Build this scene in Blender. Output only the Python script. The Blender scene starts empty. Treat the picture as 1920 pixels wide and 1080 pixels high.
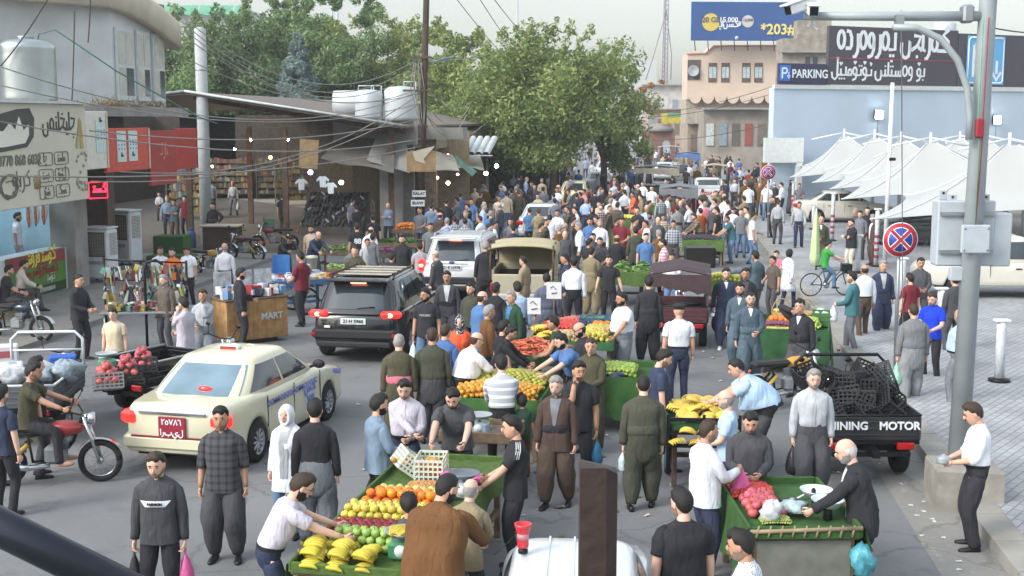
import bpy,math,random
import numpy as np
from mathutils import Vector,Matrix
sc=bpy.context.scene
COL=sc.collection
R=math.radians
rnd=random.Random(11)
nr=np.random.RandomState(5)
# ---------------- camera, sky, sun, exposure ----------------
F,HZ,CH=2350.0,222.0,5.0
PITCH=math.atan((540-HZ)/F)
cd=bpy.data.cameras.new('camera')
cam=bpy.data.objects.new('camera',cd)
COL.objects.link(cam)
cam.location=(0,0,CH)
cam.rotation_euler=(math.pi/2-PITCH,0,0)
cd.sensor_width=36
cd.lens=36*F/1920
cd.clip_start=0.1
cd.clip_end=6000
sc.camera=cam
SUN_EL,SUN_AZ=R(35),R(-125)
w=bpy.data.worlds.new('World')
sc.world=w
w.use_nodes=True
nt=w.node_tree
bg=nt.nodes['Background']
sky=nt.nodes.new('ShaderNodeTexSky')
sky.sky_type='NISHITA'
sky.sun_disc=False
sky.sun_elevation=SUN_EL
sky.sun_rotation=SUN_AZ
sky.air_density=1.3
sky.dust_density=2.0
hs=nt.nodes.new('ShaderNodeHueSaturation')
hs.inputs['Saturation'].default_value=0.36
nt.links.new(sky.outputs[0],hs.inputs['Color'])
tn=nt.nodes.new('ShaderNodeVectorMath');tn.operation='MULTIPLY';tn.inputs[1].default_value=(1.02,1.04,1.025)
# overcast luminance: the zenith is brighter than the horizon
tcw=nt.nodes.new('ShaderNodeTexCoord');spw=nt.nodes.new('ShaderNodeSeparateXYZ');mrw=nt.nodes.new('ShaderNodeMapRange');mlw=nt.nodes.new('ShaderNodeVectorMath');mlw.operation='SCALE'
mrw.inputs[1].default_value=0.0;mrw.inputs[2].default_value=0.8;mrw.inputs[3].default_value=0.54;mrw.inputs[4].default_value=1.5
nt.links.new(tcw.outputs['Generated'],spw.inputs[0]);nt.links.new(spw.outputs[2],mrw.inputs[0])
nt.links.new(hs.outputs[0],mlw.inputs[0]);nt.links.new(mrw.outputs[0],mlw.inputs['Scale'])
nt.links.new(mlw.outputs[0],tn.inputs[0])
nt.links.new(tn.outputs[0],bg.inputs[0])
bg.inputs[1].default_value=0.15
sl=bpy.data.lights.new('sun','SUN')
so=bpy.data.objects.new('sun',sl)
COL.objects.link(so)
sl.energy=1.1
sl.angle=R(18)
sl.color=(1.0,0.96,0.9)
so.rotation_euler=(R(90)-SUN_EL,0,-SUN_AZ+math.pi)
sc.view_settings.view_transform='Standard'
sc.view_settings.look='None'
sc.view_settings.gamma=1
sc.view_settings.exposure=1.03
# ---------------- geometry of the picture ----------------
def ray(px,py):
 x,v=(px-960)/F,(540-py)/F
 c,s=math.cos(PITCH),math.sin(PITCH)
 return Vector((x,c+v*s,-s+v*c))
def G(px,py,z=0.0):
 d=ray(px,py)
 t=(z-CH)/d.z
 return Vector((d.x*t,d.y*t,z))
def AT(px,py,Y):
 d=ray(px,py)
 return d*(Y/d.y)+Vector((0,0,CH))
ST=math.atan(0.12)
def kerb_x(y):return 3.89+0.12*y
def left_x(y):return-16.9+0.12*y
# ---------------- mesh building ----------------
class MB:
 def __init__(s):s.v=[];s.f=[];s.m=[];s.s=[];s.n=0
 def add(s,V,Fs,m=0,smooth=True):
  V=np.asarray(V,float).reshape(-1,3)
  o=s.n
  s.v.append(V);s.n+=len(V)
  for f in Fs:
   s.f.append([i+o for i in f]);s.m.append(m);s.s.append(smooth)
  return s
 def box(s,c,d,rz=0,m=0,rot=None,b=0.0,smooth=False):
  x,y,z=d[0]/2,d[1]/2,d[2]/2
  if b<=0:
   V=[(-x,-y,-z),(x,-y,-z),(x,y,-z),(-x,y,-z),(-x,-y,z),(x,-y,z),(x,y,z),(-x,y,z)]
   Fs=[(0,3,2,1),(4,5,6,7),(0,1,5,4),(1,2,6,5),(2,3,7,6),(3,0,4,7)]
  else:
   b=min(b,x*.9,y*.9,z*.9)
   V=[]
   for zz,e in((-z,b),(-z+b,0),(z-b,0),(z,b)):
    X,Y=x-e,y-e
    q=b if e==0 else b*.6
    V+=[(-X+q,-Y,zz),(X-q,-Y,zz),(X,-Y+q,zz),(X,Y-q,zz),(X-q,Y,zz),(-X+q,Y,zz),(-X,Y-q,zz),(-X,-Y+q,zz)]
   Fs=[tuple(range(7,-1,-1)),tuple(range(24,32))]
   for k in range(3):
    for i in range(8):
     j=(i+1)%8
     Fs.append((k*8+i,k*8+j,k*8+8+j,k*8+8+i))
  V=np.array(V,float)
  if rot is not None:V=V@np.array(rot.to_3x3()).T
  elif rz:
   ca,sa=math.cos(rz),math.sin(rz)
   V=V@np.array([[ca,sa,0],[-sa,ca,0],[0,0,1]])
  return s.add(V+np.array(c,float),Fs,m,smooth)
 def loft(s,rings,m=0,cap=True,smooth=True,closed=True):
  rings=np.asarray(rings,float)
  k,n=rings.shape[:2]
  Fs=[]
  for i in range(k-1):
   for j in range(n if closed else n-1):
    a,b2=i*n+j,i*n+(j+1)%n
    Fs.append((a,b2,b2+n,a+n))
  if cap and closed:
   Fs.append(tuple(range(n-1,-1,-1)))
   Fs.append(tuple((k-1)*n+j for j in range(n)))
  return s.add(rings.reshape(-1,3),Fs,m,smooth)
 def tube(s,pts,r,n=6,m=0,cap=True,flat=1.0,smooth=True,ref=(0,0,1)):
  P=np.asarray(pts,float)
  k=len(P)
  rr=np.full(k,r,float)if np.isscalar(r)else np.asarray(r,float)
  T=np.gradient(P,axis=0)
  T/=np.linalg.norm(T,axis=1)[:,None]+1e-9
  ref=np.array(ref,float)
  if abs(T[:,2]).max()>.92 and ref[2]==1:ref=np.array((0.3,1.0,0.05))
  U=np.cross(T,ref);U/=np.linalg.norm(U,axis=1)[:,None]+1e-9
  W=np.cross(U,T)
  a=np.arange(n)*2*math.pi/n
  rings=P[:,None,:]+rr[:,None,None]*(np.cos(a)[None,:,None]*U[:,None,:]+flat*np.sin(a)[None,:,None]*W[:,None,:])
  return s.loft(rings,m,cap,smooth)
 def cyl(s,p0,p1,r0,r1=None,n=10,m=0,smooth=True):
  r1=r0 if r1 is None else r1
  return s.tube([p0,p1],[r0,r1],n,m,True,smooth=smooth)
 def lathe(s,prof,c=(0,0,0),n=16,m=0,axis='z',smooth=True,cap=True):
  a=np.arange(n)*2*math.pi/n
  rings=[]
  for r,z in prof:
   x,y=r*np.cos(a),r*np.sin(a)
   zz=np.full(n,z)
   rings.append(np.stack([x,y,zz],1)if axis=='z' else np.stack([zz,x,y],1)if axis=='x' else np.stack([y,zz,x],1))
  return s.loft(np.array(rings)+np.array(c,float),m,cap,smooth)
 def ball(s,c,r,nu=10,nv=7,m=0,rot=None):
  if np.isscalar(r):r=(r,r,r)
  a=np.arange(nu)*2*math.pi/nu
  rings=[]
  for i in range(nv):
   t=-math.pi/2+math.pi*(i+.12)/(nv-1+.24)
   rings.append(np.stack([np.cos(a)*math.cos(t)*r[0],np.sin(a)*math.cos(t)*r[1],np.full(nu,math.sin(t)*r[2])],1))
  V=np.array(rings)
  if rot is not None:V=V@np.array(rot.to_3x3()).T
  return s.loft(V+np.array(c,float),m)
 def poly(s,pts,m=0):
  return s.add(pts,[tuple(range(len(pts)))],m,False)
 def grid(s,P,m=0,smooth=True):
  P=np.asarray(P,float)
  k,n=P.shape[:2]
  Fs=[(i*n+j,i*n+j+1,(i+1)*n+j+1,(i+1)*n+j)for i in range(k-1)for j in range(n-1)]
  return s.add(P.reshape(-1,3),Fs,m,smooth)
 def prism(s,pts,th,m=0):
  """outline in the XZ plane, thickness th along Y (from 0 to th)"""
  n=len(pts)
  V=[(x,0,z)for x,z in pts]+[(x,th,z)for x,z in pts]
  Fs=[tuple(range(n)),tuple(range(2*n-1,n-1,-1))]+[(i,i+n,(i+1)%n+n,(i+1)%n)for i in range(n)]
  return s.add(V,Fs,m,False)
 def mesh(s,name,mats):
  me=bpy.data.meshes.new(name)
  V=np.concatenate(s.v)if s.v else np.zeros((0,3))
  me.from_pydata(V.tolist(),[],s.f)
  for x in(mats if isinstance(mats,(list,tuple))else[mats]):me.materials.append(x)
  me.polygons.foreach_set('material_index',s.m)
  me.polygons.foreach_set('use_smooth',s.s)
  me.update()
  return me
 def build(s,name,mats,parent=None,loc=None,rz=None):
  return place(name,s.mesh(name,mats),parent,loc,rz)
def place(name,me,parent=None,loc=None,rz=None,rot=None,scale=None):
 o=bpy.data.objects.new(name,me)
 COL.objects.link(o)
 if parent is not None:o.parent=parent
 if loc is not None:o.location=loc
 if rz is not None:o.rotation_euler=(0,0,rz)
 if rot is not None:o.rotation_euler=rot
 if scale is not None:o.scale=(scale,)*3 if np.isscalar(scale)else scale
 return o
def tag(o,label,cat,group=None):
 o['label']=label;o['category']=cat
 if group:o['group']=group
 return o
def thing(name,label,cat,loc=(0,0,0),rz=0,group=None):
 o=bpy.data.objects.new(name,None)
 COL.objects.link(o)
 o.location=loc;o.rotation_euler=(0,0,rz)
 return tag(o,label,cat,group)
def kind(o,k):o['kind']=k;return o
def dup(o,loc,rz=None,label=None,group=None,parent=None):
 c=o.copy();COL.objects.link(c)
 if parent is None:
  c.location=loc
  if rz is not None:c.rotation_euler=(0,0,rz)
  if label:c['label']=label
  if group:c['group']=group
 else:c.parent=parent
 for ch in list(o.children):dup(ch,None,parent=c)
 return c
 # ---------------- materials ----------------
_mats={}
def lin(h):
 if not isinstance(h,str):return tuple(h)[:3]
 h=h.lstrip('#')
 return tuple((lambda c:c/12.92 if c<=.04045 else((c+.055)/1.055)**2.4)(int(h[i:i+2],16)/255)for i in(0,2,4))
def M(name,col,rough=.75,metal=0.0,var=.12,scale=5.0,bump=0.0,bscale=30.0,emit=0.0,coat=0.0,spec=.4,alpha=1.0,trans=0.0,detail=4,bd=.02,bst=None,orand=0.0):
 if name in _mats:return _mats[name]
 m=bpy.data.materials.new(name);_mats[name]=m
 m.use_nodes=True
 t=m.node_tree;b=t.nodes['Principled BSDF']
 c=lin(col)
 b.inputs['Base Color'].default_value=(*c,1)
 b.inputs['Roughness'].default_value=rough
 b.inputs['Metallic'].default_value=metal
 b.inputs['Specular IOR Level'].default_value=spec
 b.inputs['Coat Weight'].default_value=coat
 b.inputs['Alpha'].default_value=alpha
 b.inputs['Transmission Weight'].default_value=trans
 if emit:
  b.inputs['Emission Color'].default_value=(*c,1)
  b.inputs['Emission Strength'].default_value=emit
 if var or bump:
  tc=t.nodes.new('ShaderNodeTexCoord')
  if var:
   n=t.nodes.new('ShaderNodeTexNoise')
   n.inputs['Scale'].default_value=scale;n.inputs['Detail'].default_value=detail
   t.links.new(tc.outputs['Object'],n.inputs['Vector'])
   r=t.nodes.new('ShaderNodeMapRange')
   r.inputs[1].default_value=.3;r.inputs[2].default_value=.7
   r.inputs[3].default_value=1-var;r.inputs[4].default_value=1+var
   t.links.new(n.outputs[0],r.inputs[0])
   x=t.nodes.new('ShaderNodeVectorMath');x.operation='SCALE'
   x.inputs[0].default_value=c
   t.links.new(r.outputs[0],x.inputs['Scale'])
   t.links.new(x.outputs[0],b.inputs['Base Color'])
   if orand:
    oi=t.nodes.new('ShaderNodeObjectInfo');h_=t.nodes.new('ShaderNodeHueSaturation');a_=t.nodes.new('ShaderNodeMapRange');c_=t.nodes.new('ShaderNodeMapRange')
    a_.inputs[3].default_value=1-orand;a_.inputs[4].default_value=1+orand;c_.inputs[3].default_value=.5-orand*.08;c_.inputs[4].default_value=.5+orand*.08
    w_=t.nodes.new('ShaderNodeTexWhiteNoise');w_.noise_dimensions='1D'
    t.links.new(oi.outputs['Random'],a_.inputs[0]);t.links.new(oi.outputs['Random'],w_.inputs['W']);t.links.new(w_.outputs['Value'],c_.inputs[0])
    t.links.new(a_.outputs[0],h_.inputs['Value']);t.links.new(c_.outputs[0],h_.inputs['Hue']);t.links.new(x.outputs[0],h_.inputs['Color']);t.links.new(h_.outputs[0],b.inputs['Base Color'])
  if bump:
   n2=t.nodes.new('ShaderNodeTexNoise');n2.inputs['Scale'].default_value=bscale
   if bst:
    mp_=t.nodes.new('ShaderNodeMapping');mp_.inputs['Scale'].default_value=bst;t.links.new(tc.outputs['Object'],mp_.inputs[0]);t.links.new(mp_.outputs[0],n2.inputs['Vector']);n2.inputs['Distortion'].default_value=.7
   else:t.links.new(tc.outputs['Object'],n2.inputs['Vector'])
   bp=t.nodes.new('ShaderNodeBump');bp.inputs['Strength'].default_value=bump;bp.inputs['Distance'].default_value=bd
   t.links.new(n2.outputs[0],bp.inputs['Height'])
   t.links.new(bp.outputs[0],b.inputs['Normal'])
 return m
def node(t,kind_,**kw):
 n=t.nodes.new(kind_)
 for k,v in kw.items():
  if k in n.inputs.keys():n.inputs[k].default_value=v
  else:setattr(n,k,v)
 return n
def mix_mat(name,c1,c2,fac_fn,rough=.85,bump_fn=None):
 """two colours mixed by a procedural factor built by fac_fn(tree, texcoord)"""
 if name in _mats:return _mats[name]
 m=bpy.data.materials.new(name);_mats[name]=m
 m.use_nodes=True
 t=m.node_tree;b=t.nodes['Principled BSDF']
 b.inputs['Roughness'].default_value=rough
 b.inputs['Specular IOR Level'].default_value=.3
 tc=t.nodes.new('ShaderNodeTexCoord')
 f=fac_fn(t,tc)
 mx=t.nodes.new('ShaderNodeMix');mx.data_type='RGBA'
 mx.inputs['A'].default_value=(*lin(c1),1);mx.inputs['B'].default_value=(*lin(c2),1)
 t.links.new(f,mx.inputs['Factor'])
 t.links.new(mx.outputs['Result'],b.inputs['Base Color'])
 return m
 # ---------------- lettering ----------------
def text_mesh(s,size,bold=0.0,depth=.006):
 cu=bpy.data.curves.new('lettering','FONT')
 cu.body=s;cu.size=size;cu.extrude=depth;cu.offset=bold;cu.resolution_u=3
 cu.align_x='CENTER';cu.align_y='CENTER'
 o=bpy.data.objects.new('lettering',cu);COL.objects.link(o)
 dg=bpy.context.evaluated_depsgraph_get()
 me=bpy.data.meshes.new_from_object(o.evaluated_get(dg))
 bpy.data.objects.remove(o)
 return me
def text(s,size,mat,parent,loc,rot=(math.pi/2,0,0),bold=0.0,name='lettering',sx=1.0):
 me=text_mesh(s,size,bold)
 me.materials.clear();me.materials.append(mat)
 return place(name,me,parent,loc,rot=rot,scale=(sx,1,1))
def strokes(paths,wd,mat,parent,loc,rot=(math.pi/2,0,0),name='lettering',depth=.012):
 """pen strokes in a plane: each path a list of (x, y), a dot when it has one point"""
 mb=MB()
 for p in paths:
  if len(p)==1:
   x,y=p[0];q=wd*.62
   mb.box((x,y,0),(q*1.3,q*1.3,depth));continue
  P=np.array(p,float)
  T=np.gradient(P,axis=0);T/=np.linalg.norm(T,axis=1)[:,None]+1e-9
  N=np.stack([-T[:,1],T[:,0]],1)*wd/2
  n=len(P)
  A,B=P+N,P-N
  rings=np.zeros((n,4,3))
  rings[:,0,:2]=A;rings[:,1,:2]=B;rings[:,2,:2]=B;rings[:,3,:2]=A
  rings[:,0:2,2]=depth/2;rings[:,2:,2]=-depth/2
  mb.loft(rings,0,True,False)
 me=mb.mesh(name,mat)
 return place(name,me,parent,loc,rot=rot)
def arc(cx,cy,rx,ry,a0,a1,n=12):
 return[(cx+rx*math.cos(R(a0+(a1-a0)*i/n)),cy+ry*math.sin(R(a0+(a1-a0)*i/n)))for i in range(n+1)]
_bowl=[(0,.45),(-.03,.0),(.08,-.3),(.35,-.42),(.62,-.3),(.7,0),(.7,.55)]
KG={'ae':(.72,[arc(.36,.5,.27,.46,90,450,16)]),'AE':(.78,[arc(.36,.42,.26,.38,90,450,16),[(.6,.04),(.85,.04)]]),'d':(.62,[[(.08,.98),(.36,.93),(.5,.62),(.5,.2),(.42,.04),(.02,.04)]]),'r':(.5,[[(.42,.85),(.45,.2),(.4,-.15),(.22,-.4),(.02,-.45)]]),'R':(.55,[[(.6,.04),(.45,.1),(.42,-.15),(.24,-.4),(.02,-.45)]]),'w':(.68,[arc(.34,.5,.22,.38,0,360,14),[(.56,.5),(.55,.0),(.4,-.32),(.05,-.42)]]),'o':(.68,[arc(.34,.4,.22,.34,0,360,14),[(.56,.4),(.55,.0),(.4,-.32),(.05,-.42)],[(.2,1.32),(.34,1.08),(.48,1.32)]]),'p':(.68,[[(.5,.98),(.5,.04),(-.06,.04)],[(.1,-.3)],[(.36,-.3)],[(.23,-.58)]]),'b':(.5,[[(.36,.8),(.36,.04),(-.06,.04)],[(.2,-.3)]]),'bm':(.45,[[(.5,.04),(-.06,.04)],[(.22,.04),(.22,.6)],[(.22,-.3)]]),'ee':(.5,[[(.55,.04),(-.06,.04)],[(.25,.04),(.25,.62)],[(.12,-.3)],[(.38,-.3)],[(.1,1.2),(.25,.95),(.4,1.2)]]),'a':(.3,[[(.12,1.3),(.12,.04),(.36,.04)]]),'A':(.26,[[(.12,1.3),(.12,.0)]]),'y':(.95,[_bowl+[(.75,.1),(1.0,.04)]]),'j':(.8,[[(.1,.85),(.7,.8),(.45,.3),(-.06,.04)],[(.7,.04),(.9,.04),(.5,.2)],[(.42,-.32)]]),'g':(.95,[[(.85,1.25),(.35,.92),(.82,.6),(.85,.1),(.7,.04),(-.06,.04)],[(.95,1.55),(.45,1.2)]]),'s':(1.05,[[(1.1,.04),(-.06,.04)],[(.95,.04),(.95,.6)],[(.6,.04),(.6,.52)],[(.25,.04),(.25,.52)]]),'t':(.5,[[(.55,.04),(-.06,.04)],[(.25,.04),(.25,.62)],[(.12,.9)],[(.38,.9)]]),'ti':(.5,[[(.4,.62),(.4,.04),(-.06,.04)],[(.2,.9)],[(.46,.9)]]),'n':(.5,[[(.55,.04),(-.06,.04)],[(.25,.04),(.25,.62)],[(.25,.92)]]),'h':(.6,[[(.5,.6),(.5,.04),(-.06,.04)],[(.35,.95),(.5,1.1),(.3,1.2)]]),'m':(.6,[arc(.34,.3,.2,.26,0,360,12),[(.6,.04),(-.06,.04)]]),'yi':(.5,[[(.55,.04),(-.06,.04)],[(.25,.04),(.25,.62)],[(.12,-.3)],[(.38,-.3)]]),'l':(.85,[[(.02,.3),(.1,-.2),(.4,-.38),(.68,-.15),(.7,1.35)],[(.55,1.6),(.7,1.45),(.85,1.6)]]),'f':(.75,[arc(.45,.6,.2,.24,0,360,12),[(.65,.6),(.62,.04),(-.06,.04)],[(.45,1.12)]]),'sh':(1.05,[[(1.1,.04),(-.06,.04)],[(.95,.04),(.95,.6)],[(.6,.04),(.6,.52)],[(.25,.04),(.25,.52)],[(.5,.85)],[(.75,.85)],[(.62,1.08)]]),'k':(.95,[[(.85,1.25),(.35,.92),(.82,.6),(.85,.1),(.7,.04),(-.06,.04)]]),'x':(.8,[[(.1,.85),(.7,.8),(.45,.3),(-.06,.04)],[(.7,.04),(.9,.04),(.5,.2)],[(.42,1.15)]]),'ch':(.8,[[(.1,.85),(.7,.8),(.45,.3),(-.06,.04)],[(.3,-.3)],[(.55,-.3)],[(.42,-.55)]]),' ':(.4,[]),}
def kurd(word,h):
 """word: letter names right to left; returns (paths centred on x, width)"""
 x=0;out=[]
 for k in word.split('.'):
  wd,ps=KG[k]
  x-=wd
  for p in ps:out.append([(x+a,b)for a,b in p])
 out=[[((a-x/2)*h,b*h)for a,b in p]for p in out]
 return out,-x*h
 # ================= ground =================
def ground_mat(name,c1,c2,c3,rough=.9,s1=.35,s2=9.,wear=.55,crack=True):
 m=bpy.data.materials.new(name);m.use_nodes=True
 t=m.node_tree;b=t.nodes['Principled BSDF'];b.inputs['Roughness'].default_value=rough;b.inputs['Specular IOR Level'].default_value=.3
 tc=node(t,'ShaderNodeTexCoord')
 n1=node(t,'ShaderNodeTexNoise',Scale=s1,Detail=6.0,Roughness=.62);t.links.new(tc.outputs['Object'],n1.inputs['Vector'])
 n2=node(t,'ShaderNodeTexNoise',Scale=s2,Detail=5.0,Roughness=.7);t.links.new(tc.outputs['Object'],n2.inputs['Vector'])
 n3=node(t,'ShaderNodeTexNoise',Scale=160.0,Detail=2.0);t.links.new(tc.outputs['Object'],n3.inputs['Vector'])
 r1=node(t,'ShaderNodeMapRange');r1.inputs[1].default_value=.35;r1.inputs[2].default_value=.68;t.links.new(n1.outputs[0],r1.inputs[0])
 m1=node(t,'ShaderNodeMix',data_type='RGBA');m1.inputs['A'].default_value=(*lin(c1),1);m1.inputs['B'].default_value=(*lin(c2),1);t.links.new(r1.outputs[0],m1.inputs['Factor'])
 r2=node(t,'ShaderNodeMapRange');r2.inputs[1].default_value=.56;r2.inputs[2].default_value=.74;r2.inputs[4].default_value=wear;t.links.new(n2.outputs[0],r2.inputs[0])
 m2=node(t,'ShaderNodeMix',data_type='RGBA');m2.inputs['B'].default_value=(*lin(c3),1);t.links.new(m1.outputs['Result'],m2.inputs['A']);t.links.new(r2.outputs[0],m2.inputs['Factor'])
 r3=node(t,'ShaderNodeMapRange');r3.inputs[1].default_value=.3;r3.inputs[2].default_value=.7;r3.inputs[3].default_value=.78;r3.inputs[4].default_value=1.2;t.links.new(n3.outputs[0],r3.inputs[0])
 x=node(t,'ShaderNodeVectorMath',operation='SCALE');t.links.new(m2.outputs['Result'],x.inputs[0]);t.links.new(r3.outputs[0],x.inputs['Scale'])
 t.links.new(x.outputs[0],b.inputs['Base Color'])
 if crack:
  vo=node(t,'ShaderNodeTexVoronoi',feature='DISTANCE_TO_EDGE',Scale=.33);nz=node(t,'ShaderNodeTexNoise',Scale=1.6,Detail=4.0);t.links.new(tc.outputs['Object'],nz.inputs['Vector'])
  ma=node(t,'ShaderNodeVectorMath',operation='MULTIPLY_ADD');ma.inputs[1].default_value=(.9,.9,0);t.links.new(nz.outputs['Color'],ma.inputs[0]);t.links.new(tc.outputs['Object'],ma.inputs[2]);t.links.new(ma.outputs[0],vo.inputs['Vector'])
  cr_=node(t,'ShaderNodeMapRange');cr_.inputs[1].default_value=.0;cr_.inputs[2].default_value=.012;cr_.inputs[3].default_value=.72;cr_.inputs[4].default_value=1.0;t.links.new(vo.outputs['Distance'],cr_.inputs[0])
  n5=node(t,'ShaderNodeTexNoise',Scale=1.1,Detail=7.0,Roughness=.65);t.links.new(tc.outputs['Object'],n5.inputs['Vector'])
  st=node(t,'ShaderNodeMapRange');st.inputs[1].default_value=.58;st.inputs[2].default_value=.75;st.inputs[3].default_value=1.0;st.inputs[4].default_value=.58;t.links.new(n5.outputs[0],st.inputs[0])
  mu=node(t,'ShaderNodeMath',operation='MULTIPLY');t.links.new(cr_.outputs[0],mu.inputs[0]);t.links.new(st.outputs[0],mu.inputs[1])
  x2=node(t,'ShaderNodeVectorMath',operation='SCALE');t.links.new(x.outputs[0],x2.inputs[0]);t.links.new(mu.outputs[0],x2.inputs['Scale']);t.links.new(x2.outputs[0],b.inputs['Base Color'])
 bp=node(t,'ShaderNodeBump',Strength=.35,Distance=.01);t.links.new(n3.outputs[0],bp.inputs['Height']);t.links.new(bp.outputs[0],b.inputs['Normal'])
 return m
def sheet(name,pts,z,mt):
 mb=MB();mb.poly([(x,y,z)for x,y in pts]);return kind(mb.build(name,mt),'structure')
ASPH=ground_mat('asphalt','#6c6d6f','#7c7c7d','#8f8d8a',wear=.35)
DIRTC=ground_mat('dusty_concrete','#7b7976','#8d8a85','#5f5c59',wear=.6)
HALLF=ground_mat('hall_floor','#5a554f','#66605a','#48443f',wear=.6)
LAND=ground_mat('land','#8a8478','#9a9488','#77756a',s1=.05,s2=.5)
E_=1600
sheet('ground',[(-2500,-300),(2500,-300),(2500,4500),(-2500,4500)],-.02,LAND)
sheet('road',[(left_x(-60)-2,-60),(kerb_x(-60),-60),(kerb_x(420),420),(left_x(420)-2,420)],0,ASPH)
sheet('parking_road',[(kerb_x(40)+7,30),(70,30),(70,90),(kerb_x(90)+7,90)],.147,DIRTC)
# interlocking pavers
def paver():
 m=bpy.data.materials.new('interlocking_pavers');m.use_nodes=True
 t=m.node_tree;b=t.nodes['Principled BSDF'];b.inputs['Roughness'].default_value=.88;b.inputs['Specular IOR Level'].default_value=.3
 tc=node(t,'ShaderNodeTexCoord');mp=node(t,'ShaderNodeMapping');t.links.new(tc.outputs['Object'],mp.inputs[0]);mp.inputs['Rotation'].default_value=(0,0,-R(52))
 br=node(t,'ShaderNodeTexBrick',Scale=1.0);t.links.new(mp.outputs[0],br.inputs['Vector'])
 for k,v in(('Brick Width',.26),('Row Height',.13),('Mortar Size',.009),('Mortar Smooth',.3),('Bias',-.1)):br.inputs[k].default_value=v
 br.inputs['Color1'].default_value=(*lin('#9b9da0'),1);br.inputs['Color2'].default_value=(*lin('#8e9093'),1);br.inputs['Mortar'].default_value=(*lin('#74767a'),1)
 n1=node(t,'ShaderNodeTexNoise',Scale=.7,Detail=6.0);t.links.new(tc.outputs['Object'],n1.inputs['Vector'])
 r1=node(t,'ShaderNodeMapRange');r1.inputs[1].default_value=.3;r1.inputs[2].default_value=.7;r1.inputs[3].default_value=.8;r1.inputs[4].default_value=1.15;t.links.new(n1.outputs[0],r1.inputs[0])
 x=node(t,'ShaderNodeVectorMath',operation='SCALE');t.links.new(br.outputs['Color'],x.inputs[0]);t.links.new(r1.outputs[0],x.inputs['Scale']);t.links.new(x.outputs[0],b.inputs['Base Color'])
 bp=node(t,'ShaderNodeBump',Strength=.6,Distance=.01,invert=True);t.links.new(br.outputs['Fac'],bp.inputs['Height']);t.links.new(bp.outputs[0],b.inputs['Normal'])
 return m
PAVER=paver()
KZ=.14
mb=MB()
ys=[-20,400]
mb.add([(kerb_x(y)+dx,y,z)for y in ys for dx,z in((.42,KZ),(60,KZ))],[(0,1,3,2)])
kind(mb.build('pavement',PAVER),'structure')
KERB=M('kerb_concrete','#8f8c86',.9,var=.2,scale=1.5,bump=.3)
mb=MB()
y=-6.0
while y<150:
 L=1.0 if y<45 else 4.0
 a,c=y+.008,y+L-.008
 mb.add([(kerb_x(a),a,0),(kerb_x(c),c,0),(kerb_x(c)+.02,c,KZ+.008),(kerb_x(a)+.02,a,KZ+.008),(kerb_x(a)+.41,a,KZ+.008),(kerb_x(c)+.41,c,KZ+.008),(kerb_x(a)+.41,a,-.01),(kerb_x(c)+.41,c,-.01)],[(0,1,2,3),(3,2,5,4),(4,5,7,6),(0,3,4,6),(1,7,5,2)],0,False)
 y+=L
kind(mb.build('kerb',KERB),'structure')
GUT=ground_mat('gutter_concrete','#7b7a77','#8b8883','#a3a098',s2=5.,wear=.7)
sheet('gutter',[(kerb_x(-6)-.75,-6),(kerb_x(-6),-6),(kerb_x(150),150),(kerb_x(150)-.75,150)],.004,GUT)
# pavement on the shop side
mb=MB()
for y0,y1 in((-10,45.5),):
 mb.add([(left_x(y0)-14,y0,.12),(left_x(y0)+3.1,y0,.12),(left_x(y1)+3.1,y1,.12),(left_x(y1)-14,y1,.12),(left_x(y0)+3.1,y0,0),(left_x(y1)+3.1,y1,0)],[(0,1,2,3),(1,4,5,2)],0,False)
kind(mb.build('shop_pavement',DIRTC),'structure')
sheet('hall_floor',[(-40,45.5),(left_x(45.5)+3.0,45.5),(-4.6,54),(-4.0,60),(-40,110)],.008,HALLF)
# litter along the gutter: scraps of paper
PAP=M('paper_scrap','#c9c9c4',.8)
sc_mesh=[]
for k in range(3):
 mb=MB();q=nr.rand(6,6)*.02
 mb.grid([[(i*.022+nr.randn()*.005,j*.014+nr.randn()*.004,.004+abs(nr.randn())*.005)for i in range(4)]for j in range(4)])
 sc_mesh.append(mb.mesh('paper_scrap',PAP))
first=True
for k in range(26):
 yy=12.5+nr.rand()*9
 p=(kerb_x(yy)-.15-abs(nr.randn())*.38,yy,.004)
 o=place('paper_scrap',sc_mesh[k%3],None,p,nr.rand()*6)
 tag(o,'small pale scrap of paper littering the gutter by the kerb','litter','paper scraps in the gutter')
for px,py in((880,895),(1050,950),(1115,968),(1110,805),(1160,780),(1135,815),(985,965),(930,985)):
 o=place('paper_scrap',sc_mesh[rnd.randrange(3)],None,G(px,py,.004),nr.rand()*6)
 tag(o,'small pale scrap lying on the asphalt between the carts','litter','scraps on the asphalt')
 # hills far behind
HILL=M('hill','#b9bfc2',.95,var=.06,scale=.004)
mb=MB()
rows=[]
xs=np.linspace(-1500,2200,120)
hgt=26+14*np.sin(xs*.0031+1.2)+10*np.sin(xs*.0083)+5*np.sin(xs*.021+2)
for k,(yy,f)in enumerate(((2200,0),(2500,.55),(2900,.95),(3200,1.0),(3600,0.0))):
 rows.append(np.stack([xs,np.full(120,yy)+60*np.sin(xs*.01),np.maximum(-5,hgt*f*1.5-2)],1))
mb.grid(rows);kind(mb.build('hills',HILL),'structure')
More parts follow.
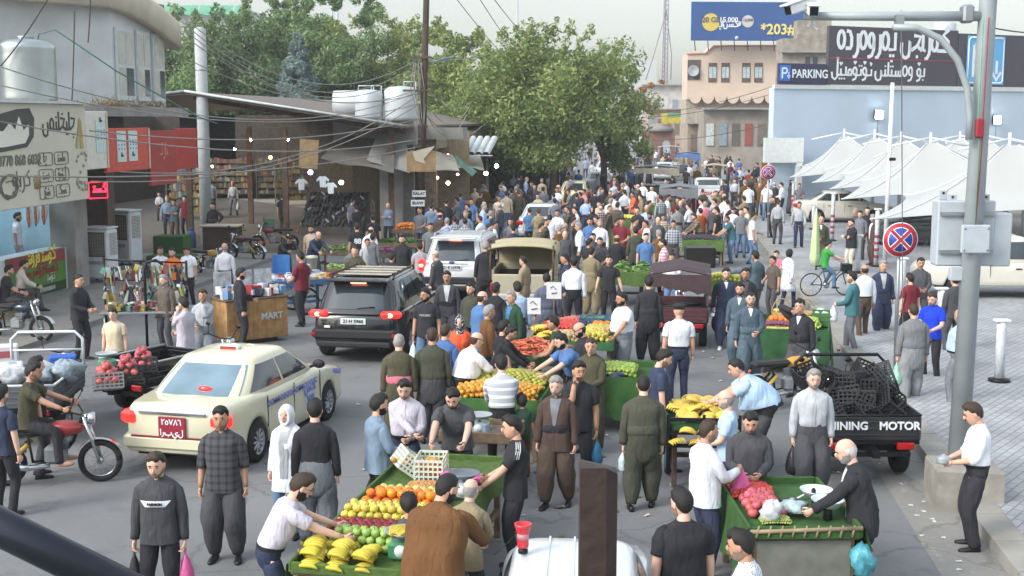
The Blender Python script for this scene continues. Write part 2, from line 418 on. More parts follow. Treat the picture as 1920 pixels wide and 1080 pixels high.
# ================= buildings on the shop side =================
WALLW=M('painted_wall_pale','#bfc3c5',.85,var=.16,scale=.8,bump=.1)
WALLB=M('painted_wall_blue','#b4c3d2',.8,var=.06,scale=.35)
CREAMW=M('cream_render','#c2b9a6',.85,var=.12,scale=1.0)
CONC=M('rough_concrete','#8e8b86',.92,var=.2,scale=1.8,bump=.4)
DCON=M('dark_concrete','#5d5954',.92,var=.25,scale=1.5,bump=.3)
FRAMEW=M('white_frame','#c4c8c8',.6,var=.08)
DARK=M('dark_opening','#1c1a18',.9,var=.2)
GLASS=M('window_glass','#39444c',.12,var=.15,scale=2,spec=.6)
STEEL=M('galvanised_steel','#9aa0a4',.42,metal=.75,var=.12,scale=3)
STEELP=M('pale_steel_paint','#a5aaae',.5,metal=.2,var=.1,scale=2)
BLACKM=M('black_metal','#1d1d20',.45,metal=.4,var=.15)
WHITEM=M('white_enamel','#cfd3d6',.45,var=.06)
WOOD=M('weathered_wood','#6e5d49',.85,var=.3,scale=9,bump=.4)
WOODL=M('light_wood','#a98356',.7,var=.25,scale=7,bump=.2)
RUST=M('rusty_iron','#59463b',.85,var=.35,scale=6,bump=.4)
def on_facade(y,off=0.0):return(left_x(y)+off,y)
FA=-ST
ux,uy=math.sin(ST),math.cos(ST)
FA=-ST
LRZ=math.pi/2-ST
def SP(y,n,z):return Vector((left_x(y)+n,y,z))
def sbox(mb,y0,y1,n0,n1,z0,z1,m=0,b=0.0):
 """box whose long side follows the street on the shop side; n = metres out of the facade line"""
 yc=(y0+y1)/2
 mb.box((left_x(yc)+(n0+n1)/2,yc,(z0+z1)/2),((n1-n0)*uy,(y1-y0)/uy,z1-z0),rz=FA,m=m,b=b)
def foot(mb,pts,z0,z1,m=0):
 n=len(pts)
 V=[(x,y,z0)for x,y in pts]+[(x,y,z1)for x,y in pts]
 mb.add(V,[tuple(range(n-1,-1,-1)),tuple(range(n,2*n))]+[(i,(i+1)%n,(i+1)%n+n,i+n)for i in range(n)],m,False)
def wallbox(mb,a,c,th,z0,z1,m=0,out=0.0):
 """upright slab between plan points a and c; out moves it to the viewer's side"""
 a,c=Vector(a),Vector(c);d=(c-a).normalized();nrm=Vector((d.y,-d.x))
 mid=(a+c)/2+nrm*(out+th/2)
 mb.box((mid.x,mid.y,(z0+z1)/2),((c-a).length,th,z1-z0),rz=math.atan2(d.y,d.x),m=m)
 # ---- corner building ----
bld=thing('shop_building','pale two storey corner building with flared eave above the tea house sign','building')
A,B,C,D_=(-19.6,31.1),(-12.12,38.6),(left_x(42.6)+.15,42.6),(-24,44)
mb=MB();foot(mb,[A,B,C,D_],5.36,8.5);mb.build('wall',WALLW,bld)
mb=MB();sbox(mb,26.0,43.0,-8,.95,5.06,5.35);mb.build('floor_slab',CONC,bld)
mb=MB()
o1,o2,o3=Vector((-20.2,30.0)),Vector((-11.95,37.9)),Vector((left_x(43.0)+.55,43.0))
def ev(p,q,k,drop0,drop1,n=9):
 rows=[]
 for i in range(n):
  t=i/(n-1);c=Vector(p).lerp(Vector(q),t)
  dz=drop0+(drop1-drop0)*(t**1.8)
  rows.append([(c.x,c.y,8.25+dz),(c.x+.06,c.y-.1,8.3+dz),(c.x+.1,c.y-.16,9.0+dz),(c.x+.0,c.y-.05,9.15+dz),(c.x-.8,c.y+.8,9.15+dz),(c.x-.8,c.y+.8,8.32+dz)])
 return rows
mb.loft(ev(o1,o2,0,.12,0));mb.loft(ev(o2,o3,0,0,-.95));mb.build('eave',CREAMW,bld)
mb=MB();foot(mb,[(-20,30.6),(-12.3,38.2),(left_x(42.5)+.2,42.7),(-24,45)],8.5,8.75);mb.build('roof',CONC,bld)
CURT=M('pale_curtain','#b9bab0',.8,var=.15,scale=3)
for y0,y1 in((38.75,39.95),(40.25,41.2),(41.5,42.4)):
 fr=MB();sbox(fr,y0,y1,.16,.24,5.55,7.75)
 wf=fr.build('window',FRAMEW,bld)
 for k in range(2):
  w_=(y1-y0-.15)/2;a=y0+.06+k*(w_+.03)
  pn=MB();sbox(pn,a,a+w_,.242,.252,5.7,6.55);pn.build('pane',GLASS if k else CURT,wf)
  pn=MB();sbox(pn,a,a+w_,.242,.252,6.65,7.65);pn.build('pane',CURT,wf)
mb=MB();mb.box((-19.0,33.5,2.55),(.3,16,5.0),rz=FA);mb.build('back_wall',DCON,bld)
for y0,w_,n0,n1,mt in((36.0,.8,-.75,.0,CONC),(40.9,.55,-1.9,-1.2,M('brown_tile_pier','#66564e',.6,var=.15))):
 mb=MB();sbox(mb,y0,y0+w_,n0,n1,.12,5.06);mb.build('pier',mt,bld)
TEALW=M('pale_tiles','#b8cbd2',.4,var=.08)
mb=MB();sbox(mb,36.9,40.6,-2.6,-2.45,.12,5.06);mb.build('shop_front',TEALW,bld)
mb=MB();sbox(mb,38.6,39.4,-2.44,-2.40,.12,3.2);mb.build('door',M('red_door','#8f3428',.6),bld)
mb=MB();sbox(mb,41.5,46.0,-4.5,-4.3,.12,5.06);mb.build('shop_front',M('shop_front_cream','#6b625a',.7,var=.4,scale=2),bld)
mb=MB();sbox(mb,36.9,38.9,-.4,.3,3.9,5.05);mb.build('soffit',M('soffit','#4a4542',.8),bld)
# steel water tank on the ledge
t=thing('water_tank','ribbed stainless steel water tank standing on the ledge of the corner building','water tank',(-12.75,33.4,5.35))
mb=MB();prof=[]
for i in range(18):prof.append((.74+(.008 if i in(1,16)else 0),.1+i*.085))
mb.lathe([(.70,.02)]+prof+[(.6,1.66),(.2,1.72)],n=32);mb.build('tank_body',M('steel_tank','#aab2b4',.3,metal=.85,var=.12,scale=1.5),t)
mb=MB();mb.lathe([(.22,1.70),(.22,1.78),(.05,1.8)],n=16);mb.build('lid',STEEL,t)
mb=MB();mb.tube([(.3,.1,1.7),(.33,.1,1.85),(.8,.0,1.95),(2.2,.5,.9),(4.0,1.8,-.3),(4.4,2.4,-.5)],.02,6);mb.build('pipe',M('green_hose','#3c6a60',.5),t)
# tea house sign
TEA=M('tea_sign_board','#c9c6b5',.55,var=.06,scale=.6)
INK=M('tea_sign_ink','#77736a',.7,var=0);INKD=M('tea_sign_dark','#4c4b47',.7,var=0);INKW=M('tea_sign_white','#dedcd0',.6,var=0)
sg=thing('shop_sign','long cream tea house sign board with grey menu boxes and a phone number','sign',SP(31.6,1.25,4.1),LRZ)
mb=MB();mb.box((-1.2,.09,0),(7.7,.16,2.56),b=.02);mb.build('board',TEA,sg)
mb=MB();mb.box((-1.2,-.0,1.31),(7.8,.25,.07));mb.build('edge_trim',FRAMEW,sg)
def sgk(word,x,z,h,wd,mat=INKD):
 ps,_=kurd(word,h);strokes(ps,wd,mat,sg,(x,-.003,z))
sgk('ch.a.yi.x.a.n.AE.y',1.15,.60,.36,.06)
mb=MB()
ol=[(-1.9,.1),(-.6,.2),(-.25,.45),(-.18,.9),(-.4,1.15),(-1.0,1.12),(-3.2,.8),(-3.2,.1)]
mb.prism([(x,z)for x,z in ol],.02);mb.build('dark_emblem',INKD,sg,(0,-.012,0))
mb=MB();ol=[(-1.7,.22),(-.7,.3),(-.5,.5),(-.5,.75),(-.75,.6),(-.95,.95),(-1.15,.62),(-1.4,.8),(-1.7,.6),(-2.4,.6),(-2.4,.22)]
mb.prism(ol,.012);mb.build('pale_emblem',INKW,sg,(0,-.024,0))
text('0770 868 6032',.36,INK,sg,(-.95,-.006,-.12),bold=.006,sx=.95)
for i in range(2):
 for j in range(3):
  x,z=.30+i*.86,-.12-j*.42
  mb=MB();mb.tube([(x+.37*cx,-.008,z+.16*cz)for cx,cz in((-1,-.8),(-.8,-1),(.8,-1),(1,-.8),(1,.8),(.8,1),(-.8,1),(-1,.8),(-1,-.8))],.012,4);mb.build('menu_box',INK,sg)
  sgk(('ch.a','b.s.t','sh.ee.r','m.a.s.t','l.ee.m.o','n.s.k')[i*3+j],x,z-.08,.17,.03,INK)
sgk('k.r.b.a.w',-.95,-.75,.3,.045,INK)
mb=MB()
for k in range(6):mb.tube([(-1.5+.5*math.cos(a)*(1-.08*k),-.01,-.75+.32*math.sin(a)*(1-.1*k))for a in np.linspace(k,k+3.5,14)],.012,4)
mb.build('scroll',INK,sg)
mb=MB();mb.lathe([(.16,0),(.2,.3),(.15,.34),(.13,.05)],(-.15,.0,-.85),14);mb.v[0][:,1]*=.1;mb.build('tea_glass_print',M('tea_print','#a58d6a',.6),sg)
mb=MB()
for a in np.linspace(0,1,26):mb.ball((2.3+.3*math.sin(a*17),-.012,-1.0+1.1*a*(.5+.5*math.sin(a*9))),(.06,.008,.05),6,4)
mb.build('flower_print',M('flower_print','#9c9984',.7,var=.3),sg)
mb=MB();mb.prism([(2.0,.15),(2.25,.9),(2.32,.9),(2.1,.1)],.01);mb.prism([(2.25,.1),(2.3,.85),(2.36,.85),(2.45,.1)],.01);mb.build('gold_print',M('gold_print','#b09b5c',.6),sg,(0,-.012,0))
# red and orange fascia boards beyond it
for y0,y1,n,z0,z1,col,lab in((34.5,35.9,1.12,3.6,5.2,'#d7d3c8','narrow cream fascia board with a white poster beside the tea house sign'),(36.0,39.1,1.0,3.45,4.72,'#c8503e','orange red fascia board with two pale notices above the dark shop opening'),(39.2,41.3,.95,2.9,4.62,'#a2342f','dark red shop sign hanging lower over the desk'),(44.6,46.6,-.32,3.2,4.65,'#b43f33','plain red board at the end of the shop row before the hall')):
 L=(y1-y0)/uy
 f=thing('fascia_board',lab,'sign',SP((y0+y1)/2,n,(z0+z1)/2),LRZ)
 mb=MB();mb.box((0,.06,0),(L,.1,z1-z0),b=.015);mb.build('board',M('fascia'+col,col,.55,var=.1),f)
 if y0<39:
  for k in range(2 if y0>35 else 1):
   x=-.55+.8*k if y0>35 else .2
   mb=MB();mb.box((x,-.005,.1),(.62,.012,.9));mb.build('notice',M('notice_pale','#c7d6d2',.6,var=.12,scale=8),f)
   strokes([[(px_*.2,q*.12)]for px_ in(-1,0,1)for q in(-1,0,1)],.06,M('notice_blue','#5b86ad',.6),f,(x,-.014,.15))
   ps,_=kurd('m.a.n.a',.1);strokes(ps,.02,INKD,f,(x,-.014,-.2 if y0>35 else .5))
  mb=MB();mb.box((L/2-.1,-.006,0),(.1,.014,z1-z0-.04));mb.build('edge_strip',M('strip_cream','#c7b9a0',.6),f)
 elif y0<44:
  ps,_=kurd('n.a.r.k',.3);strokes(ps,.05,M('sign_pink','#c98077',.6),f,(0,-.004,.1))
  # dry weeds and rubble on the ledge
mb=MB()
for k in range(220):
 p=SP(36.2+nr.rand()*5,.2+nr.rand()*.8,5.36);d=nr.randn(3)*.16;d[2]=abs(d[2])*.7+.05
 mb.tube([p,(p.x+d[0],p.y+d[1],p.z+d[2])],.008,3)
wd_=mb.build('dry_weeds',M('dry_straw','#8d7654',.9,var=.3));kind(wd_,'stuff');tag(wd_,'dry straw and weeds lying along the ledge above the orange boards','weeds')
# red LED sign
f=thing('led_sign','small lit red LED sign hanging under the soffit near the coolers','sign',SP(36.2,.62,2.95),LRZ-R(35))
mb=MB();mb.box((0,.05,0),(.62,.08,.52),b=.02);mb.build('panel',M('led_black','#2a0a0c',.4),f)
LED=M('led_red','#ff2038',.4,var=0,emit=3.0)
mb=MB();mb.tube([(-.29,0,-.23),(.29,0,-.23),(.29,0,.23),(-.29,0,.23),(-.29,0,-.23)],.014,4);mb.build('led_border',LED,f)
ps,_=kurd('g.s.t',.17);strokes(ps,.05,LED,f,(.05,-.004,-.05))
# butcher's shop
bs=thing('butcher_shop','brightly lit pale blue tiled butcher counter under the tea house sign','shop',SP(34.2,-.28,.12),LRZ)
TILE=M('blue_white_tiles','#b9d9e4',.3,var=.05)
mb=MB();mb.box((0,2.4,1.45),(4.0,.1,2.9));mb.box((2.0,1.2,1.45),(.1,2.3,2.9));mb.box((-2.0,1.2,1.45),(.1,2.3,2.9));mb.build('tiled_wall',TILE,bs)
mb=MB();mb.box((0,1.2,2.95),(4.1,2.5,.08));mb.build('ceiling',WHITEM,bs)
mb=MB();mb.box((0,.3,.6),(3.9,.6,1.2));mb.build('counter',WHITEM,bs)
cb=MB();cb.box((0,-.02,.62),(3.3,.03,1.2),b=.01);cpn=cb.build('counter_sign',M('sign_green','#4f7d2e',.5,var=.2,scale=1.2),bs)
mb=MB();mb.box((0,-.04,1.03),(3.2,.012,.34));mb.build('banner_red',M('sign_maroon','#8d3138',.5),cpn)
mb=MB();mb.box((0,-.04,.17),(3.2,.012,.26));mb.build('banner_dark',M('sign_darkgreen','#28421f',.5),cpn)
YEL=M('sign_yellow','#d9d041',.5,var=0)
ps,_=kurd('g.o.s.t. .f.r.w.sh.y',.25);strokes(ps,.06,YEL,cpn,(.1,-.05,.97))
ps,_=kurd('g.o.s.t.f.r.w.sh.y. .s.f.r',.22);strokes(ps,.05,M('sign_redink','#8f1d24',.5),cpn,(.1,-.04,.62))
ps,_=kurd('g.o.s.t',.14);strokes(ps,.03,FRAMEW,cpn,(.75,-.04,.40))
text('07501038314',.16,FRAMEW,cpn,(.5,-.05,.16),bold=.003)
tb=MB();tb.cyl((-1.4,1.2,2.85),(1.4,1.2,2.85),.03);tb.build('tube_light',M('tube_light','#eaf6ff',.4,var=0,emit=14),bs)
MEAT=M('raw_meat','#b97f74',.5,var=.35,scale=7);FATM=M('fat','#d8c4b8',.5)
for k,(x,sc_)in enumerate(((.75,.62),(1.15,.42),(1.62,.65))):
 mt=thing('hanging_meat',('first','short','last')[k]+' joint of meat hanging on a hook above the butcher counter','meat',bs.matrix_basis@Vector((x,.55,1.5)),LRZ)
 mb=MB();n=8;mb.tube([(0,0,1.05),(0,0,.95),(.03,0,.75),(0,0,.55),(0.02,0,.35)],np.array([.03,.07,.14,.1,.04])*sc_,10,flat=.6);mb.build('joint',MEAT,mt)
 mb=MB();mb.tube([(.03,-.04,.95),(.05,-.07,.7),(.03,-.04,.42)],[.02,.05,.02],6);mb.build('fat_strip',FATM,mt)
 mb=MB();mb.tube([(0,0,1.02),(0,0,1.4)],.008,4);mb.build('hook',STEEL,mt)
 # two evaporative coolers on the pavement
def cooler(loc,rz,s,lab):
 t=thing('air_cooler',lab,'air cooler',loc,rz)
 mb=MB();mb.box((0,0,.85*s),(.8*s,.62*s,1.5*s),b=.05);mb.build('casing',WHITEM,t)
 mb=MB();mb.box((0,0,1.63*s),(.84*s,.66*s,.06),b=.02);mb.build('top_cover',WHITEM,t)
 mb=MB()
 for i in range(16):mb.box((0,-.315*s,(.83+i*.042)*s),(.56*s,.02,.018*s))
 for i in range(7):mb.box(((-.24+i*.08)*s,-.316*s,1.14*s),(.012,.02,.68*s))
 mb.box((0,-.305*s,1.14*s),(.6*s,.015,.74*s),m=1);mb.build('grille',[M('grille_beige','#8f8a80',.7),M('grille_dark','#4a4640',.8)],t)
 mb=MB();mb.box((0,-.32*s,.6*s),(.5*s,.03,.10*s),b=.01);mb.build('control_panel',STEELP,t)
 mb=MB()
 for i in range(16):mb.box((.405*s,0,(.83+i*.042)*s),(.02,.4*s,.018*s))
 mb.build('side_grille',M('grille_beige','#8f8a80',.7),t)
 for x in(-1,1):
  for y in(-1,1):
   mb=MB();mb.cyl((x*.33*s,y*.25*s,0),(x*.33*s,y*.25*s,.1*s),.035);mb.build('caster',BLACKM,t)
cooler(SP(37.6,.0,.12),R(-12),1.0,'white evaporative cooler standing in front by the grey pier')
cooler(SP(42.0,-1.15,.12),R(-20),1.12,'taller white evaporative cooler behind the first, next to the green cloth')
# green carpeted step beside the coolers
gcar=M('green_turf','#3d5e33',.95,var=.3,scale=60,bump=.6,bscale=200)
t=thing('display_step','stepped shop stand covered in dark green turf behind the coolers','stand',SP(43.6,-.2,.12),FA)
mb=MB();mb.box((0,0,.42),(1.1,.8,.84),b=.03);mb.build('upper_step',gcar,t)
mb=MB();mb.box((.35,-.9,.13),(1.5,.9,.26),b=.03);mb.build('lower_step',gcar,t)
t=thing('market_desk','wooden shop counter with a pale top in front of the seated shopkeeper','counter',SP(47.2,.3,.01),FA)
mb=MB();mb.box((0,0,.98),(1.5,.9,.07),b=.02);mb.build('counter_top',M('counter_top','#a9a294',.5),t)
mb=MB();mb.box((0,0,.47),(1.3,.7,.93));mb.build('counter_base',M('brown_panel','#4c3d33',.7),t)
# ---- market hall ----
HY=50.0
hall=thing('market_hall','large open sided market shed with a dark sloping roof and pale eave edge','market hall')
def slab(pts,th,mb,m=0):
 """four top corners, thickness downwards"""
 V=[tuple(p)for p in pts]+[(p[0],p[1],p[2]-th)for p in pts]
 mb.add(V,[(0,1,2,3),(7,6,5,4),(0,4,5,1),(1,5,6,2),(2,6,7,3),(3,7,4,0)],m,False)
e0,e1=AT(346,172,HY),AT(752,236,HY);el=AT(322,178,HY)
mb=MB();slab([e0,e1,e1+Vector((3.4,30,0)),e0+Vector((3.4,30,0))],.10,mb);slab([el+Vector((-4,0,-.4)),e0,e0+Vector((3.4,30,0)),el+Vector((-.6,30,-.4))],.1,mb);mb.build('roof',M('hall_roof','#6a625c',.9,var=.2),hall)
mb=MB();q=Vector((0,-.04,.03));mb.tube([e0+q,e1+q],.055,6);mb.tube([el+Vector((-4,-.04,-.38)),e0+q],.05,6);mb.build('eave_edge',M('eave_white','#b9bec0',.5),hall)
for k in range(7):
 yy=HY+1+k*4.2;c0,c1=e0+Vector((.113*(yy-HY),yy-HY,-.22)),e1+Vector((.113*(yy-HY),yy-HY,-.22))
 mb=MB();mb.box((c0+c1)/2,((c1-c0).length,.12,.2),rot=Matrix.Rotation(math.atan2(c1.x-c0.x,0.0001)*0+math.atan2(-(c1.z-c0.z),c1.x-c0.x),3,'Y'));mb.build('rafter',RUST,hall)
for x,y in((-13.0,50.6),(-9.2,51.0),(-4.9,51),(-8.0,60),(-12.5,60),(-4.0,60)):
 mb=MB();mb.box((x,y,2.3),(.22,.22,4.6));mb.build('post',RUST,hall)
mb=MB();mb.box((-9,80,2.6),(24,.3,5.2));mb.box((-24.5,66,2.6),(.3,30,5.2),rz=FA);mb.box((-21.5,80,2.6),(8,.3,5.2));mb.build('back_wall',M('hall_back','#423a34',.95,var=.35),hall)
# shelves of packets at the back of the lane
GOODC=[M('goods_%d'%i,c,.5,var=.1)for i,c in enumerate(('#6f3a36','#8a7440','#4a5f4c','#46566c','#8f8b82','#7a5540','#544458','#8f875a'))]
def shelf(loc,rz,w_,h,lab,rows=5,dn=16,nm='shop_shelf'):
 t=thing(nm,lab,'shelf',loc,rz,'market shelves')
 for x in(-w_/2,w_/2):
  mb=MB();mb.box((x,0,h/2),(.05,.45,h));mb.build('upright',DCON,t)
 for r_ in range(rows):
  z=.3+r_*(h-.4)/(rows-1)*.96
  mb=MB();mb.box((0,0,z),(w_-.06,.42,.03));mb.build('board',WOOD,t)
  g=MB();x=-w_/2+.1
  while x<w_/2-.12:
   ww=.10+rnd.random()*.12;hh=(h-.4)/(rows-1)*(.45+rnd.random()*.4)
   g.box((x+ww/2,-.04+rnd.random()*.05,z+.016+hh/2),(ww*.92,.2,hh),m=rnd.randrange(8),b=.01);x+=ww
  kind(g.build('goods',GOODC,t),'stuff')
for k,(px,py,w_,lab)in enumerate(((425,372,3.4,'long shelf of bright packets at the far side of the hall lane'),(480,366,2.6,'shelf of red and yellow packets under the hall roof'),(345,396,1.8,'narrow shelf of oil bottles by the shop corner'),(515,372,2.2,'shelf of mixed goods in the dim middle of the hall'),(455,352,3.6,'tall pale shelf of tins at the very end of the hall lane'),(355,410,2.2,'shelf of yellow bottles behind the men at the counter'),(550,385,2.0,'crowded shelf beside the shoe bank'))):
 p=G(px,py);shelf((p.x,p.y,.012),R((-8,4,-30,10,0,-12,14)[k]),w_,2.4,lab,rows=6)
def bulb(p,col,e,lab,r=.07,nm='hanging_lamp',cord=.7):
 t=thing(nm,lab,'lamp',p)
 if e>=40:  # strongest bulbs carry an added point light that fills the dark hall
  pl_=bpy.data.lights.new('hall_fill_light','POINT');pl_.energy=e*.8;pl_.color=lin(col);pl_.shadow_soft_size=.15
  lo=bpy.data.objects.new('hall_fill_light',pl_);COL.objects.link(lo);lo.parent=t;lo.location=(0,0,-.25)
 mb=MB();mb.ball((0,0,0),r,12,8);mb.build('bulb',M('bulb%s%g'%(col,e),col,.4,var=0,emit=e),t)
 mb=MB();mb.cyl((0,0,r*.8),(0,0,r*1.7),r*.5,r*.35);mb.build('socket',BLACKM,t)
 mb=MB();mb.tube([(0,0,r*1.6),(0.02,0,cord)],.008,4);mb.build('cord',BLACKM,t)
 return t
for px,py,Y,col,e,r_,lab in((440,280,66,'#ffe8c8',60,.06,'added warm fill lamp deep inside the hall lane'),(540,262,58,'#ffe8c8',61,.06,'added warm fill lamp under the middle of the hall roof'),(470,262,56,'#ffe8c8',40,.05,'added warm fill lamp near the mouth of the hall'),(507,295,60,'#ffc86e',14,.08,'warm bulb hanging in the hall above the packets'),(640,342,51.0,'#cfe6ff',22,.09,'bright cold white bulb over the shoe stall'),(582,323,51.5,'#9fb8ff',16,.10,'bluish lamp above the white garments'),(820,333,56,'#ffd9a0',14,.06,'small warm bulb under the fruit shop awning'),(840,343,55.5,'#ffdf9c',18,.085,'round warm bulb at the corner of the fruit shop'),(911,325,66,'#ffe0b0',22,.11,'warm bright lamp beyond the fruit shop awning'),(931,311,70,'#dcebff',30,.11,'cold white lamp high under the fruit shop roof'),(858,327,57,'#ffb0a0',12,.06,'tiny reddish lamp by the awning pole'),(840,290,58,'#ff9a90',8,.05,'tiny pink lamp under the scalloped awning'),(398,312,58,'#ffd8a0',10,.06,'small warm bulb beside the round pillar'),(575,268,52,'#ff9a3a',6,.06,'orange lamp behind the hanging board')):  # the strongest warm lamps are added to brighten the hall interior
 bulb(AT(px,py,Y),col,e,lab,r_)
 # tarpaulin awnings
def tarp(pts,mt,lab,nm='awning',sag=.15,n=9,th=.02,seed=1):
 rs=np.random.RandomState(seed)
 a,b2,c,d=[np.array(p,float)for p in pts]
 P=np.zeros((n,n,3))
 for i in range(n):
  for j in range(n):
   u,v=i/(n-1),j/(n-1)
   P[i,j]=(a*(1-u)+b2*u)*(1-v)+(d*(1-u)+c*u)*v
   P[i,j,2]+=-sag*16*u*(1-u)*v*(1-v)*.7+.05*math.sin(9*u+2*v+seed)*math.sin(7*v+seed)+rs.randn()*.008
 Q=P.copy();Q[:,:,2]-=th
 mb=MB();mb.grid(P);mb.grid(Q[::-1])
 ed=[P[0],P[-1],P[:,0],P[:,-1]];eq=[Q[0],Q[-1],Q[:,0],Q[:,-1]]
 for x,y in zip(ed,eq):mb.grid([x,y])
 return tag(mb.build(nm,mt),lab,'awning')
TARP=M('grey_tarpaulin','#8b8a86',.8,var=.2,scale=1.2,bump=.4,bscale=5);TARPD=M('dark_tarpaulin','#5f5c58',.85,var=.2,scale=1.2,bump=.3,bscale=5);TARPW=M('cream_tarpaulin','#b5ad9c',.8,var=.18,scale=1.2,bump=.4,bscale=5)
tarp([AT(601,298,49.6),AT(738,322,49.6),AT(742,246,53),AT(632,258,53)],TARPD,'sagging dark grey tarpaulin over the shoe stall',seed=2)
tarp([AT(688,300,49.9),AT(768,324,50.2),AT(760,243,52.5),AT(708,246,52.5)],TARP,'pale grey tarpaulin hanging beside the concrete corner',seed=3,sag=.3)
tarp([AT(742,318,50.3),AT(862,320,54),AT(848,288,56),AT(770,282,53)],TARPW,'cream cloth awning over the greengrocer corner',seed=4)
tarp([AT(838,310,60),AT(908,318,62),AT(900,290,66),AT(842,290,64)],TARPW,'pale awning over the pumpkin stall',seed=5)
tarp([AT(845,296,57),AT(885,330,58),AT(895,322,60),AT(855,292,60)],M('green_stripe_cloth','#5d7a6c',.8,var=.4,scale=4),'small rolled green awning beside the lamp',seed=6,n=6)
# scalloped translucent canopy
cn=thing('scalloped_canopy','white canopy of half round barrel sheets over the fruit shop','canopy',AT(836,291,62))
for k in range(6):
 mb=MB();rows=[]
 for i in range(9):
  a=math.pi*i/8;rows.append([(.16+k*.36-.17*math.cos(a),-.02,.16*math.sin(a)*1.1),(.16+k*.36-.17*math.cos(a)+.4,2.2,.16*math.sin(a)*1.1+.75)])
 mb.grid(rows);mb.build('barrel_sheet',M('polycarbonate','#b7bcbe',.35,var=.08),cn)
mb=MB();mb.box((1.1,0,-.02),(2.4,.06,.05));mb.build('frame',WHITEM,cn)
# concrete corner, brick pier and the shops beyond along the street
cs=thing('corner_block','worn concrete corner piers and wall where the hall meets the street','building')
for px,w_,Y,mt in((735,.95,53.2,CONC),(764,.62,53.8,M('grey_pier','#7d7a76',.9,var=.2)),(806,.65,56,M('brick_pier','#86776b',.9,var=.35,scale=6,bump=.4))):
 p=AT(px,400,Y);mb=MB();mb.box((p.x,Y,2.35),(w_,.7,4.7));mb.build('pier',mt,cs)
p0=AT(752,240,54);mb=MB();mb.box((p0.x+1.1,55.5,4.35),(3.2,1.2,.5),rz=FA);mb.build('lintel',CONC,cs)
mb=MB();mb.box((-3.2,62,2.2),(2.2,.3,4.4));mb.build('shop_wall',M('lit_shop_wall','#8e7f66',.85,var=.2),cs)
SF=lambda y:-10.9+.12*y
fs=thing('fruit_shop_row','low row of fruit shops with a ragged flat roof past the wooden pole','building')
mb=MB();foot(mb,[(SF(57)-4,57),(SF(57)+.3,57),(SF(95)+.3,95),(SF(95)-4,95)],3.6,4.35);mb.build('roof',M('ragged_roof','#8d8471',.95,var=.3,bump=.5,bscale=6),fs)
mb=MB();foot(mb,[(SF(57)-4.2,57.2),(SF(57)-3.2,57.2),(SF(95)-3.2,95),(SF(95)-4.2,95)],0,3.6);mb.build('back_wall',M('warm_wall','#8a7a60',.9,var=.25),fs)
for y in(63,70,78,86):
 mb=MB();mb.box((SF(y),y,1.8),(.18,.18,3.6));mb.build('post',WHITEM,fs)
 mb=MB();mb.box((SF(y)-1.7,y+.2,1.8),(3.0,.12,3.6));mb.build('partition',M('party_wall%d'%y,('#9a6a42','#7f8c84','#a88a5c','#6f6a60')[y%4],.85,var=.2),fs)
 # water tanks on the hall roof
WT=M('white_tank','#b9bfc3',.5,metal=.25,var=.1,scale=1.5)
for px,py,wpx,hpx,Y,lying,lab in((665,222,80,52,55,True,'white water tank lying on its side on the hall roof'),(692,223,52,53,53,False,'middle upright white water tank on the hall roof'),(752,226,62,62,53,False,'largest upright white water tank on the hall roof beside the wooden pole')):
 p=AT(px,py,Y);s_=Y/F
 t=thing('water_tank',lab,'water tank',p)
 mb=MB();r_,h_=wpx*s_/2,hpx*s_
 if lying:mb.lathe([(.1,-r_),(h_/2*.96,-r_+.05),(h_/2,0),(h_/2*.96,r_-.05),(.1,r_)],(0,0,h_/2),22,axis='x')
 else:mb.lathe([(r_*.98,0),(r_,h_*.1),(r_*.99,h_*.5),(r_,h_*.88),(r_*.75,h_*.99),(.1,h_*1.02)],n=22)
 mb.build('tank_body',WT,t)
 mb=MB();mb.tube([(r_*.9,0,0),(r_*.9,0,h_*1.15),(r_*.2,0,h_*1.15),(r_*.2,0,h_)],.025,5);mb.build('pipe',WHITEM,t)
 # stand down to the hall roof
 mb=MB();mb.box((0,0,-.5),(r_*1.9,.8,1.0));mb.build('stand',CONC,t)
 # boards hung from wires
PLY=M('plywood','#8f7656',.8,var=.25,scale=3)
for px,py,Y,w_,h_,rz,lab in((579,289,50.2,.75,1.15,R(4),'tall plywood board hanging crooked at the hall mouth'),(790,303,50.0,1.15,.8,0,'square plywood board with torn cloth fixed to the wooden pole')):
 p=AT(px,py,Y);t=thing('hanging_board',lab,'board',p)
 mb=MB();mb.box((0,0,0),(w_,.04,h_),rot=Matrix.Rotation(rz,3,'Y'));mb.build('board',PLY,t)
 if px>700:
  mb=MB();mb.prism([(-.35,.4),(.55,.62),(.1,.1),(.2,-.1),(-.25,.05)],.015);mb.build('torn_cloth',TARPW,t,(0,-.05,0))
  # wooden utility pole with street lamp
p=G(787,455);t=thing('utility_pole','tall dark wooden utility pole tangled with cables above the greengrocer','utility pole',(p.x,p.y,0))
top=AT(800,-20,p.y)
mb=MB();mb.tube([(0,0,0),(top.x-p.x,0,top.z)],[.17,.12],12);mb.build('pole',M('tarred_wood','#40332c',.9,var=.3,scale=3,bump=.3),t)
for z,wd_ in((7.4,1.0),(6.1,1.3)):
 mb=MB();mb.box((.05,-.12,z),(wd_,.08,.08));mb.build('cross_arm',RUST,t)
mb=MB();mb.tube([(.1,0,7.15),(.6,0,7.25),(1.2,-.1,7.35)],.03,6);mb.build('lamp_arm',STEEL,t)
mb=MB();mb.box((1.15,-.1,7.36),(.62,.16,.07),rot=Matrix.Rotation(R(-12),3,'Y'),b=.02);mb.build('lamp_head',M('lamp_grey','#6d7d90',.4,metal=.4),t)
mb=MB()
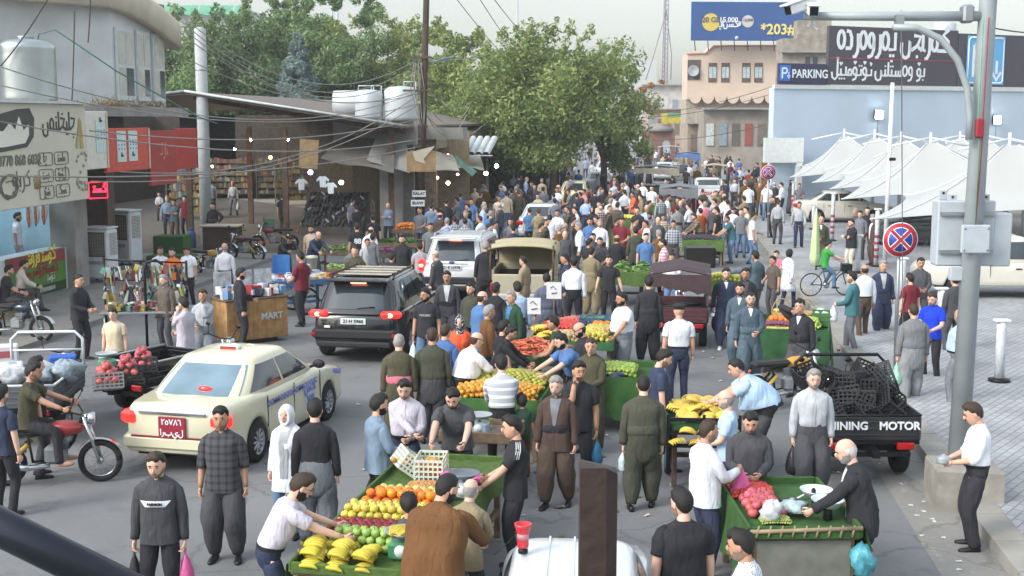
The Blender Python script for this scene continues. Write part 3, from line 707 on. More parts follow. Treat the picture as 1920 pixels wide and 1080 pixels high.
for k in range(9):
 a=k*.7;mb.tube([(.15*math.cos(a),-.1+.15*math.sin(a),7.2),(.32*math.cos(a),.2*math.sin(a),6.2),(.16*math.cos(a)+.1,-.16,5.2),(.2,-.1,4.4)],.018,4)
mb.build('cable_tangle',M('cable_pale','#8f8b84',.7),t)
mb=MB();mb.box((0,-.2,2.0),(.55,.03,.26));mb.box((-.05,-.2,1.62),(.55,.03,.26));pl=mb.build('notice',WHITEM,t)
for z_ in(2.0,1.62):text('XALAT' if z_>1.8 else 'BLAW',.16,BLACKM,t,(0 if z_>1.8 else-.05,-.22,z_),bold=.004)
# pale round lamp column by the hall
p=G(388,457);t=thing('round_column','thick pale round concrete column in front of the hall','column',(p.x,p.y,0))
mb=MB();mb.lathe([(.24,0),(.235,4),(.225,8.5),(.1,8.56)],n=20);mb.build('shaft',M('pale_concrete','#a7abad',.8,var=.1),t)
mb=MB();mb.tube([(-.22,0,8.5),(-.15,0,8.75),(0,0,8.9),(.15,0,8.75),(.22,0,8.5)],.02,5);mb.build('lifting_loop',RUST,t)
mb=MB();mb.lathe([(.245,6.88),(.245,6.92)],n=20);mb.build('band',STEEL,t)
# distant green roofed building peeping over the trees
p=AT(390,10,110);t=thing('green_roofed_building','far building with scalloped green awning peeping over the trees','building',(p.x,110,0))
mb=MB();mb.box((0,2,7),(8,4,14.2));mb.build('wall',WALLW,t)
mb=MB()
for k in range(5):mb.add([(-3.6+k*1.5,-.3,14.6),(-2.2+k*1.5,-.3,14.6),(-2.2+k*1.5,-1.0,13.9),(-2.9+k*1.5,-1.1,13.7),(-3.6+k*1.5,-1.0,13.9)],[(0,1,2,3,4)],0,False)
mb.build('scalloped_awning',M('green_awning','#5f9a80',.7),t)
# ================= right side: parking building, canopies, far buildings =================
pk=thing('parking_building','wide pale blue parking hall wall with a dark sign along its top','building')
pa,pb=Vector((16.9,68.0)),Vector((31.5,75.0))
pd=(pb-pa).normalized();prz=math.atan2(pd.y,pd.x)
p00=pa-pd*3.5
mb=MB();wallbox(mb,p00,pb+pd*12,.4,KZ,6.6,out=-.4);mb.build('wall',WALLB,pk)
mb=MB();wallbox(mb,p00-pd*.05,pb+pd*12,.2,6.55,6.75,out=-.1);mb.build('coping',FRAMEW,pk)
SIGN=M('sign_charcoal','#48454f',.6,var=.05)
sgn=thing('parking_sign','wide charcoal sign with white Kurdish lettering and a red line on the parking hall','sign',(pa.x,pa.y,6.78),prz)
mb=MB();mb.box((4.55,.05,1.57),(9.2,.2,3.1),b=.02);mb.box((13.2,.05,1.5),(8.0,.2,2.95),b=.02);mb.build('board',SIGN,sgn)
WL=M('sign_white','#dfe3e8',.5,var=0);REDL=M('sign_red','#a0404e',.6,var=0)
mb=MB();mb.box((4.5,-.06,1.42),(9.0,.02,.05));mb.build('red_line',REDL,sgn)
ps,w_=kurd('g.AE.r.a.j.y. .p.ae.r.w.ae.r.d.ae',.98)
f=8.0/w_;ps=[[(x*f,y)for x,y in q]for q in ps]
strokes(ps,.2,WL,sgn,(4.5,-.06,1.92))
ps,w_=kurd('b.o. .w.ae.s.t.a.n.y. .h.o.ti.o.m.b.ee.l',.58)
f=6.6/w_;ps=[[(x*f,y)for x,y in q]for q in ps]
strokes(ps,.115,WL,sgn,(3.5,-.06,.52))
PBLUE=M('sign_lightblue','#5fa9da',.5,var=.03)
mb=MB();mb.box((11.3,-.06,1.5),(2.9,.04,2.75),b=.15);mb.build('blue_panel',PBLUE,sgn)
mb=MB();mb.tube([(11.3+sx*1.35,-.085,1.5+sz*1.27)for sx,sz in((-1,-.9),(-.9,-1),(.9,-1),(1,-.9),(1,.9),(.9,1),(-.9,1),(-1,.9),(-1,-.9))],.045,4);mb.build('panel_border',WL,sgn)
strokes([[(-.75,-.95),(-.75,.85)],[(-.75,.8),(-.2,.8)]+arc(-.2,.35,.5,.45,90,-90,8)+[(-.75,-.1)]],.3,WL,sgn,(11.15,-.09,1.5))
strokes([[(0,.35),(0,-.4)],[(-.35,-.3),(0,-.75),(.35,-.3)]],.17,WL,sgn,(12.15,-.09,1.15))
s2=thing('parking_sign','smaller dark blue PARKING sign beside the large charcoal sign','sign',(pa.x-pd.x*3.3,pa.y-pd.y*3.3-.1,6.8),prz)
mb=MB();mb.box((1.6,.05,.52),(3.15,.18,1.1),b=.02);mb.build('board',M('sign_navy','#34344e',.6,var=.05),s2)
text('PARKING',.62,WL,s2,(2.05,-.05,.52),bold=.012,sx=.92)
mb=MB();mb.box((.42,-.05,.56),(.68,.04,.82),b=.04);mb.build('blue_panel',M('sign_blue','#2f72c4',.5),s2)
strokes([[(-.17,-.28),(-.17,.25)],[(-.17,.25),(0,.25)]+arc(0,.12,.14,.13,90,-90,6)+[(-.17,0)]],.085,WL,s2,(.38,-.08,.56))
strokes([[(0,.12),(0,-.12)],[(-.1,-.06),(0,-.22),(.1,-.06)]],.05,WL,s2,(.63,-.08,.5))
# white lean-to shop front at its corner
t=thing('corner_shop','small white fronted shop with a lit brown doorway at the corner of the parking hall','shop',(14.2,66.4,KZ),R(6))
mb=MB();mb.box((.1,0,3.2),(2.1,.3,1.3));mb.box((.95,.0,1.3),(.3,.3,2.6));mb.build('front_wall',FRAMEW,t)
mb=MB();mb.box((0,.8,1.28),(1.6,.2,2.56));mb.build('doorway',M('lit_brown_interior','#7a5a3c',.8,var=.5,scale=3),t)
bulb(Vector((14.3,66.9,2.4)),'#ffcf8a',14,'warm bulb inside the brown shop doorway',.09)
# flood lights on the wall
for px,py in((1641,215),(1862,225)):
 d=ray(px,py);k=(prz,pa);n_=Vector((pd.y,-pd.x,0));tt=(Vector((pa.x,pa.y,0))-Vector((0,0,CH))).dot(n_)/d.dot(n_);p=Vector((0,0,CH))+d*tt+n_*.3
 t=thing('flood_light','lit white flood light on the parking hall wall '+('above the white canopies' if px<1700 else 'behind the thick steel pole'),'lamp',p,prz)
 mb=MB();mb.box((0,.06,0),(.62,.12,.5),b=.03);mb.build('housing',BLACKM,t)
 mb=MB();mb.box((0,-.02,0),(.54,.03,.44),b=.015);mb.build('lens',M('flood_lens','#f4faff',.4,var=0,emit=14),t)
 mb=MB();mb.tube([(0,.05,-.25),(.02,.12,-1.6)],.015,4);mb.build('cord',BLACKM,t)
 # roof clutter of the parking hall
t=thing('water_tank','pale round water tank on the roof behind the charcoal sign','water tank',AT(1770,62,82))
mb=MB();mb.lathe([(.75,-.9),(.75,.55),(.6,.68),(.25,.72),(.22,.95),(.05,.98)],n=20);mb.build('tank_body',WT,t)
mb=MB();mb.box((0,0,-1.6),(1.6,1.4,1.4));mb.build('stand',CONC,t)
# tensile canopies over the parked cars
CAN=M('canopy_fabric','#afb0ae',.55,var=.04,scale=.5)
def canopy(apex,cs,lab,mast=True):
 """fabric drawn up to one peak, with curved edges hanging between its corners"""
 t=thing('tensile_canopy',lab,'canopy',(apex.x,apex.y,KZ),0,'white tensile canopies')
 o=Vector((apex.x,apex.y,KZ));ap=np.array(apex-o)
 n=len(cs);NA,NR=10,9
 C_=[np.array(Vector(c)-o)for c in cs]
 ring=[]
 for i in range(n):
  a,b2=C_[i],C_[(i+1)%n]
  for k in range(NA):
   u=k/NA;p=a*(1-u)+b2*u;mid=4*u*(1-u)
   ctr=np.array([ap[0],ap[1],p[2]])
   p=p+(ctr-p)*.14*mid;p[2]+=.16*mid
   ring.append(p)
 ring=np.array(ring)
 rows=[]
 for j in range(NR):
  v=j/(NR-1);w_=.04+.96*v
  q=ap[None]*1.0+(ring-ap[None])*w_
  h=ring[:,2]+(ap[2]-ring[:,2])*(1-v)**1.75
  q[:,2]=h;rows.append(q)
 mb=MB();mb.loft(np.array(rows),cap=False);lo=np.array(rows);lo[:,:,2]-=.012;mb.loft(lo[::-1],cap=False);mb.build('fabric',CAN,t)
 mb=MB()
 for i in range(n):mb.tube([ap+(C_[i]-ap)*(.04+.96*v)*np.array((1,1,0))+np.array((0,0,(C_[i][2]-ap[2])*0+(C_[i][2]+(ap[2]-C_[i][2])*(1-v)**1.75-ap[2])+.012))for v in np.linspace(0,1,9)],.022,5)
 mb.build('seam',WHITEM,t)
 mb=MB();mb.cyl((ap[0],ap[1],ap[2]-.35),(ap[0],ap[1],ap[2]+.4),.07,.05);mb.build('mast_tip',WHITEM,t)
 mb=MB()
 for s in(-1,1):mb.tube([(ap[0],ap[1],ap[2]+.2),(s*1.6,.2,ap[2]+.75-.9)],.045,6)
 mb.build('strut',WHITEM,t)
 if mast:
  mb=MB();mb.cyl((0,0,0),(0,0,ap[2]),.08);mb.build('mast',WHITEM,t)
 return t
names=('smallest white peaked canopy at the far end of the parking row','second white peaked canopy from the far end of the row','middle white peaked canopy over the white sedan','large white peaked canopy above the dark green car','nearest huge white peaked canopy above the white pickup')
spec=[((1583,256),64,2.3,3.2),((1640,259),59,2.3,3.4),((1690,264),54,2.3,3.6),((1745,268),48.5,2.25,4.0),((1893,272),41,2.15,5.2)]
for k,((px,py),Y,zc,r_)in enumerate(spec):
 ap=AT(px,py,Y);X,Yy=ap.x,ap.y
 canopy(ap,[(X-r_*1.05,Yy-2.0-.3*r_,zc-.15),(X+r_*1.2,Yy-2.2,zc),(X+r_*1.6,Yy+2.8,zc+.2),(X-r_*.5,Yy+2.8,zc+.2)],names[k])
for k,(px,py,Y,lab)in enumerate(((1845,262,55,'white peaked canopy of the back row behind the steel pole'),(1800,262,61,'white peaked canopy of the back row farther from the street'),(1925,300,50,'white canopy of the back row cut by the picture edge'))):
 ap=AT(px,py,Y);X,Yy=ap.x,ap.y
 canopy(ap,[(X-3.4,Yy-2.2,2.5),(X+3.4,Yy-1.6,2.5),(X+3.2,Yy+2.2,2.7),(X-2.6,Yy+2.2,2.7)],lab)
 # thin white lamp post in front of the canopies
p=G(1658,502,KZ);t=thing('lamp_post','thin white post rising in front of the white canopies','post',(p.x,p.y,KZ))
mb=MB();mb.tube([(0,0,0),(.03,0,6.0)],[.075,.06],10);mb.build('post',WHITEM,t)
mb=MB();mb.box((.1,-.05,3.55),(.22,.12,.1),b=.02);mb.build('camera',BLACKM,t)
mb=MB();mb.tube([(0,0,3.75),(-.3,-.05,3.7),(-.5,-.05,3.62)],.025,5);mb.build('bracket',WHITEM,t)
POLEM=M('pole_grey','#99a1a5',.55,metal=.15,var=.1,scale=2)
# thick steel pole with control cabinet, arms and cameras
p=G(1797,852,.6);PX,PY=p.x,p.y;ZP,SC=.782,.868
t=thing('steel_pole','thick galvanised steel pole rising from a concrete block by the kerb','pole',(PX,PY,ZP))
mb=MB();mb.tube([(0,0,-.25),(.12,0,7.2),(.16,0,9.6)],[.155,.12,.10],20);mb.build('shaft',POLEM,t)
mb=MB();mb.tube([(.0,-.0,6.33),(-1.3,-.0,6.33),(-2.55,.0,6.33)],[.075,.07,.06],10);mb.build('arm',POLEM,t)
mb=MB();mb.box((-.2,-.02,6.36),(.16,.22,.26),b=.03);mb.build('clamp',STEEL,t)
t2=thing('curved_arm','curved grey steel tube hanging from the horizontal arm down along the pole','arm',(PX,PY,ZP))
mb=MB();mb.tube([(-1.3,-.16,6.16),(-.95,-.16,6.15),(-.62,-.17,6.0),(-.36,-.18,5.7),(-.2,-.18,5.3),(-.14,-.18,4.9),(-.14,-.18,4.55)],.05,10);mb.build('tube',POLEM,t2)
mb=MB();mb.box((-1.2,-.1,6.24),(.12,.1,.2));mb.build('hanger',STEEL,t2)
mb=MB();mb.tube([(-.02,-.2,6.3),(-.03,-.2,4.7),(.02,-.17,4.5),(.0,-.2,2.9)],.012,5);mb.build('green_wire',M('wire_green','#6f9a84',.6),t2)
mb=MB();mb.tube([(.07,-.17,6.3),(.05,-.19,4.9),(.06,-.18,4.65),(.0,-.19,2.9)],.010,5);mb.build('red_wire',M('wire_red','#8c3440',.6),t2)
mb=MB();mb.box((.0,-.2,4.72),(.12,.08,.28),b=.02);mb.build('red_box',M('box_red','#8f2735',.5),t2)
t3=thing('control_cabinet','pale grey control cabinet clamped to the thick steel pole','cabinet',(PX,PY,ZP))
CAB=M('cabinet_grey','#a6aeb5',.5,var=.06)
mb=MB();mb.box((-.0,.28,3.15),(.86,.3,.98),b=.02);mb.build('cabinet_body',CAB,t3)
mb=MB();mb.box((.56,.3,3.05),(.28,.28,.8),b=.015);mb.build('side_cabinet',CAB,t3)
mb=MB();mb.box((.02,-.2,3.1),(.42,.06,.42),b=.015);mb.build('front_plate',CAB,t3)
for z in(2.88,3.45):
 mb=MB();mb.box((.0,.1,z),(.8,.06,.05));mb.build('bracket',STEEL,t3)
for x,z in((-.32,3.72),(-.18,3.66),(.32,3.66)):
 mb=MB();mb.box((x,.28,z),(.12,.04,.14),b=.01);mb.cyl((x,.255,z+.03),(x,.262,z+.03),.02,n=8,m=1);mb.build('lug',[CAB,DARK],t3)
for x in(-.15,.19):
 for z in(2.94,3.26):
  mb=MB();mb.cyl((x,-.232,z),(x,-.242,z),.016,n=8);mb.build('bolt',STEEL,t3)
mb=MB();mb.box((-.15,.02,2.56),(.22,.12,.2),b=.01);mb.build('junction_box',CAB,t3)
def cctv(p,rz,tilt,lab):
 t=thing('security_camera',lab,'camera',p)
 rot=Matrix.Rotation(rz,3,'Z')@Matrix.Rotation(tilt,3,'X')
 mb=MB();mb.box((0,0,0),(.13,.42,.13),rot=rot,b=.02);mb.build('housing',WHITEM,t)
 mb=MB();mb.box(rot@Vector((0,-.02,.075)),(.16,.5,.02),rot=rot,b=.006);mb.build('sun_shield',WHITEM,t)
 mb=MB();mb.box(rot@Vector((0,-.215,0)),(.105,.012,.105),rot=rot);mb.build('lens_window',M('lens_black','#101216',.15),t)
 mb=MB();mb.tube([rot@Vector((0,.12,-.06)),(rot@Vector((0,.12,-.06)))+Vector((.05,.05,-.16)),Vector((.12,.1,-.25))],.02,6);mb.build('bracket',WHITEM,t)
t.scale=t2.scale=t3.scale=(SC,)*3
cctv(Vector((PX-2.27,PY-.05,6.40)),R(-64),R(18),'white camera at the arm end looking along the street')
cctv(Vector((PX-2.14,PY-.05,6.36)),R(-4),R(12),'white camera at the arm end with its dark window towards the viewer')
t=thing('concrete_block','rough concrete block at the foot of the steel pole','block',(PX-.06,PY-.25,0))
mb=MB()
a=[(-.40,-.30),(.42,-.42),(.5,.30),(-.32,.42)]
V=[(x*1.02,y*1.02,.0)for x,y in a]+[(x,y,.52)for x,y in a]+[(x*.96,y*.96,.55)for x,y in a]
mb.add(V,[(0,1,5,4),(1,2,6,5),(2,3,7,6),(3,0,4,7),(4,5,9,8),(5,6,10,9),(6,7,11,10),(7,4,8,11),(8,9,10,11)],0,False)
mb.build('block',M('block_concrete','#8b8780',.95,var=.22,scale=3,bump=.6,bscale=14),t)
# signs and bollards
SRED=M('sign_ring_red','#ab2b36',.5,var=.04);SBLUE=M('sign_disc_blue','#2a49a0',.5,var=.04)
def nostop(px,py,pyb,r_,lab):
 b_=G(px-8 if px>1500 else px,pyb,KZ);c=AT(px,py,b_.y)
 t=thing('no_stopping_sign',lab,'road sign',(b_.x,b_.y,KZ))
 dx,z=c.x-b_.x,c.z-KZ
 def disc(r0,y,m,nm,th=.01):
  mb=MB();mb.lathe([(r0,0),(r0,th)],n=36,axis='y');mb.v[0]+=np.array((dx,y,z));mb.build(nm,m,t)
 disc(r_,-.075,WL,'rim');disc(r_*.96,-.079,SRED,'ring');disc(r_*.72,-.083,WL,'inner_rim');disc(r_*.68,-.087,SBLUE,'disc')
 for s in(-1,1):
  mb=MB();mb.box((0,-.094-.002*s,0),(r_*1.36,.008,r_*.26),rot=Matrix.Rotation(R(45*s),3,'Y'));mb.build('cross_border',WL,t,(dx,0,z))
  mb=MB();mb.box((0,-.101-.002*s,0),(r_*1.5,.008,r_*.17),rot=Matrix.Rotation(R(45*s),3,'Y'));mb.build('cross_bar',SRED,t,(dx,0,z))
 mb=MB();mb.tube([(0,0,0),(dx,-.0,z+r_*.8)],.035,8);mb.build('post',STEEL,t)
nostop(1686,449,695,.335,'large red and blue no stopping sign on a thin post by the kerb')
nostop(1440,323,446,.30,'distant red and blue no stopping sign at the corner shop')
def bollard(px,pyb,h,lab,stripe=False,w_=.09):
 p=G(px,pyb,KZ);t=thing('bollard',lab,'bollard',(p.x,p.y,KZ))
 mb=MB();mb.lathe([(w_*2.2,0),(w_*2.2,.05),(w_*1.3,.07)],n=14);mb.build('base',BLACKM if not stripe else M('rubber','#2a2a2c',.9),t)
 mb=MB();mb.tube([(0,0,.05),(0,0,h-.08),(0,0,h-.02)],[w_,w_,w_*.8],10);mb.build('post',M('chipped_white','#c7ccd0',.6,var=.16,scale=9),t)
 mb=MB();mb.box((0,0,h),(w_*3.2,w_*2,.05),b=.015);mb.build('cap',WHITEM,t)
 if stripe:
  for k in range(4):
   mb=MB();mb.lathe([(w_*1.06,.3+k*.22),(w_*1.06,.40+k*.22)],n=12);mb.build('red_band',M('band_red','#93384c',.6),t)
for px,pyb,h,lab in((1873,715,1.15,'white chipped bollard on the open paving past the steel pole'),(1762,632,1.1,'white bollard just behind the man in the blue sweater'),(1607,512,1.2,'white bollard beside the man in beige trousers'),(1690,560,1.1,'white bollard behind the large no stopping sign'),(1525,430,1.1,'slim white bollard by the far parking entrance')):
 bollard(px,pyb,h,lab)
for px,pyb,h,lab in((1560,452,1.9,'red and white banded post with a small notice near the white sedan'),(1642,500,1.9,'red and white banded post beside the dark suited men'),(1486,405,1.7,'red and white banded post at the shop corner')):
 bollard(px,pyb,h,lab,True,.075)
 # rolled green and white parasol leaning on the pavement
p=G(1527,512,KZ);t=thing('folded_parasol','folded lime green and white parasol standing upright on the pavement','parasol',(p.x,p.y,KZ))
mb=MB();rr=[]
for z,r_ in((.25,.1),(.5,.14),(1.2,.1),(1.75,.06),(1.95,.02)):
 a=np.arange(16)*math.pi/8;rr.append(np.stack([np.cos(a)*r_*(1+.25*np.cos(a*8)),np.sin(a)*r_*(1+.25*np.cos(a*8)),np.full(16,z)],1))
mb.loft(rr);mb.build('folded_cloth',mix_mat('lime_stripes','#9fc04a','#d8ddd0',lambda t_,tc:node(t_,'ShaderNodeTexWave',Scale=4.0).outputs['Fac']),t)
mb=MB();mb.cyl((0,0,0),(0,0,2.05),.02);mb.build('pole',WHITEM,t)
# ---- far end of the street ----
PEACH=M('peach_render','#c6b2a2',.85,var=.07,scale=.6)
YB=130.0
def ZX(px,py,Y=YB):p=AT(px,py,Y);return p.x,p.z
t=thing('beige_building','peach two storey building with a scalloped balcony edge under the blue billboard','building',(0,0,0))
x0,z0=ZX(1288,186);x1,_=ZX(1475,186);_,zt=ZX(1380,86);_,zt2=ZX(1290,100)
mb=MB();mb.prism([(x0,z0),(x1+4,z0),(x1+4,zt),(x0+2.6,zt),(x0+1.8,zt2),(x0,zt2)],4);o=mb.build('upper_wall',PEACH,t,(0,YB,0))
mb=MB();mb.tube([(x0-.1,-.08,zt2),(x0+1.8,-.08,zt2),(x0+2.6,-.08,zt),(x1+4,-.08,zt)],.12,6);mb.build('cornice',M('cornice_pink','#b98e7c',.8),t,(0,YB,0))
for k in range(9):
 xx=x0+.2+k*1.28
 mb=MB();mb.prism([(xx+.64+.62*math.cos(a),z0+.3-.75*math.sin(a))for a in np.linspace(0,math.pi,9)],.3);mb.build('scallop',PEACH,t,(0,YB-.32,0))
for px in(1336,1360,1399,1422):
 x,z=ZX(px,136);fr=MB();fr.box((x,YB-.03,z),(.85,.1,1.95));wf=fr.build('window',M('brown_frame','#5c4a44',.7),t)
 for dx in(-.19,.19):
  mb=MB();mb.box((x+dx,YB-.09,z),(.34,.03,1.1));mb.build('pane',M('bright_glass','#a9b7bd',.15,var=.2),wf)
x,z=ZX(1301,131);mb=MB();mb.box((x,YB-.05,z),(1.3,.1,2.0));mb.build('lattice_opening',M('lattice','#4f4b4a',.8,var=.5,scale=4),t)
mb=MB();mb.lathe([(.02,.1),(.3,.06),(.55,-.05),(.57,-.05),(.3,.1)],(x-.1,YB-.4,z-.1),18,axis='y');mb.build('satellite_dish',STEELP,t)
mb=MB();mb.box(((x0+x1)/2+2,YB+2.5,z0/2),(x1-x0+4,4,z0));mb.build('lower_wall',M('lower_stone','#a2978a',.9,var=.2),t)
bb=thing('billboard','blue phone company billboard with yellow circle on top of the peach building','billboard',(*[AT(1403,40,128)[i]for i in(0,1)],AT(1403,40,128).z),R(4))
wB,hB=212*128/F,70*128/F
mb=MB();mb.box((0,.1,0),(wB,.25,hB),b=.03);mb.build('panel',M('billboard_blue','#2d4f86',.5,var=.06,scale=.4),bb)
u_=128/F
def bpt(px,py):return((px-1403)*u_,-.06,(40-py)*u_)
mb=MB();mb.lathe([(16*u_,0),(16*u_,.03)],bpt(1333,42),24,axis='y',smooth=False);mb.build('yellow_circle',M('billboard_yellow','#c9b155',.5,var=.04),bb)
mb=MB();mb.lathe([(11*u_,0),(11*u_,.03)],bpt(1402,40),24,axis='y',smooth=False);mb.build('pale_circle',M('billboard_grey','#bdb9b4',.5,var=.04),bb)
DBL=M('billboard_ink','#43486a',.6,var=0)
def bt(s,px,py,size,mt,bold=.01):
 x,y,z=bpt(px,py);text(s,size*u_,mt,bb,(x,-.1,z),bold=bold)
bt('20 GB',1333,38,13,DBL,.012);bt('15,000',1366,38,13,WL,.012);bt('15,000',1402,38,7,DBL,.006)
bt('*203#',1459,55,26,M('billboard_lemon','#dccb7a',.5,var=0),.03)
ps,_=kurd('k.s.y.a.p',9*u_);x,y,z=bpt(1366,50);strokes(ps,2*u_,WL,bb,(x,-.08,z))
ps,_=kurd('b.r',7*u_);x,y,z=bpt(1386,46);strokes(ps,2*u_,WL,bb,(x,-.08,z))
mb=MB();mb.lathe([(3.5*u_,0),(3.5*u_,.02)],bpt(1382,70),12,axis='y');mb.build('small_dot',M('billboard_grey','#bdb9b4',.5),bb)
mb=MB()
for k in range(9):x=-wB/2+.4+k*wB/8.6;mb.tube([(x,.2,-hB/2),(x+.1,.2,-hB/2-1.0)],.05,5)
mb.build('support_frame',BLACKM,bb)
# rough stone building behind the parking sign
p=AT(1470,60,100);t=thing('stone_building','unfinished grey stone block building between the billboard and the charcoal sign','building',(0,0,0))
xa,za=AT(1468,72,100).x,AT(1468,72,100).z;xb=AT(1560,72,100).x
mb=MB();mb.box(((xa+xb)/2,101.2,za/2),(xb-xa,2.4,za));mb.build('wall',M('block_wall','#8d857b',.95,var=.28,scale=2.2,bump=.5),t)
xc,zc=AT(1497,52,100).x,AT(1497,52,100).z
mb=MB();mb.box(((xc+xb)/2,101,za+(zc-za)/2+.3),(xb-xc,1.4,zc-za+.6));mb.build('parapet',M('block_wall','#8d857b',.95),t)
mb=MB();mb.box(((xa+xb)/2-.2,99.8,AT(0,96,100).z),(xb-xa,.6,.25));mb.build('ledge',CONC,t)
for px in(1514,1528):x,z=AT(px,115,100).x,AT(px,115,100).z;mb=MB();mb.box((x,99.97,z),(.35,.1,.7));mb.build('window',GLASS,t)
# shops beneath the peach building and along the far pavement
STRIP=[(1290,232,1432,300,122,'#97897b'),(1215,205,1292,262,185,'#a48f86'),(1205,160,1292,205,210,'#b6b1ab'),(1320,205,1440,240,118,'#8f877e')]
for k,(a,b2,c,d,Y,col)in enumerate(STRIP):
 p,q=AT(a,b2,Y),AT(c,d,Y)
 t=thing('far_shop',('row of dim shops below the peach building','brick fronted shop with a pink ledge at the far end of the street','pale flat building with railings below the lattice mast','cluttered balcony front beside the peach building')[k],'building',(0,0,0))
 h=p.z;mb=MB();mb.box(((p.x+q.x)/2,Y+3,h/2),(q.x-p.x,6,h));mb.build('wall',M('far_wall%d'%k,col,.9,var=.25,scale=.8),t)
 n_=5
 for i in range(n_):
  x=p.x+(q.x-p.x)*(i+.5)/n_;mb=MB();mb.box((x,Y-.05,h*.6),((q.x-p.x)/n_*.6,.12,h*.35));mb.build('shutter',M('far_shutter%d'%((i*3+k)%5),('#6b625c','#7d8a94','#8a4a40','#b3b6b4','#5b5550')[(i*3+k)%5],.7,var=.2),t)
 mb=MB();mb.box(((p.x+q.x)/2,Y-.4,h+.06),(q.x-p.x+.4,1.0,.16));mb.build('ledge',M('pink_ledge','#a98f8c',.8)if k==1 else CONC,t)
p=AT(1264,222,150);t=thing('shop_sign','yellow and green shop sign at the far end of the street','sign',p)
mb=MB();mb.box((0,0,0),(3.0,.2,1.2));mb.build('board',M('far_yellow','#b3a23c',.6,var=.3,scale=2),t)
mb=MB();mb.box((.3,-.12,.35),(2.2,.03,.4));mb.build('green_band',M('far_green','#4f8a70',.6),t)
p=G(1237,284);t=thing('domed_kiosk','brown brick kiosk with a shallow domed roof at the end of the street','kiosk',(p.x,150,0))
u_=150/F;p=AT(1237,284,150);zz=AT(1237,246,150).z
mb=MB();mb.box((p.x-t.location.x,1.5,zz/2),(56*u_,3,zz));mb.build('wall',M('brown_brick','#7b5a52',.9,var=.2),t)
mb=MB();mb.lathe([(30*u_,0),(26*u_,7*u_),(14*u_,13*u_),(.1,14.5*u_)],(p.x-t.location.x,1.2,zz),20);mb.build('dome',M('dome_grey','#857c78',.8),t)
for dx in(-22,12):mb=MB();mb.prism([(dx*u_+.45*math.cos(a),zz*.55+.5*math.sin(a))for a in np.linspace(0,math.pi,8)]+[(dx*u_-.45,0.6),(dx*u_+.45,.6)],.1);mb.build('arched_window',M('kiosk_glass','#9aa5a8',.3),t,(p.x-t.location.x,-.06,0))
# lattice mast
p=AT(1247,175,260);u_=260/F;zt=AT(1247,-40,260).z
t=thing('lattice_mast','tall red and white lattice radio mast at the end of the street','mast',(p.x,260,0))
w0,w1=10*u_,8*u_
legs=[(-.5,-.3),(.5,-.3),(0,.5)]
for lx,ly in legs:mb=MB();mb.tube([(lx*w0-.3,ly*w0,0),(lx*w1,ly*w1,zt)],.1,5);mb.build('leg',M('mast_steel','#7d7480',.6),t)
mb=MB();nb=34
for k in range(nb):
 za,zb=zt*k/nb,zt*(k+1)/nb
 for i in range(3):
  a,b2=legs[i],legs[(i+1)%3];w_=w0+(w1-w0)*k/nb
  mb.tube([(a[0]*w_,a[1]*w_,za),(b2[0]*w_,b2[1]*w_,zb)],.06,4)
mb.build('lattice_bracing',M('mast_steel','#7d7480',.6),t)
for s in(-1,1):mb=MB();mb.tube([(0,0,AT(0,20,260).z),(s*22*u_ if s<0 else 11*u_,0,AT(0,104,260).z),(s*36*u_ if s<0 else 10*u_,0,AT(0,150,260).z)],.09,4);mb.build('guy_strut',M('mast_steel','#7d7480',.6),t)
# minarets
for px,pt,pb_,lab in((1154,90,160,'slender distant minaret with a grey cap, the shorter of two'),(1184,88,130,'slender distant minaret with a grey cap, the stouter of two')):
 Y=420;u_=Y/F;p=AT(px,pt,Y);t=thing('minaret',lab,'minaret',(p.x,Y,0))
 zt=p.z;r_=3.5*u_
 mb=MB();mb.lathe([(r_*.8,0),(r_*.75,zt-14*u_),(r_*1.25,zt-12*u_),(r_*1.25,zt-10*u_)],n=10);mb.build('shaft',M('minaret_stone','#b3b3b0',.9),t)
 mb=MB();mb.lathe([(r_*1.3,zt-9*u_),(r_*1.2,zt-6*u_),(r_*.4,zt-2*u_),(.05,zt+2*u_)],n=10);mb.build('cap',M('minaret_cap','#7f7c80',.8),t)
for px,Y in((970,300),(632,260),(622,262)):
 p=AT(px,10,Y);t=thing('antenna',('thin far aerial rising above the street trees' if px>900 else 'thin aerial rising above the dark trees' if px>625 else 'slim second aerial above the dark trees'),'antenna',(p.x,Y,0))
 mb=MB();mb.tube([(0,0,0),(0,0,AT(0,-20,Y).z)],.25,5);mb.build('rod',STEELP,t)
 mb=MB();mb.lathe([(.5,AT(0,55,Y).z),(.6,AT(0,45,Y).z),(.1,AT(0,40,Y).z)],n=8);mb.build('cluster',STEELP,t)
p=AT(1190,112,400);t=thing('far_block','pale block below the minarets far beyond the trees','building',(p.x,400,0))
mb=MB();mb.box((0,4,p.z/2-0),(14,8,p.z));mb.build('wall',M('far_pale','#b4b6b5',.9),t)
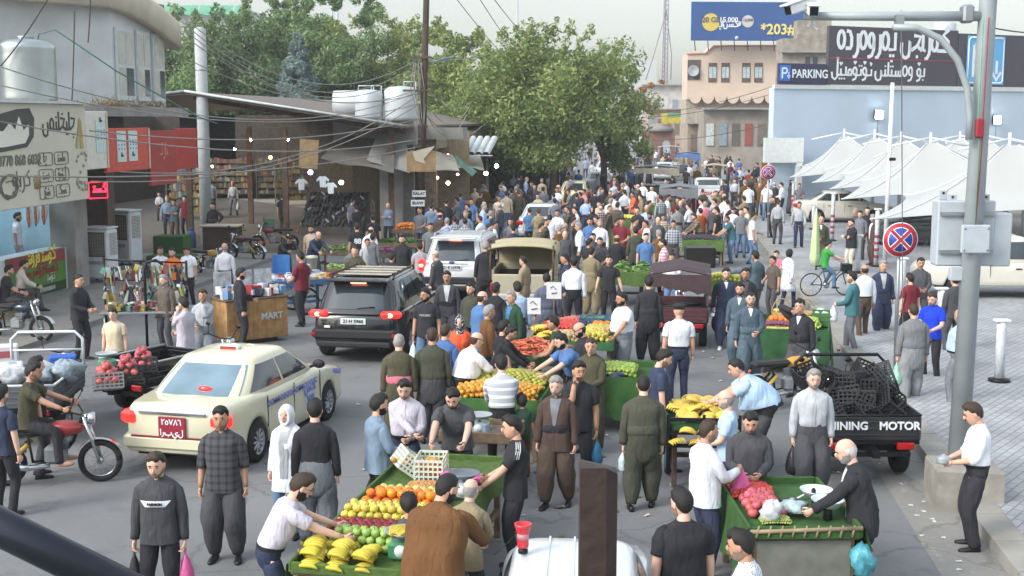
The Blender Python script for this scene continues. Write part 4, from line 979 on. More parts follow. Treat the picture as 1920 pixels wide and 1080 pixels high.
# ================= trees =================
def leaf_mat(name,c1,c2,c3):
 m=bpy.data.materials.new(name);m.use_nodes=True
 t=m.node_tree;b=t.nodes['Principled BSDF'];b.inputs['Roughness'].default_value=.6;b.inputs['Specular IOR Level'].default_value=.35
 g=node(t,'ShaderNodeNewGeometry')
 r=node(t,'ShaderNodeValToRGB');e=r.color_ramp.elements
 e[0].color=(*lin(c1),1);e[1].color=(*lin(c3),1);x=e.new(.55);x.color=(*lin(c2),1)
 tc=node(t,'ShaderNodeTexCoord');n=node(t,'ShaderNodeTexNoise',Scale=.55,Detail=2.0);t.links.new(tc.outputs['Object'],n.inputs['Vector'])
 mr=node(t,'ShaderNodeMapRange');mr.inputs[1].default_value=.35;mr.inputs[2].default_value=.65;mr.inputs[3].default_value=-.22;mr.inputs[4].default_value=.3;t.links.new(n.outputs[0],mr.inputs[0])
 ad=node(t,'ShaderNodeMath',operation='ADD');t.links.new(g.outputs['Random Per Island'],ad.inputs[0]);t.links.new(mr.outputs[0],ad.inputs[1])
 t.links.new(ad.outputs[0],r.inputs[0]);t.links.new(r.outputs[0],b.inputs['Base Color'])
 tr=node(t,'ShaderNodeBsdfTranslucent');t.links.new(r.outputs[0],tr.inputs['Color'])
 mx=node(t,'ShaderNodeMixShader');mx.inputs[0].default_value=.4
 t.links.new(b.outputs[0],mx.inputs[1]);t.links.new(tr.outputs[0],mx.inputs[2])
 t.links.new(mx.outputs[0],t.nodes['Material Output'].inputs[0])
 return m
BARK=M('bark','#5a4d40',.95,var=.3,scale=8,bump=.5)
LF1=leaf_mat('leaf_mulberry','#5c7040','#7b8f52','#a6b06e')
LF2=leaf_mat('leaf_poplar','#536c44','#6f8a56','#93a676')
LF3=leaf_mat('leaf_light','#6c7e46','#8f9f58','#b5bb78')
LFB=leaf_mat('leaf_bluish','#647a78','#7b9190','#94a6a2')
def leaves(centers,rads,n,size,seed,up=.3,stretch=1.9):
 """n leaf blades spread through clumps: denser towards each clump's skin"""
 rs=np.random.RandomState(seed)
 k=rs.choice(len(centers),n,p=np.array([r**2 for r in rads])/sum(r**2 for r in rads))
 d=rs.randn(n,3);d/=np.linalg.norm(d,axis=1)[:,None]
 rr=rs.rand(n)**.42
 c=np.array(centers)[k]+d*(rr*np.array(rads)[k])[:,None]*np.array((1,1,.82))
 nrm=d*.7+rs.randn(n,3)*.7;nrm[:,2]+=up;nrm/=np.linalg.norm(nrm,axis=1)[:,None]
 t=rs.randn(n,3);t-=nrm*(t*nrm).sum(1)[:,None];t/=np.linalg.norm(t,axis=1)[:,None]
 b=np.cross(nrm,t)
 s=size*(.6+.8*rs.rand(n))[:,None]
 V=np.stack([c-t*s*stretch*.5,c+b*s*.42+nrm*s*.1,c+t*s*stretch*.5,c-b*s*.42+nrm*s*.1],1).reshape(-1,3)
 return V
def leaf_mesh(V,mt,name='foliage'):
 n=len(V)//4
 me=bpy.data.meshes.new(name)
 me.vertices.add(4*n);me.loops.add(4*n);me.polygons.add(n)
 me.vertices.foreach_set('co',V.ravel());me.loops.foreach_set('vertex_index',np.arange(4*n))
 me.polygons.foreach_set('loop_start',np.arange(0,4*n,4));me.materials.append(mt);me.update(calc_edges=True);me.validate()
 return me
def tree(x,y,h,z0,rx,ry,label,mt,n,size,seed,nclump=46,top_jit=.5,gz=0):
 rs=np.random.RandomState(seed)
 t=thing('street_tree',label,'tree',(x,y,gz))
 H_=h-z0;cz=z0+H_*.46
 cen,rad=[],[]
 for i in range(nclump):
  d=rs.randn(3);d/=np.linalg.norm(d);q=rs.rand()**.45
  f=.72+.4*rs.rand()
  p=np.array((d[0]*rx*q*f,d[1]*ry*q*f,cz+d[2]*H_*.5*q*f))
  cen.append(p);rad.append((.13+.13*rs.rand())*min(rx*1.3,H_))
 for i in range(16):
  a=rs.rand()*6.28;q=rs.rand()**.5*.8
  p=np.array((math.cos(a)*rx*q,math.sin(a)*ry*q,cz+H_*.5*math.sqrt(max(.05,1-q*q))+rs.rand()*top_jit));
  for j in range(3):cen.append(p+np.array((rs.randn()*.15,rs.randn()*.15,j*.34)));rad.append(.42-j*.1)
 V=leaves(cen,rad,n,size,seed)
 o=place('crown',leaf_mesh(V,mt),t)
 mb=MB();sp=z0+H_*.18
 mb.tube([(0,0,0),(.1,.05,sp*.5),(0,0,sp)],[.3,.22,.18],10);
 mb.build('trunk',BARK,t)
 mb=MB()
 for i in rs.choice(nclump,18,replace=False):
  e=cen[i];b0=np.array((0,0,sp*(.7+.3*rs.rand())));mid=(b0+e)/2+rs.randn(3)*.25
  mb.tube([b0,mid,e],[.11,.07,.02],6)
 mb.build('limb',BARK,t)
 return t
def tpx(px,Y):return AT(px,300,Y).x
tree(tpx(1035,74),74,10.1,1.7,5.7,4.6,'large round leafy tree overhanging the crowded street',LF1,52000,.14,3,90)
tree(tpx(905,80),80,9.0,2.0,3.6,3.0,'bushy tree between the wooden pole and the large round tree',LF1,24000,.14,4,44)
tree(tpx(1130,82),82,8.2,1.9,3.0,3.0,'lower leafy crown leaning over the road beside the large round tree',LF1,21000,.14,5,40)
tree(tpx(800,92),92,11.0,2.4,5.2,4,'pale green airy tree behind the wooden pole',LF3,32000,.16,6,60,1.4)
tree(tpx(690,94),94,11.2,2.6,4.8,4,'yellowish airy tree behind the white water tanks',LF3,30000,.16,7,56,1.6)
tree(tpx(640,90),90,13.2,3.5,4.2,4,'tall dark green tree beside the airy yellowish tree',LF2,30000,.16,8,56,1.5)
tree(tpx(560,96),96,14.6,3.0,4.6,4,'tallest dark green tree behind the hall roof',LF2,36000,.16,9,64,1.8)
tree(tpx(470,92),92,12.6,3.0,5.0,4,'broad dark green tree behind the round column',LF2,36000,.16,10,64,1.2)
tree(tpx(370,88),88,12.2,3.0,5.2,4,'dark green tree next to the flared eave of the corner building',LF2,36000,.16,12,64,.8)
tree(tpx(855,86),86,10.2,2.2,4.0,3.6,'mid green tree closing the gap beside the wooden pole',LF1,26000,.15,14,50,1.2)
# blue conifer
rs=np.random.RandomState(4);Y=84;X=tpx(562,Y)
t=thing('conifer','narrow bluish conifer standing behind the hall roof','tree',(X,Y,0));cen,rad=[],[]
for i in range(70):
 z=4.0+6.3*rs.rand()**1.1;w_=2.5*(1-(z-3.6)/7.0)**.9;a=rs.rand()*6.28;cen.append((math.cos(a)*w_*.8,math.sin(a)*w_*.8,z-.3*rs.rand()));rad.append(.28+.32*w_/2.4)
cen.append((0,0,10.4));rad.append(.3)
place('crown',leaf_mesh(leaves(cen,rad,15000,.13,2,-.2,2.4),LFB),t)
mb=MB();mb.tube([(0,0,0),(0,0,10)],[.2,.03],8);mb.build('trunk',BARK,t)
# orange flowering bush far off
p=AT(1205,168,150);t=thing('flowering_bush','small orange flowering plant on the far roof beside the mast','plant',p)
place('crown',leaf_mesh(leaves([(0,0,0),(1,0,.5),(-.8,0,-.4),(2.2,0,.9)],[.5,.45,.4,.35],300,.22,3),leaf_mat('orange_flower','#4d5a2c','#a2682c','#c98a35')),t)
mb=MB();mb.tube([(0,0,-2),(0,0,0),(1,0,.5)],[.1,.06,.03],5);mb.build('stem',BARK,t)
# ================= vehicles =================
TYRE=M('tyre_rubber','#1e1e20',.85,var=.2)
RIM=M('alloy_rim','#a4a8ac',.4,metal=.2,var=.1)
CGLASS=M('car_glass','#2b353c',.06,var=.1,spec=.9)
CGLASSB=M('car_glass_pale','#667f8d',.08,var=.18,scale=2.5,spec=.9)
TAIL=M('tail_light_red','#a01418',.25,var=0,coat=.5)
TAILON=M('tail_light_lit','#ff2a24',.3,var=0,emit=.7,coat=.5)
TAILHOT=M('tail_light_hot','#ff8a70',.3,var=0,emit=2.5)
PLASTIC=M('black_plastic','#232326',.6,var=.1)
CHROME=M('chrome','#b9bdc0',.15,metal=.9,var=0)
PLATE=M('plate_white','#cfd2d6',.5,var=0);PLATER=M('plate_red','#8b2234',.5,var=0)
def paint(name,col,rough=.28):return M('paint_'+name,col,rough,var=.03,coat=.6,spec=.5)
_whm={}
def wheel(parent,x,y,r,w_,side,rim_mat=None,spokes=10,nm='wheel'):
 key=(r,w_,spokes)
 if key not in _whm:
  mb=MB();mb.lathe([(r*.62,-w_/2),(r*.9,-w_/2),(r*.985,-w_*.36),(r,-w_*.1),(r,w_*.1),(r*.985,w_*.36),(r*.9,w_/2),(r*.62,w_/2)],n=28,axis='x',cap=False)
  m2=MB();m2.lathe([(r*.64,w_*.12),(r*.64,w_*.46),(r*.58,w_*.47),(r*.56,w_*.2)],n=28,axis='x',cap=False);m2.lathe([(.01,w_*.3),(r*.14,w_*.45),(r*.15,w_*.2)],n=12,axis='x')
  for i in range(spokes):
   a=i*2*math.pi/spokes;m2.tube([(w_*.38,r*.1*math.cos(a),r*.1*math.sin(a)),(w_*.4,r*.6*math.cos(a),r*.6*math.sin(a))],[r*.06,r*.045],5)
  m2.lathe([(.01,w_*.1),(r*.63,w_*.1),(r*.63,w_*.08)],n=20,axis='x',m=1)
  _whm[key]=(mb.mesh('wheel',TYRE),m2.mesh('rim',[RIM,DARK]))
 t=place(nm,_whm[key][0],parent,(x,y,r),rz=0 if side>0 else math.pi)
 place('rim',_whm[key][1],t)
 return t
def car(label,cat,loc,rz,sp,group=None,name='parked_car'):
 """sp: L, W, r (wheel radius), yw (rear, front axle), prof [(y, z)] of the shoulder line, zb sill, gh dict for the cabin, paint"""
 L,W,r=sp['L'],sp['W'],sp['r']
 t=thing(name,label,cat,loc,rz,group)
 lod=sp.get('lod',1)
 pm=sp['paint']
 zb=sp.get('zb',.24)
 py_,pz_=zip(*sp['prof'])
 step=.06 if lod else .16
 ys=np.arange(-L/2,L/2+.001,step)
 rows=[]
 arch=r*1.14
 for y in ys:
  s_=2*y/L
  hw=W/2*(1-.13*abs(s_)**6-.02*abs(s_)**2)
  zt=np.interp(y,py_,pz_)
  e=max(0,abs(s_)-.955)/.045
  lo=zb+.10*max(0,abs(s_)-.86)/.14
  zt=zt-.07*e**2
  az=lo
  for yw in sp['yw']:
   d=abs(y-yw)
   if d<arch:az=max(az,r+math.sqrt(arch*arch-d*d))
  az=min(az,zt-.06)
  H_=zt-az
  pts=[(0,lo if az==lo else az)]
  fl=sp.get('flare',.0)
  for fx,fz in((.80,0),(.965,.0),(1.0+fl,.05),(1.0+fl,.25),(.995,.55),(.985,.80),(.955,.93),(.90,1.0)):
   pts.append((hw*fx*(1-.05*e),az+H_*fz))
  pts.append((0,zt+.02))
  rows.append([(x,y,z)for x,z in pts]+[(-x,y,z)for x,z in pts[-2:0:-1]])
 mb=MB();mb.loft(np.array(rows));mb.build('body',pm,t)
 mb=MB();mb.box((0,0,zb+.15),(W*.8,L*.9,.3));mb.build('underbody',BLACKM,t)
 # cabin
 g=sp['gh']
 def ringpt(tv,n=44):
  wv=np.interp(tv,[0,1],[g['wb'],g['wr']])+.02*math.sin(math.pi*tv)
  y0=g['yb0']+(g['yt0']-g['yb0'])*tv;y1=g['yb1']+(g['yt1']-g['yb1'])*tv
  return wv,(y0+y1)/2,(y1-y0)/2,g['zb']+(g['zr']-g['zb'])*tv
 EX=6.0
 a=np.arange(44)*2*math.pi/44+.03
 sx=np.sign(np.cos(a))*np.abs(np.cos(a))**(2/EX);sy=np.sign(np.sin(a))*np.abs(np.sin(a))**(2/EX)
 rings=[]
 for tv in(-.06,.0,.2,.4,.6,.8,.92,1.0):
  wv,yc,hl,z=ringpt(tv);rings.append(np.stack([sx*wv,yc+sy*hl,np.full(44,z)],1))
 for q,dz in((.96,.025),(.86,.045),(.6,.058),(.2,.062)):
  wv,yc,hl,z=ringpt(1.0);rings.append(np.stack([sx*wv*q,yc+sy*hl*q,np.full(44,z+dz)],1))
 mb=MB();mb.loft(np.array(rings));mb.build('cabin',g.get('mat',pm),t)
 def win(side,u0,u1,v0,v1,mat,nm,off=.008,slope0=0.,slope1=0.):
  P_=[]
  for j in range(7):
   tv=v0+(v1-v0)*j/6
   row=[]
   for i in range(9):
    k=i/8;u=(u0+slope0*j/6)+((u1+slope1*j/6)-(u0+slope0*j/6))*k
    wv,yc,hl,z=ringpt(tv)
    f_=(1-min(.999,abs(u))**EX)**(1/EX)
    if side in(1,-1):row.append((side*(wv*f_+off),yc+u*hl,z))
    else:row.append((u*wv,yc+(hl*f_+off)*(1 if side=='f' else-1),z))
   P_.append(row)
  m2=MB();m2.grid(P_);return m2.build(nm,mat,t)
 rw=win('r',-.86,.86,.12,.90,sp.get('rglass',CGLASS),'rear_window')
 win('f',-.88,.88,.08,.92,CGLASS,'windshield')
 for s in(1,-1):
  for u0,u1 in g.get('side',((-.80,-.03),(.03,.74))):
   win(s,u0,u1,.14,.88,g.get('sglass',CGLASS),'side_window')
 for s in(1,-1):
  for k,yw in enumerate(sp['yw']):wheel(t,s*(W/2-.11+sp.get('flare',0)*W/2),yw,r,.22,s,spokes=sp.get('spokes',10))
  # mirrors, handles, seams
 for s in(1,-1):
  if lod:
   mb=MB();mb.ball((s*(W/2+.10),g['yb1']-.42,g['zb']+.12),(.11,.06,.075),10,7);mb.tube([(s*(W/2-.06),g['yb1']-.4,g['zb']+.06),(s*(W/2+.06),g['yb1']-.42,g['zb']+.1)],.025,5);mb.build('mirror',sp.get('mirror',PLASTIC),t)
   for yy in sp.get('seams',()):
    mb=MB();mb.box((s*(W/2*.995+.001),yy,(zb+g['zb'])/2+.1),(.012,.012,g['zb']-zb-.28));mb.build('door_seam',DARK,t)
   for yy in sp.get('handles',()):
    mb=MB();mb.box((s*(W/2+.005),yy,g['zb']-.17),(.035,.17,.035),b=.012);mb.build('door_handle',sp.get('hmat',PLASTIC),t)
    # rear
 yr=-L/2
 for s in(1,-1):
  tl=sp['tail']
  mb=MB();mb.box((s*tl[0],yr+.10,tl[1]),(tl[2],.22,tl[3]),rz=s*R(tl[4]if len(tl)>4 else 14),b=.05);o=mb.build('tail_light',TAILON if sp.get('brake')else TAIL,t)
  if sp.get('brake')and lod and cat=='SUV':
   mb=MB();mb.ball((s*(tl[0]+sp.get('hot',.05)),yr-.005,tl[1]),(.07,.02,.05),8,6);mb.build('bulb_glow',TAILHOT,o)
 mb=MB();bz=sp.get('bz',.5)
 mb.box((0,yr+.06,bz),(W*.93,.20,.26),b=.07);mb.build('rear_bumper',sp.get('bump',pm),t)
 pl=sp.get('plate')
 if pl:
  mb=MB();mb.box((0,yr+pl.get('dy',-.02),pl['z']),(pl['w'],.025,pl['h']),b=.006);po=mb.build('number_plate',PLATER if pl.get('red')else PLATE,t)
  fm=WL if pl.get('red')else BLACKM
  n=len(pl['t'])
  for i,s_ in enumerate(pl['t']):
   text(s_,pl['h']/n*.8,fm,po,(0,yr+pl.get('dy',-.02)-.016,pl['z']+pl['h']/n*((n-1)/2-i)),bold=.002)
 if sp.get('brake3'):
  b3=sp['brake3'];mb=MB();mb.box((0,b3[0],b3[1]),(b3[2],.05,.045),b=.015);mb.build('high_brake_light',TAILHOT if sp.get('brake')else TAIL,t)
 return t
PROF_SED=[(-2.25,.93),(-2.1,.99),(-1.35,1.02),(-.9,.98),(1.0,.96),(1.3,.93),(2.0,.80),(2.25,.66)]
def sedan(label,loc,rz,pm,lod=1,brake=True,plate=None,group=None,L=4.5,taxi=False,rglass=None,cat='car',name='sedan_car'):
 sp=dict(L=L,W=1.74,r=.315,yw=(-1.32,1.36),prof=PROF_SED,zb=.22,paint=pm,lod=lod,brake=brake,rglass=rglass or CGLASS,gh=dict(yb0=-1.72,yb1=1.12,yt0=-.95,yt1=.30,zb=.97,zr=1.42,wb=.80,wr=.62),tail=(.70,.80,.30,.20,22),bz=.46,plate=plate,seams=(-.05,-1.0,.98),handles=(-.72,.18),brake3=(-1.42,1.05,.3))
 return car(label,cat,loc,rz,sp,group,name=name)
def on_road(px,py,z=0):q=G(px,py,z);return(q.x,q.y,z)
CREAM=paint('cream','#cdc9ae');WHITEP=paint('white','#c6cace');BLACKP=paint('black','#17171a',.2);CREAMP=paint('pearl','#c4c0b6');GREENP=paint('dark_green','#3a4444');SILVP=paint('silver','#9ca1a5')
# --- cream taxi ---
def taxi_marks(tx,s_list=(1,-1)):
 CH_=M('checker_blue','#7f86c0',.5,var=0)
 for s in s_list:
  mb=MB()
  for i in range(34):
   for j in range(3):
    if(i+j)%2:mb.box((s*.874,-1.0+i*.055+0,.77+j*.032),(.012,.05,.03))
  mb.build('checker_stripe',CH_,tx)
  mb=MB()
  for i in range(12):
   for j in range(3):
    if(i+j)%2:mb.box((s*(.87*(1-.13*((1.62+i*.042)/2.25)**6-.02*((1.62+i*.042)/2.25)**2)*.99+.002),1.62+i*.042,.76+j*.028-i*.008),(.012,.04,.026))
  mb.build('checker_fender',CH_,tx)
 mb=MB();mb.box((.868,.55,.66),(.012,.42,.36));em=mb.build('door_emblem',M('emblem_pale','#b6bacb',.5,var=.2,scale=20),tx)
 ps,_=kurd('t.k.s.y',.12);strokes(ps,.025,CH_,em,(.88,.55,.68),rot=(math.pi/2,0,math.pi/2))
 text('TAXI',.12,CH_,em,(.88,.55,.56),rot=(math.pi/2,0,math.pi/2),bold=.003)
TXR=R(-14)
tx=sedan('cream yellow taxi with blue checker stripes and red plate waiting in the road',(-4.22,19.38,0),TXR,CREAM,plate=dict(z=.70,w=.42,h=.30,t=['٢٥٧٨٦','اربيل'],red=True,dy=-.03),rglass=CGLASSB,cat='taxi',name='taxi')
taxi_marks(tx)
mb=MB();mb.box((0,-2.27,.90),(1.05,.03,.05),b=.012);mb.build('chrome_strip',CHROME,tx)
mb=MB();mb.box((0,-2.262,.545),(1.3,.03,.03));mb.build('red_reflector',M('reflector_strip','#7a2a34',.4),tx)
mb=MB();mb.box((-.05,-.35,1.505),(.34,.14,.07),b=.02);r_=mb.build('roof_sign',WHITEM,tx);mb=MB();mb.box((-.05,-.425,1.505),(.26,.012,.04));mb.build('red_panel',TAIL,r_)
mb=MB();mb.ball((.12,-1.52,1.10),(.12,.04,.045),10,6);mb.build('lit_brake_lamp',TAILON,tx)
# --- black SUV ---
PSUV=[(-2.4,1.02),(-2.2,1.08),(1.0,1.08),(1.3,1.05),(2.1,.98),(2.4,.82)]
def suv(label,loc,rz,pm,plate,brake=True,rail=True,roofm=None,tail=(.76,1.03,.44,.135,16),W=1.94,L=4.8,zr=1.70,bump=None,rg=None,extra=None,group=None,hot=-.0):
 sp=dict(L=L,W=W,r=.375,yw=(-1.42,1.48),prof=PSUV,zb=.30,paint=pm,brake=brake,bump=bump or pm,rglass=rg or CGLASS,hot=hot,gh=dict(yb0=-2.36,yb1=1.25,yt0=-1.92,yt1=.40,zb=1.06,zr=zr,wb=.90,wr=.72,side=((-.86,-.42),(-.38,.08),(.13,.72)),mat=roofm or pm),tail=tail,bz=.62,plate=plate,seams=(-.9,.1,1.1),handles=(-.65,.35),brake3=(-2.0,zr-.02,.34),spokes=7)
 t=car(label,'SUV',loc,rz,sp,group,name='suv')
 mb=MB();mb.box((0,-L/2+.34,zr+.035),(1.28,.32,.05),b=.02);mb.build('spoiler',pm,t)
 if rail:
  for s in(1,-1):mb=MB();mb.tube([(s*.66,-1.7,zr+.02),(s*.66,-1.6,zr+.11),(s*.64,.1,zr+.12),(s*.64,.25,zr+.03)],.022,6);mb.build('roof_rail',BLACKM if pm==BLACKP else STEELP,t)
 mb=MB();mb.tube([(.05,-2.30,1.14),(.35,-2.30,1.18),(.42,-2.29,1.17)],.016,5);mb.build('rear_wiper',BLACKM,t)
 mb=MB();mb.box((0,-L/2-.03,.42),(W*.8,.1,.12),b=.03);mb.build('lower_bumper',PLASTIC,t)
 for s in(1,-1):mb=MB();mb.tube([(s*.55,-L/2-.03,.33),(s*.55,-L/2+.2,.33)],.045,8);mb.build('exhaust',BLACKM,t)
 for s in(1,-1):mb=MB();mb.box((s*W*.44,-L/2-.04,.62),(.10,.03,.06),b=.01);mb.build('reflector',TAIL,t)
 return t
q=G(676,676);SVR=R(-9)
sv=suv('black SUV with lit brake lights and roof racks driving down the street',(q.x+.30,q.y+1.95,0),SVR,BLACKP,dict(z=.90,w=.53,h=.125,t=['21·H 5960'],dy=-.04),zr=1.66,bump=PLASTIC)
mb=MB();mb.box((-.55,-2.44,.78),(.13,.02,.055),b=.01);mb.build('badge',WHITEM,sv)
mb=MB()
for k in range(4):mb.box((0,-1.5+k*.45,1.76),(1.15,.06,.015))
mb.build('roof_slats',M('roof_cream','#b8afa0',.5),sv)
mb=MB();mb.grid([[(x,y,1.742+.006*(1-(x/.6)**2))for x in np.linspace(-.52,.52,5)]for y in np.linspace(-1.6,.1,6)]);mb.build('roof_panel',M('roof_glass','#6a655f',.25,var=.2),sv)
q=G(850,560)
ex=suv('white SUV with a dark rear window stopped ahead of the black one',(q.x+.40,q.y+1.6,0),R(-9),WHITEP,dict(z=.98,w=.52,h=.13,t=['21·E 23978'],dy=-.02),tail=(.86,1.02,.16,.34,20),zr=1.72,bump=PLASTIC,L=5.0)
mb=MB();mb.ball((0,-2.53,1.12),(.09,.015,.04),10,5);mb.build('oval_badge',M('badge_blue','#39507a',.4),ex)
mb=MB();mb.box((.0,-2.515,1.085),(.9,.02,.035),b=.01);mb.build('chrome_strip',STEELP,ex)
# --- sedans queueing up the street ---
q=G(1028,455);sedan('white sedan with dark rear window behind the khaki dressed men',(q.x-.15,q.y+2.2,0),R(-8),WHITEP,lod=1,brake=False,plate=dict(z=.62,w=.5,h=.12,t=['22 A 48196'],dy=-.03))
q=G(1083,392);sedan('pale yellow taxi sedan with a lit brake lamp in the queue',(q.x,q.y+2.2,0),R(-8),CREAM,lod=0,cat='taxi',name='taxi')
q=G(1128,366);sedan('white sedan ahead of the pale yellow taxi in the queue',(q.x,q.y+2.2,0),R(-8),WHITEP,lod=0,brake=False)
q=G(1140,338);sedan('small white sedan farther up the queue under the tree',(q.x,q.y+2.2,0),R(-8),WHITEP,lod=0,brake=False)
q=G(1160,315);sedan('white car with red lamps far up the street by the crowd',(q.x,q.y+2.2,0),R(-8),WHITEP,lod=0)
q=G(1252,340);sedan('white car turned away beside the blue topped cart',(q.x,q.y+2.2,0),R(-8),WHITEP,lod=0,brake=False)
q=G(1236,291);suv('white car at the far end before the domed kiosk',(q.x,q.y+2,0),R(-8),WHITEP,None,brake=True,rail=False)
q=G(1305,291);sedan('pale green car at the far end near the white tent top',(q.x,q.y+2,0),R(170),paint('pale_green','#a9b8ae'),lod=0,brake=False)
q=G(1283,289);sedan('red car at the far end between the kiosk and the pale green car',(q.x,q.y+3,0),R(170),paint('red','#8b3a3a'),lod=0,brake=False)
# --- pickups ---
def pickup(label,loc,rz,pm,letters=None,canopy=None,rack=True,lod=1,name='pickup_truck'):
 L,W=5.1,1.78
 t=thing(name,label,'pickup',loc,rz)
 prof=[(-.2,.98),(.1,1.0),(1.2,1.02),(1.6,.98),(2.3,.92),(2.55,.78)]
 sp=dict(L=L,W=W,r=.37,yw=(-1.5,1.55),prof=[(-2.55,1.0)]+prof,zb=.36,paint=pm,lod=lod,gh=dict(yb0=-.35,yb1=1.42,yt0=-.22,yt1=.75,zb=1.0,zr=1.62,wb=.82,wr=.66),tail=(.80,.78,.13,.32,10),bz=.52,bump=STEELP,seams=(-.2,.8),handles=(.05,),brake=False)
 o=car(label,'pickup',loc,rz,sp,name=name)
 bpy.data.objects.remove(t)
 mb=MB()
 mb.box((0,-1.45,1.03),(1.5,2.1,.06),m=1)
 for x in(-.80,.80):mb.box((x,-1.45,1.12),(.10,2.2,.3),b=.03)
 mb.box((0,-2.52,.90),(1.62,.08,.52),b=.03);mb.box((0,-.42,1.12),(1.62,.08,.3),b=.03)
 mb.build('cargo_bed',[pm,DARK],o)
 if rack:
  mb=MB()
  for x in(-.72,.72):
   for z in(1.4,1.62):mb.tube([(x,-2.45,z),(x,-.5,z)],.022,5)
   for y in(-2.45,-1.8,-1.15,-.5):mb.tube([(x,y,1.2),(x,y,1.62)],.022,5)
  mb.tube([(-.72,-.5,1.62),(.72,-.5,1.62)],.022,5);mb.build('bed_rails',WHITEM,o)
 if letters:text(letters,.26,M('tailgate_red','#a8343c',.5),o,(.0,-2.568,.93),bold=.008)
 if canopy:
  mb=MB();rows=[]
  for y in np.linspace(-2.6,-.35,7):
   row=[]
   for i in range(11):
    a=-1+2*i/10;zz=1.98-.10*abs(a)**3+.02*math.sin(6*y)-(.04 if abs(y+1.5)>.9 else 0)
    row.append((a*.92,y,zz))
   rows.append([(-.94,y,1.62)]+row+[(.94,y,1.62)])
  mb.grid(rows);lo=np.array(rows);lo[:,:,2]-=.02;lo[:,:,0]*=.985;mb.grid(lo[::-1]);mb.build('canvas_top',canopy,o)
  for x in(-.86,.86):
   for y in(-2.55,-1.45,-.4):mb=MB();mb.tube([(x,y,1.0),(x,y,1.95)],.03,6);mb.build('hoop_post',RUST,o)
  mb=MB();mb.grid([[(x,-.40+.01*math.sin(9*x),z)for x in np.linspace(-.84,.84,6)]for z in(1.1,1.5,1.9)]);mb.grid([[(s_,y,z)for y in np.linspace(-2.5,-.4,6)]for s_ in(.88,)for z in(1.05,1.5,1.7)]);mb.build('canvas_side',canopy,o)
 return o
q=G(990,596);kp=pickup('dusty beige pickup with a sand coloured canvas top in the crowd',(q.x+.05,q.y+2.6,0),R(-5),paint('beige','#aba48f',.5),canopy=M('sand_canvas','#a79c7c',.85,var=.12,scale=2,bump=.4,bscale=6),rack=False);kp.scale=(.93,)*3
q=G(1340,395);pickup('white pickup with red lettering on its tailgate by the far carts',(q.x,q.y+2.6,0),R(-8),WHITEP,letters='NISSAN')
# --- cars parked under the canopies ---
q=G(1585,418,KZ);sedan('pearl white sedan parked sideways under the white canopies',(q.x+.1,q.y+.8,KZ),R(-98),CREAMP,brake=False,L=4.7)
q=G(1710,462,KZ);sedan('dark green sedan parked behind the no stopping sign',(q.x+.8,q.y+.9,KZ),R(80),GREENP,brake=False,L=4.8)
q=G(1850,562,KZ);pickup('white double cab pickup parked behind the steel pole',(q.x+.95,q.y+.9,KZ),R(86),CREAMP,rack=False)
q=G(1712,372,KZ);sedan('white car in the back row seen between two canopies',(q.x,q.y+2,KZ),R(20),WHITEP,lod=0,brake=False)
# --- roof of the white car and corner of a taxi below the viewer ---
q=G(1075,1072,1.45)
wc=sedan('white car below the brown post with a red funnel lamp on its roof',(.52,10.05,0),R(-4),WHITEP,brake=False)
wc.scale=(.8,1,1)
for o in list(wc.children):
 if o.name.startswith('mirror'):bpy.data.objects.remove(o)
for k in(-1,0,1):
 mb=MB();mb.box((k*.26,-.35,1.484),(.02,1.1,.006));mb.build('roof_groove',FRAMEW,wc)
tx2=sedan('second cream taxi at the picture edge under the dark rail',(-5.2,10.1,0),R(-150),CREAM,brake=False,cat='taxi',name='taxi');taxi_marks(tx2)
q=AT(985,1046,wc.location.y+.1);rt=1.485
t=thing('red_funnel','red plastic funnel lamp with a wire standing on the white car roof','lamp',(.09,9.85,rt));t.scale=(.8,)*3
REDP=M('red_plastic','#c02c38',.35,var=.1,coat=.3)
mb=MB();mb.lathe([(.055,.06),(.06,.09),(.058,.2),(.085,.28),(.09,.31),(.08,.31),(.06,.2)],n=20);mb.build('funnel',REDP,t)
mb=MB();mb.lathe([(.05,0),(.052,.035),(.03,.06)],n=16);mb.build('magnet_base',BLACKM,t)
mb=MB();mb.lathe([(.061,.15),(.062,.21)],n=20);mb.build('pale_label',M('pink_label','#b87a80',.5),t)
mb=MB();mb.tube([(-.06,0,.22),(-.2,-.05,.08),(-.3,-.1,.01)],.006,4);mb.build('wire',BLACKM,t)
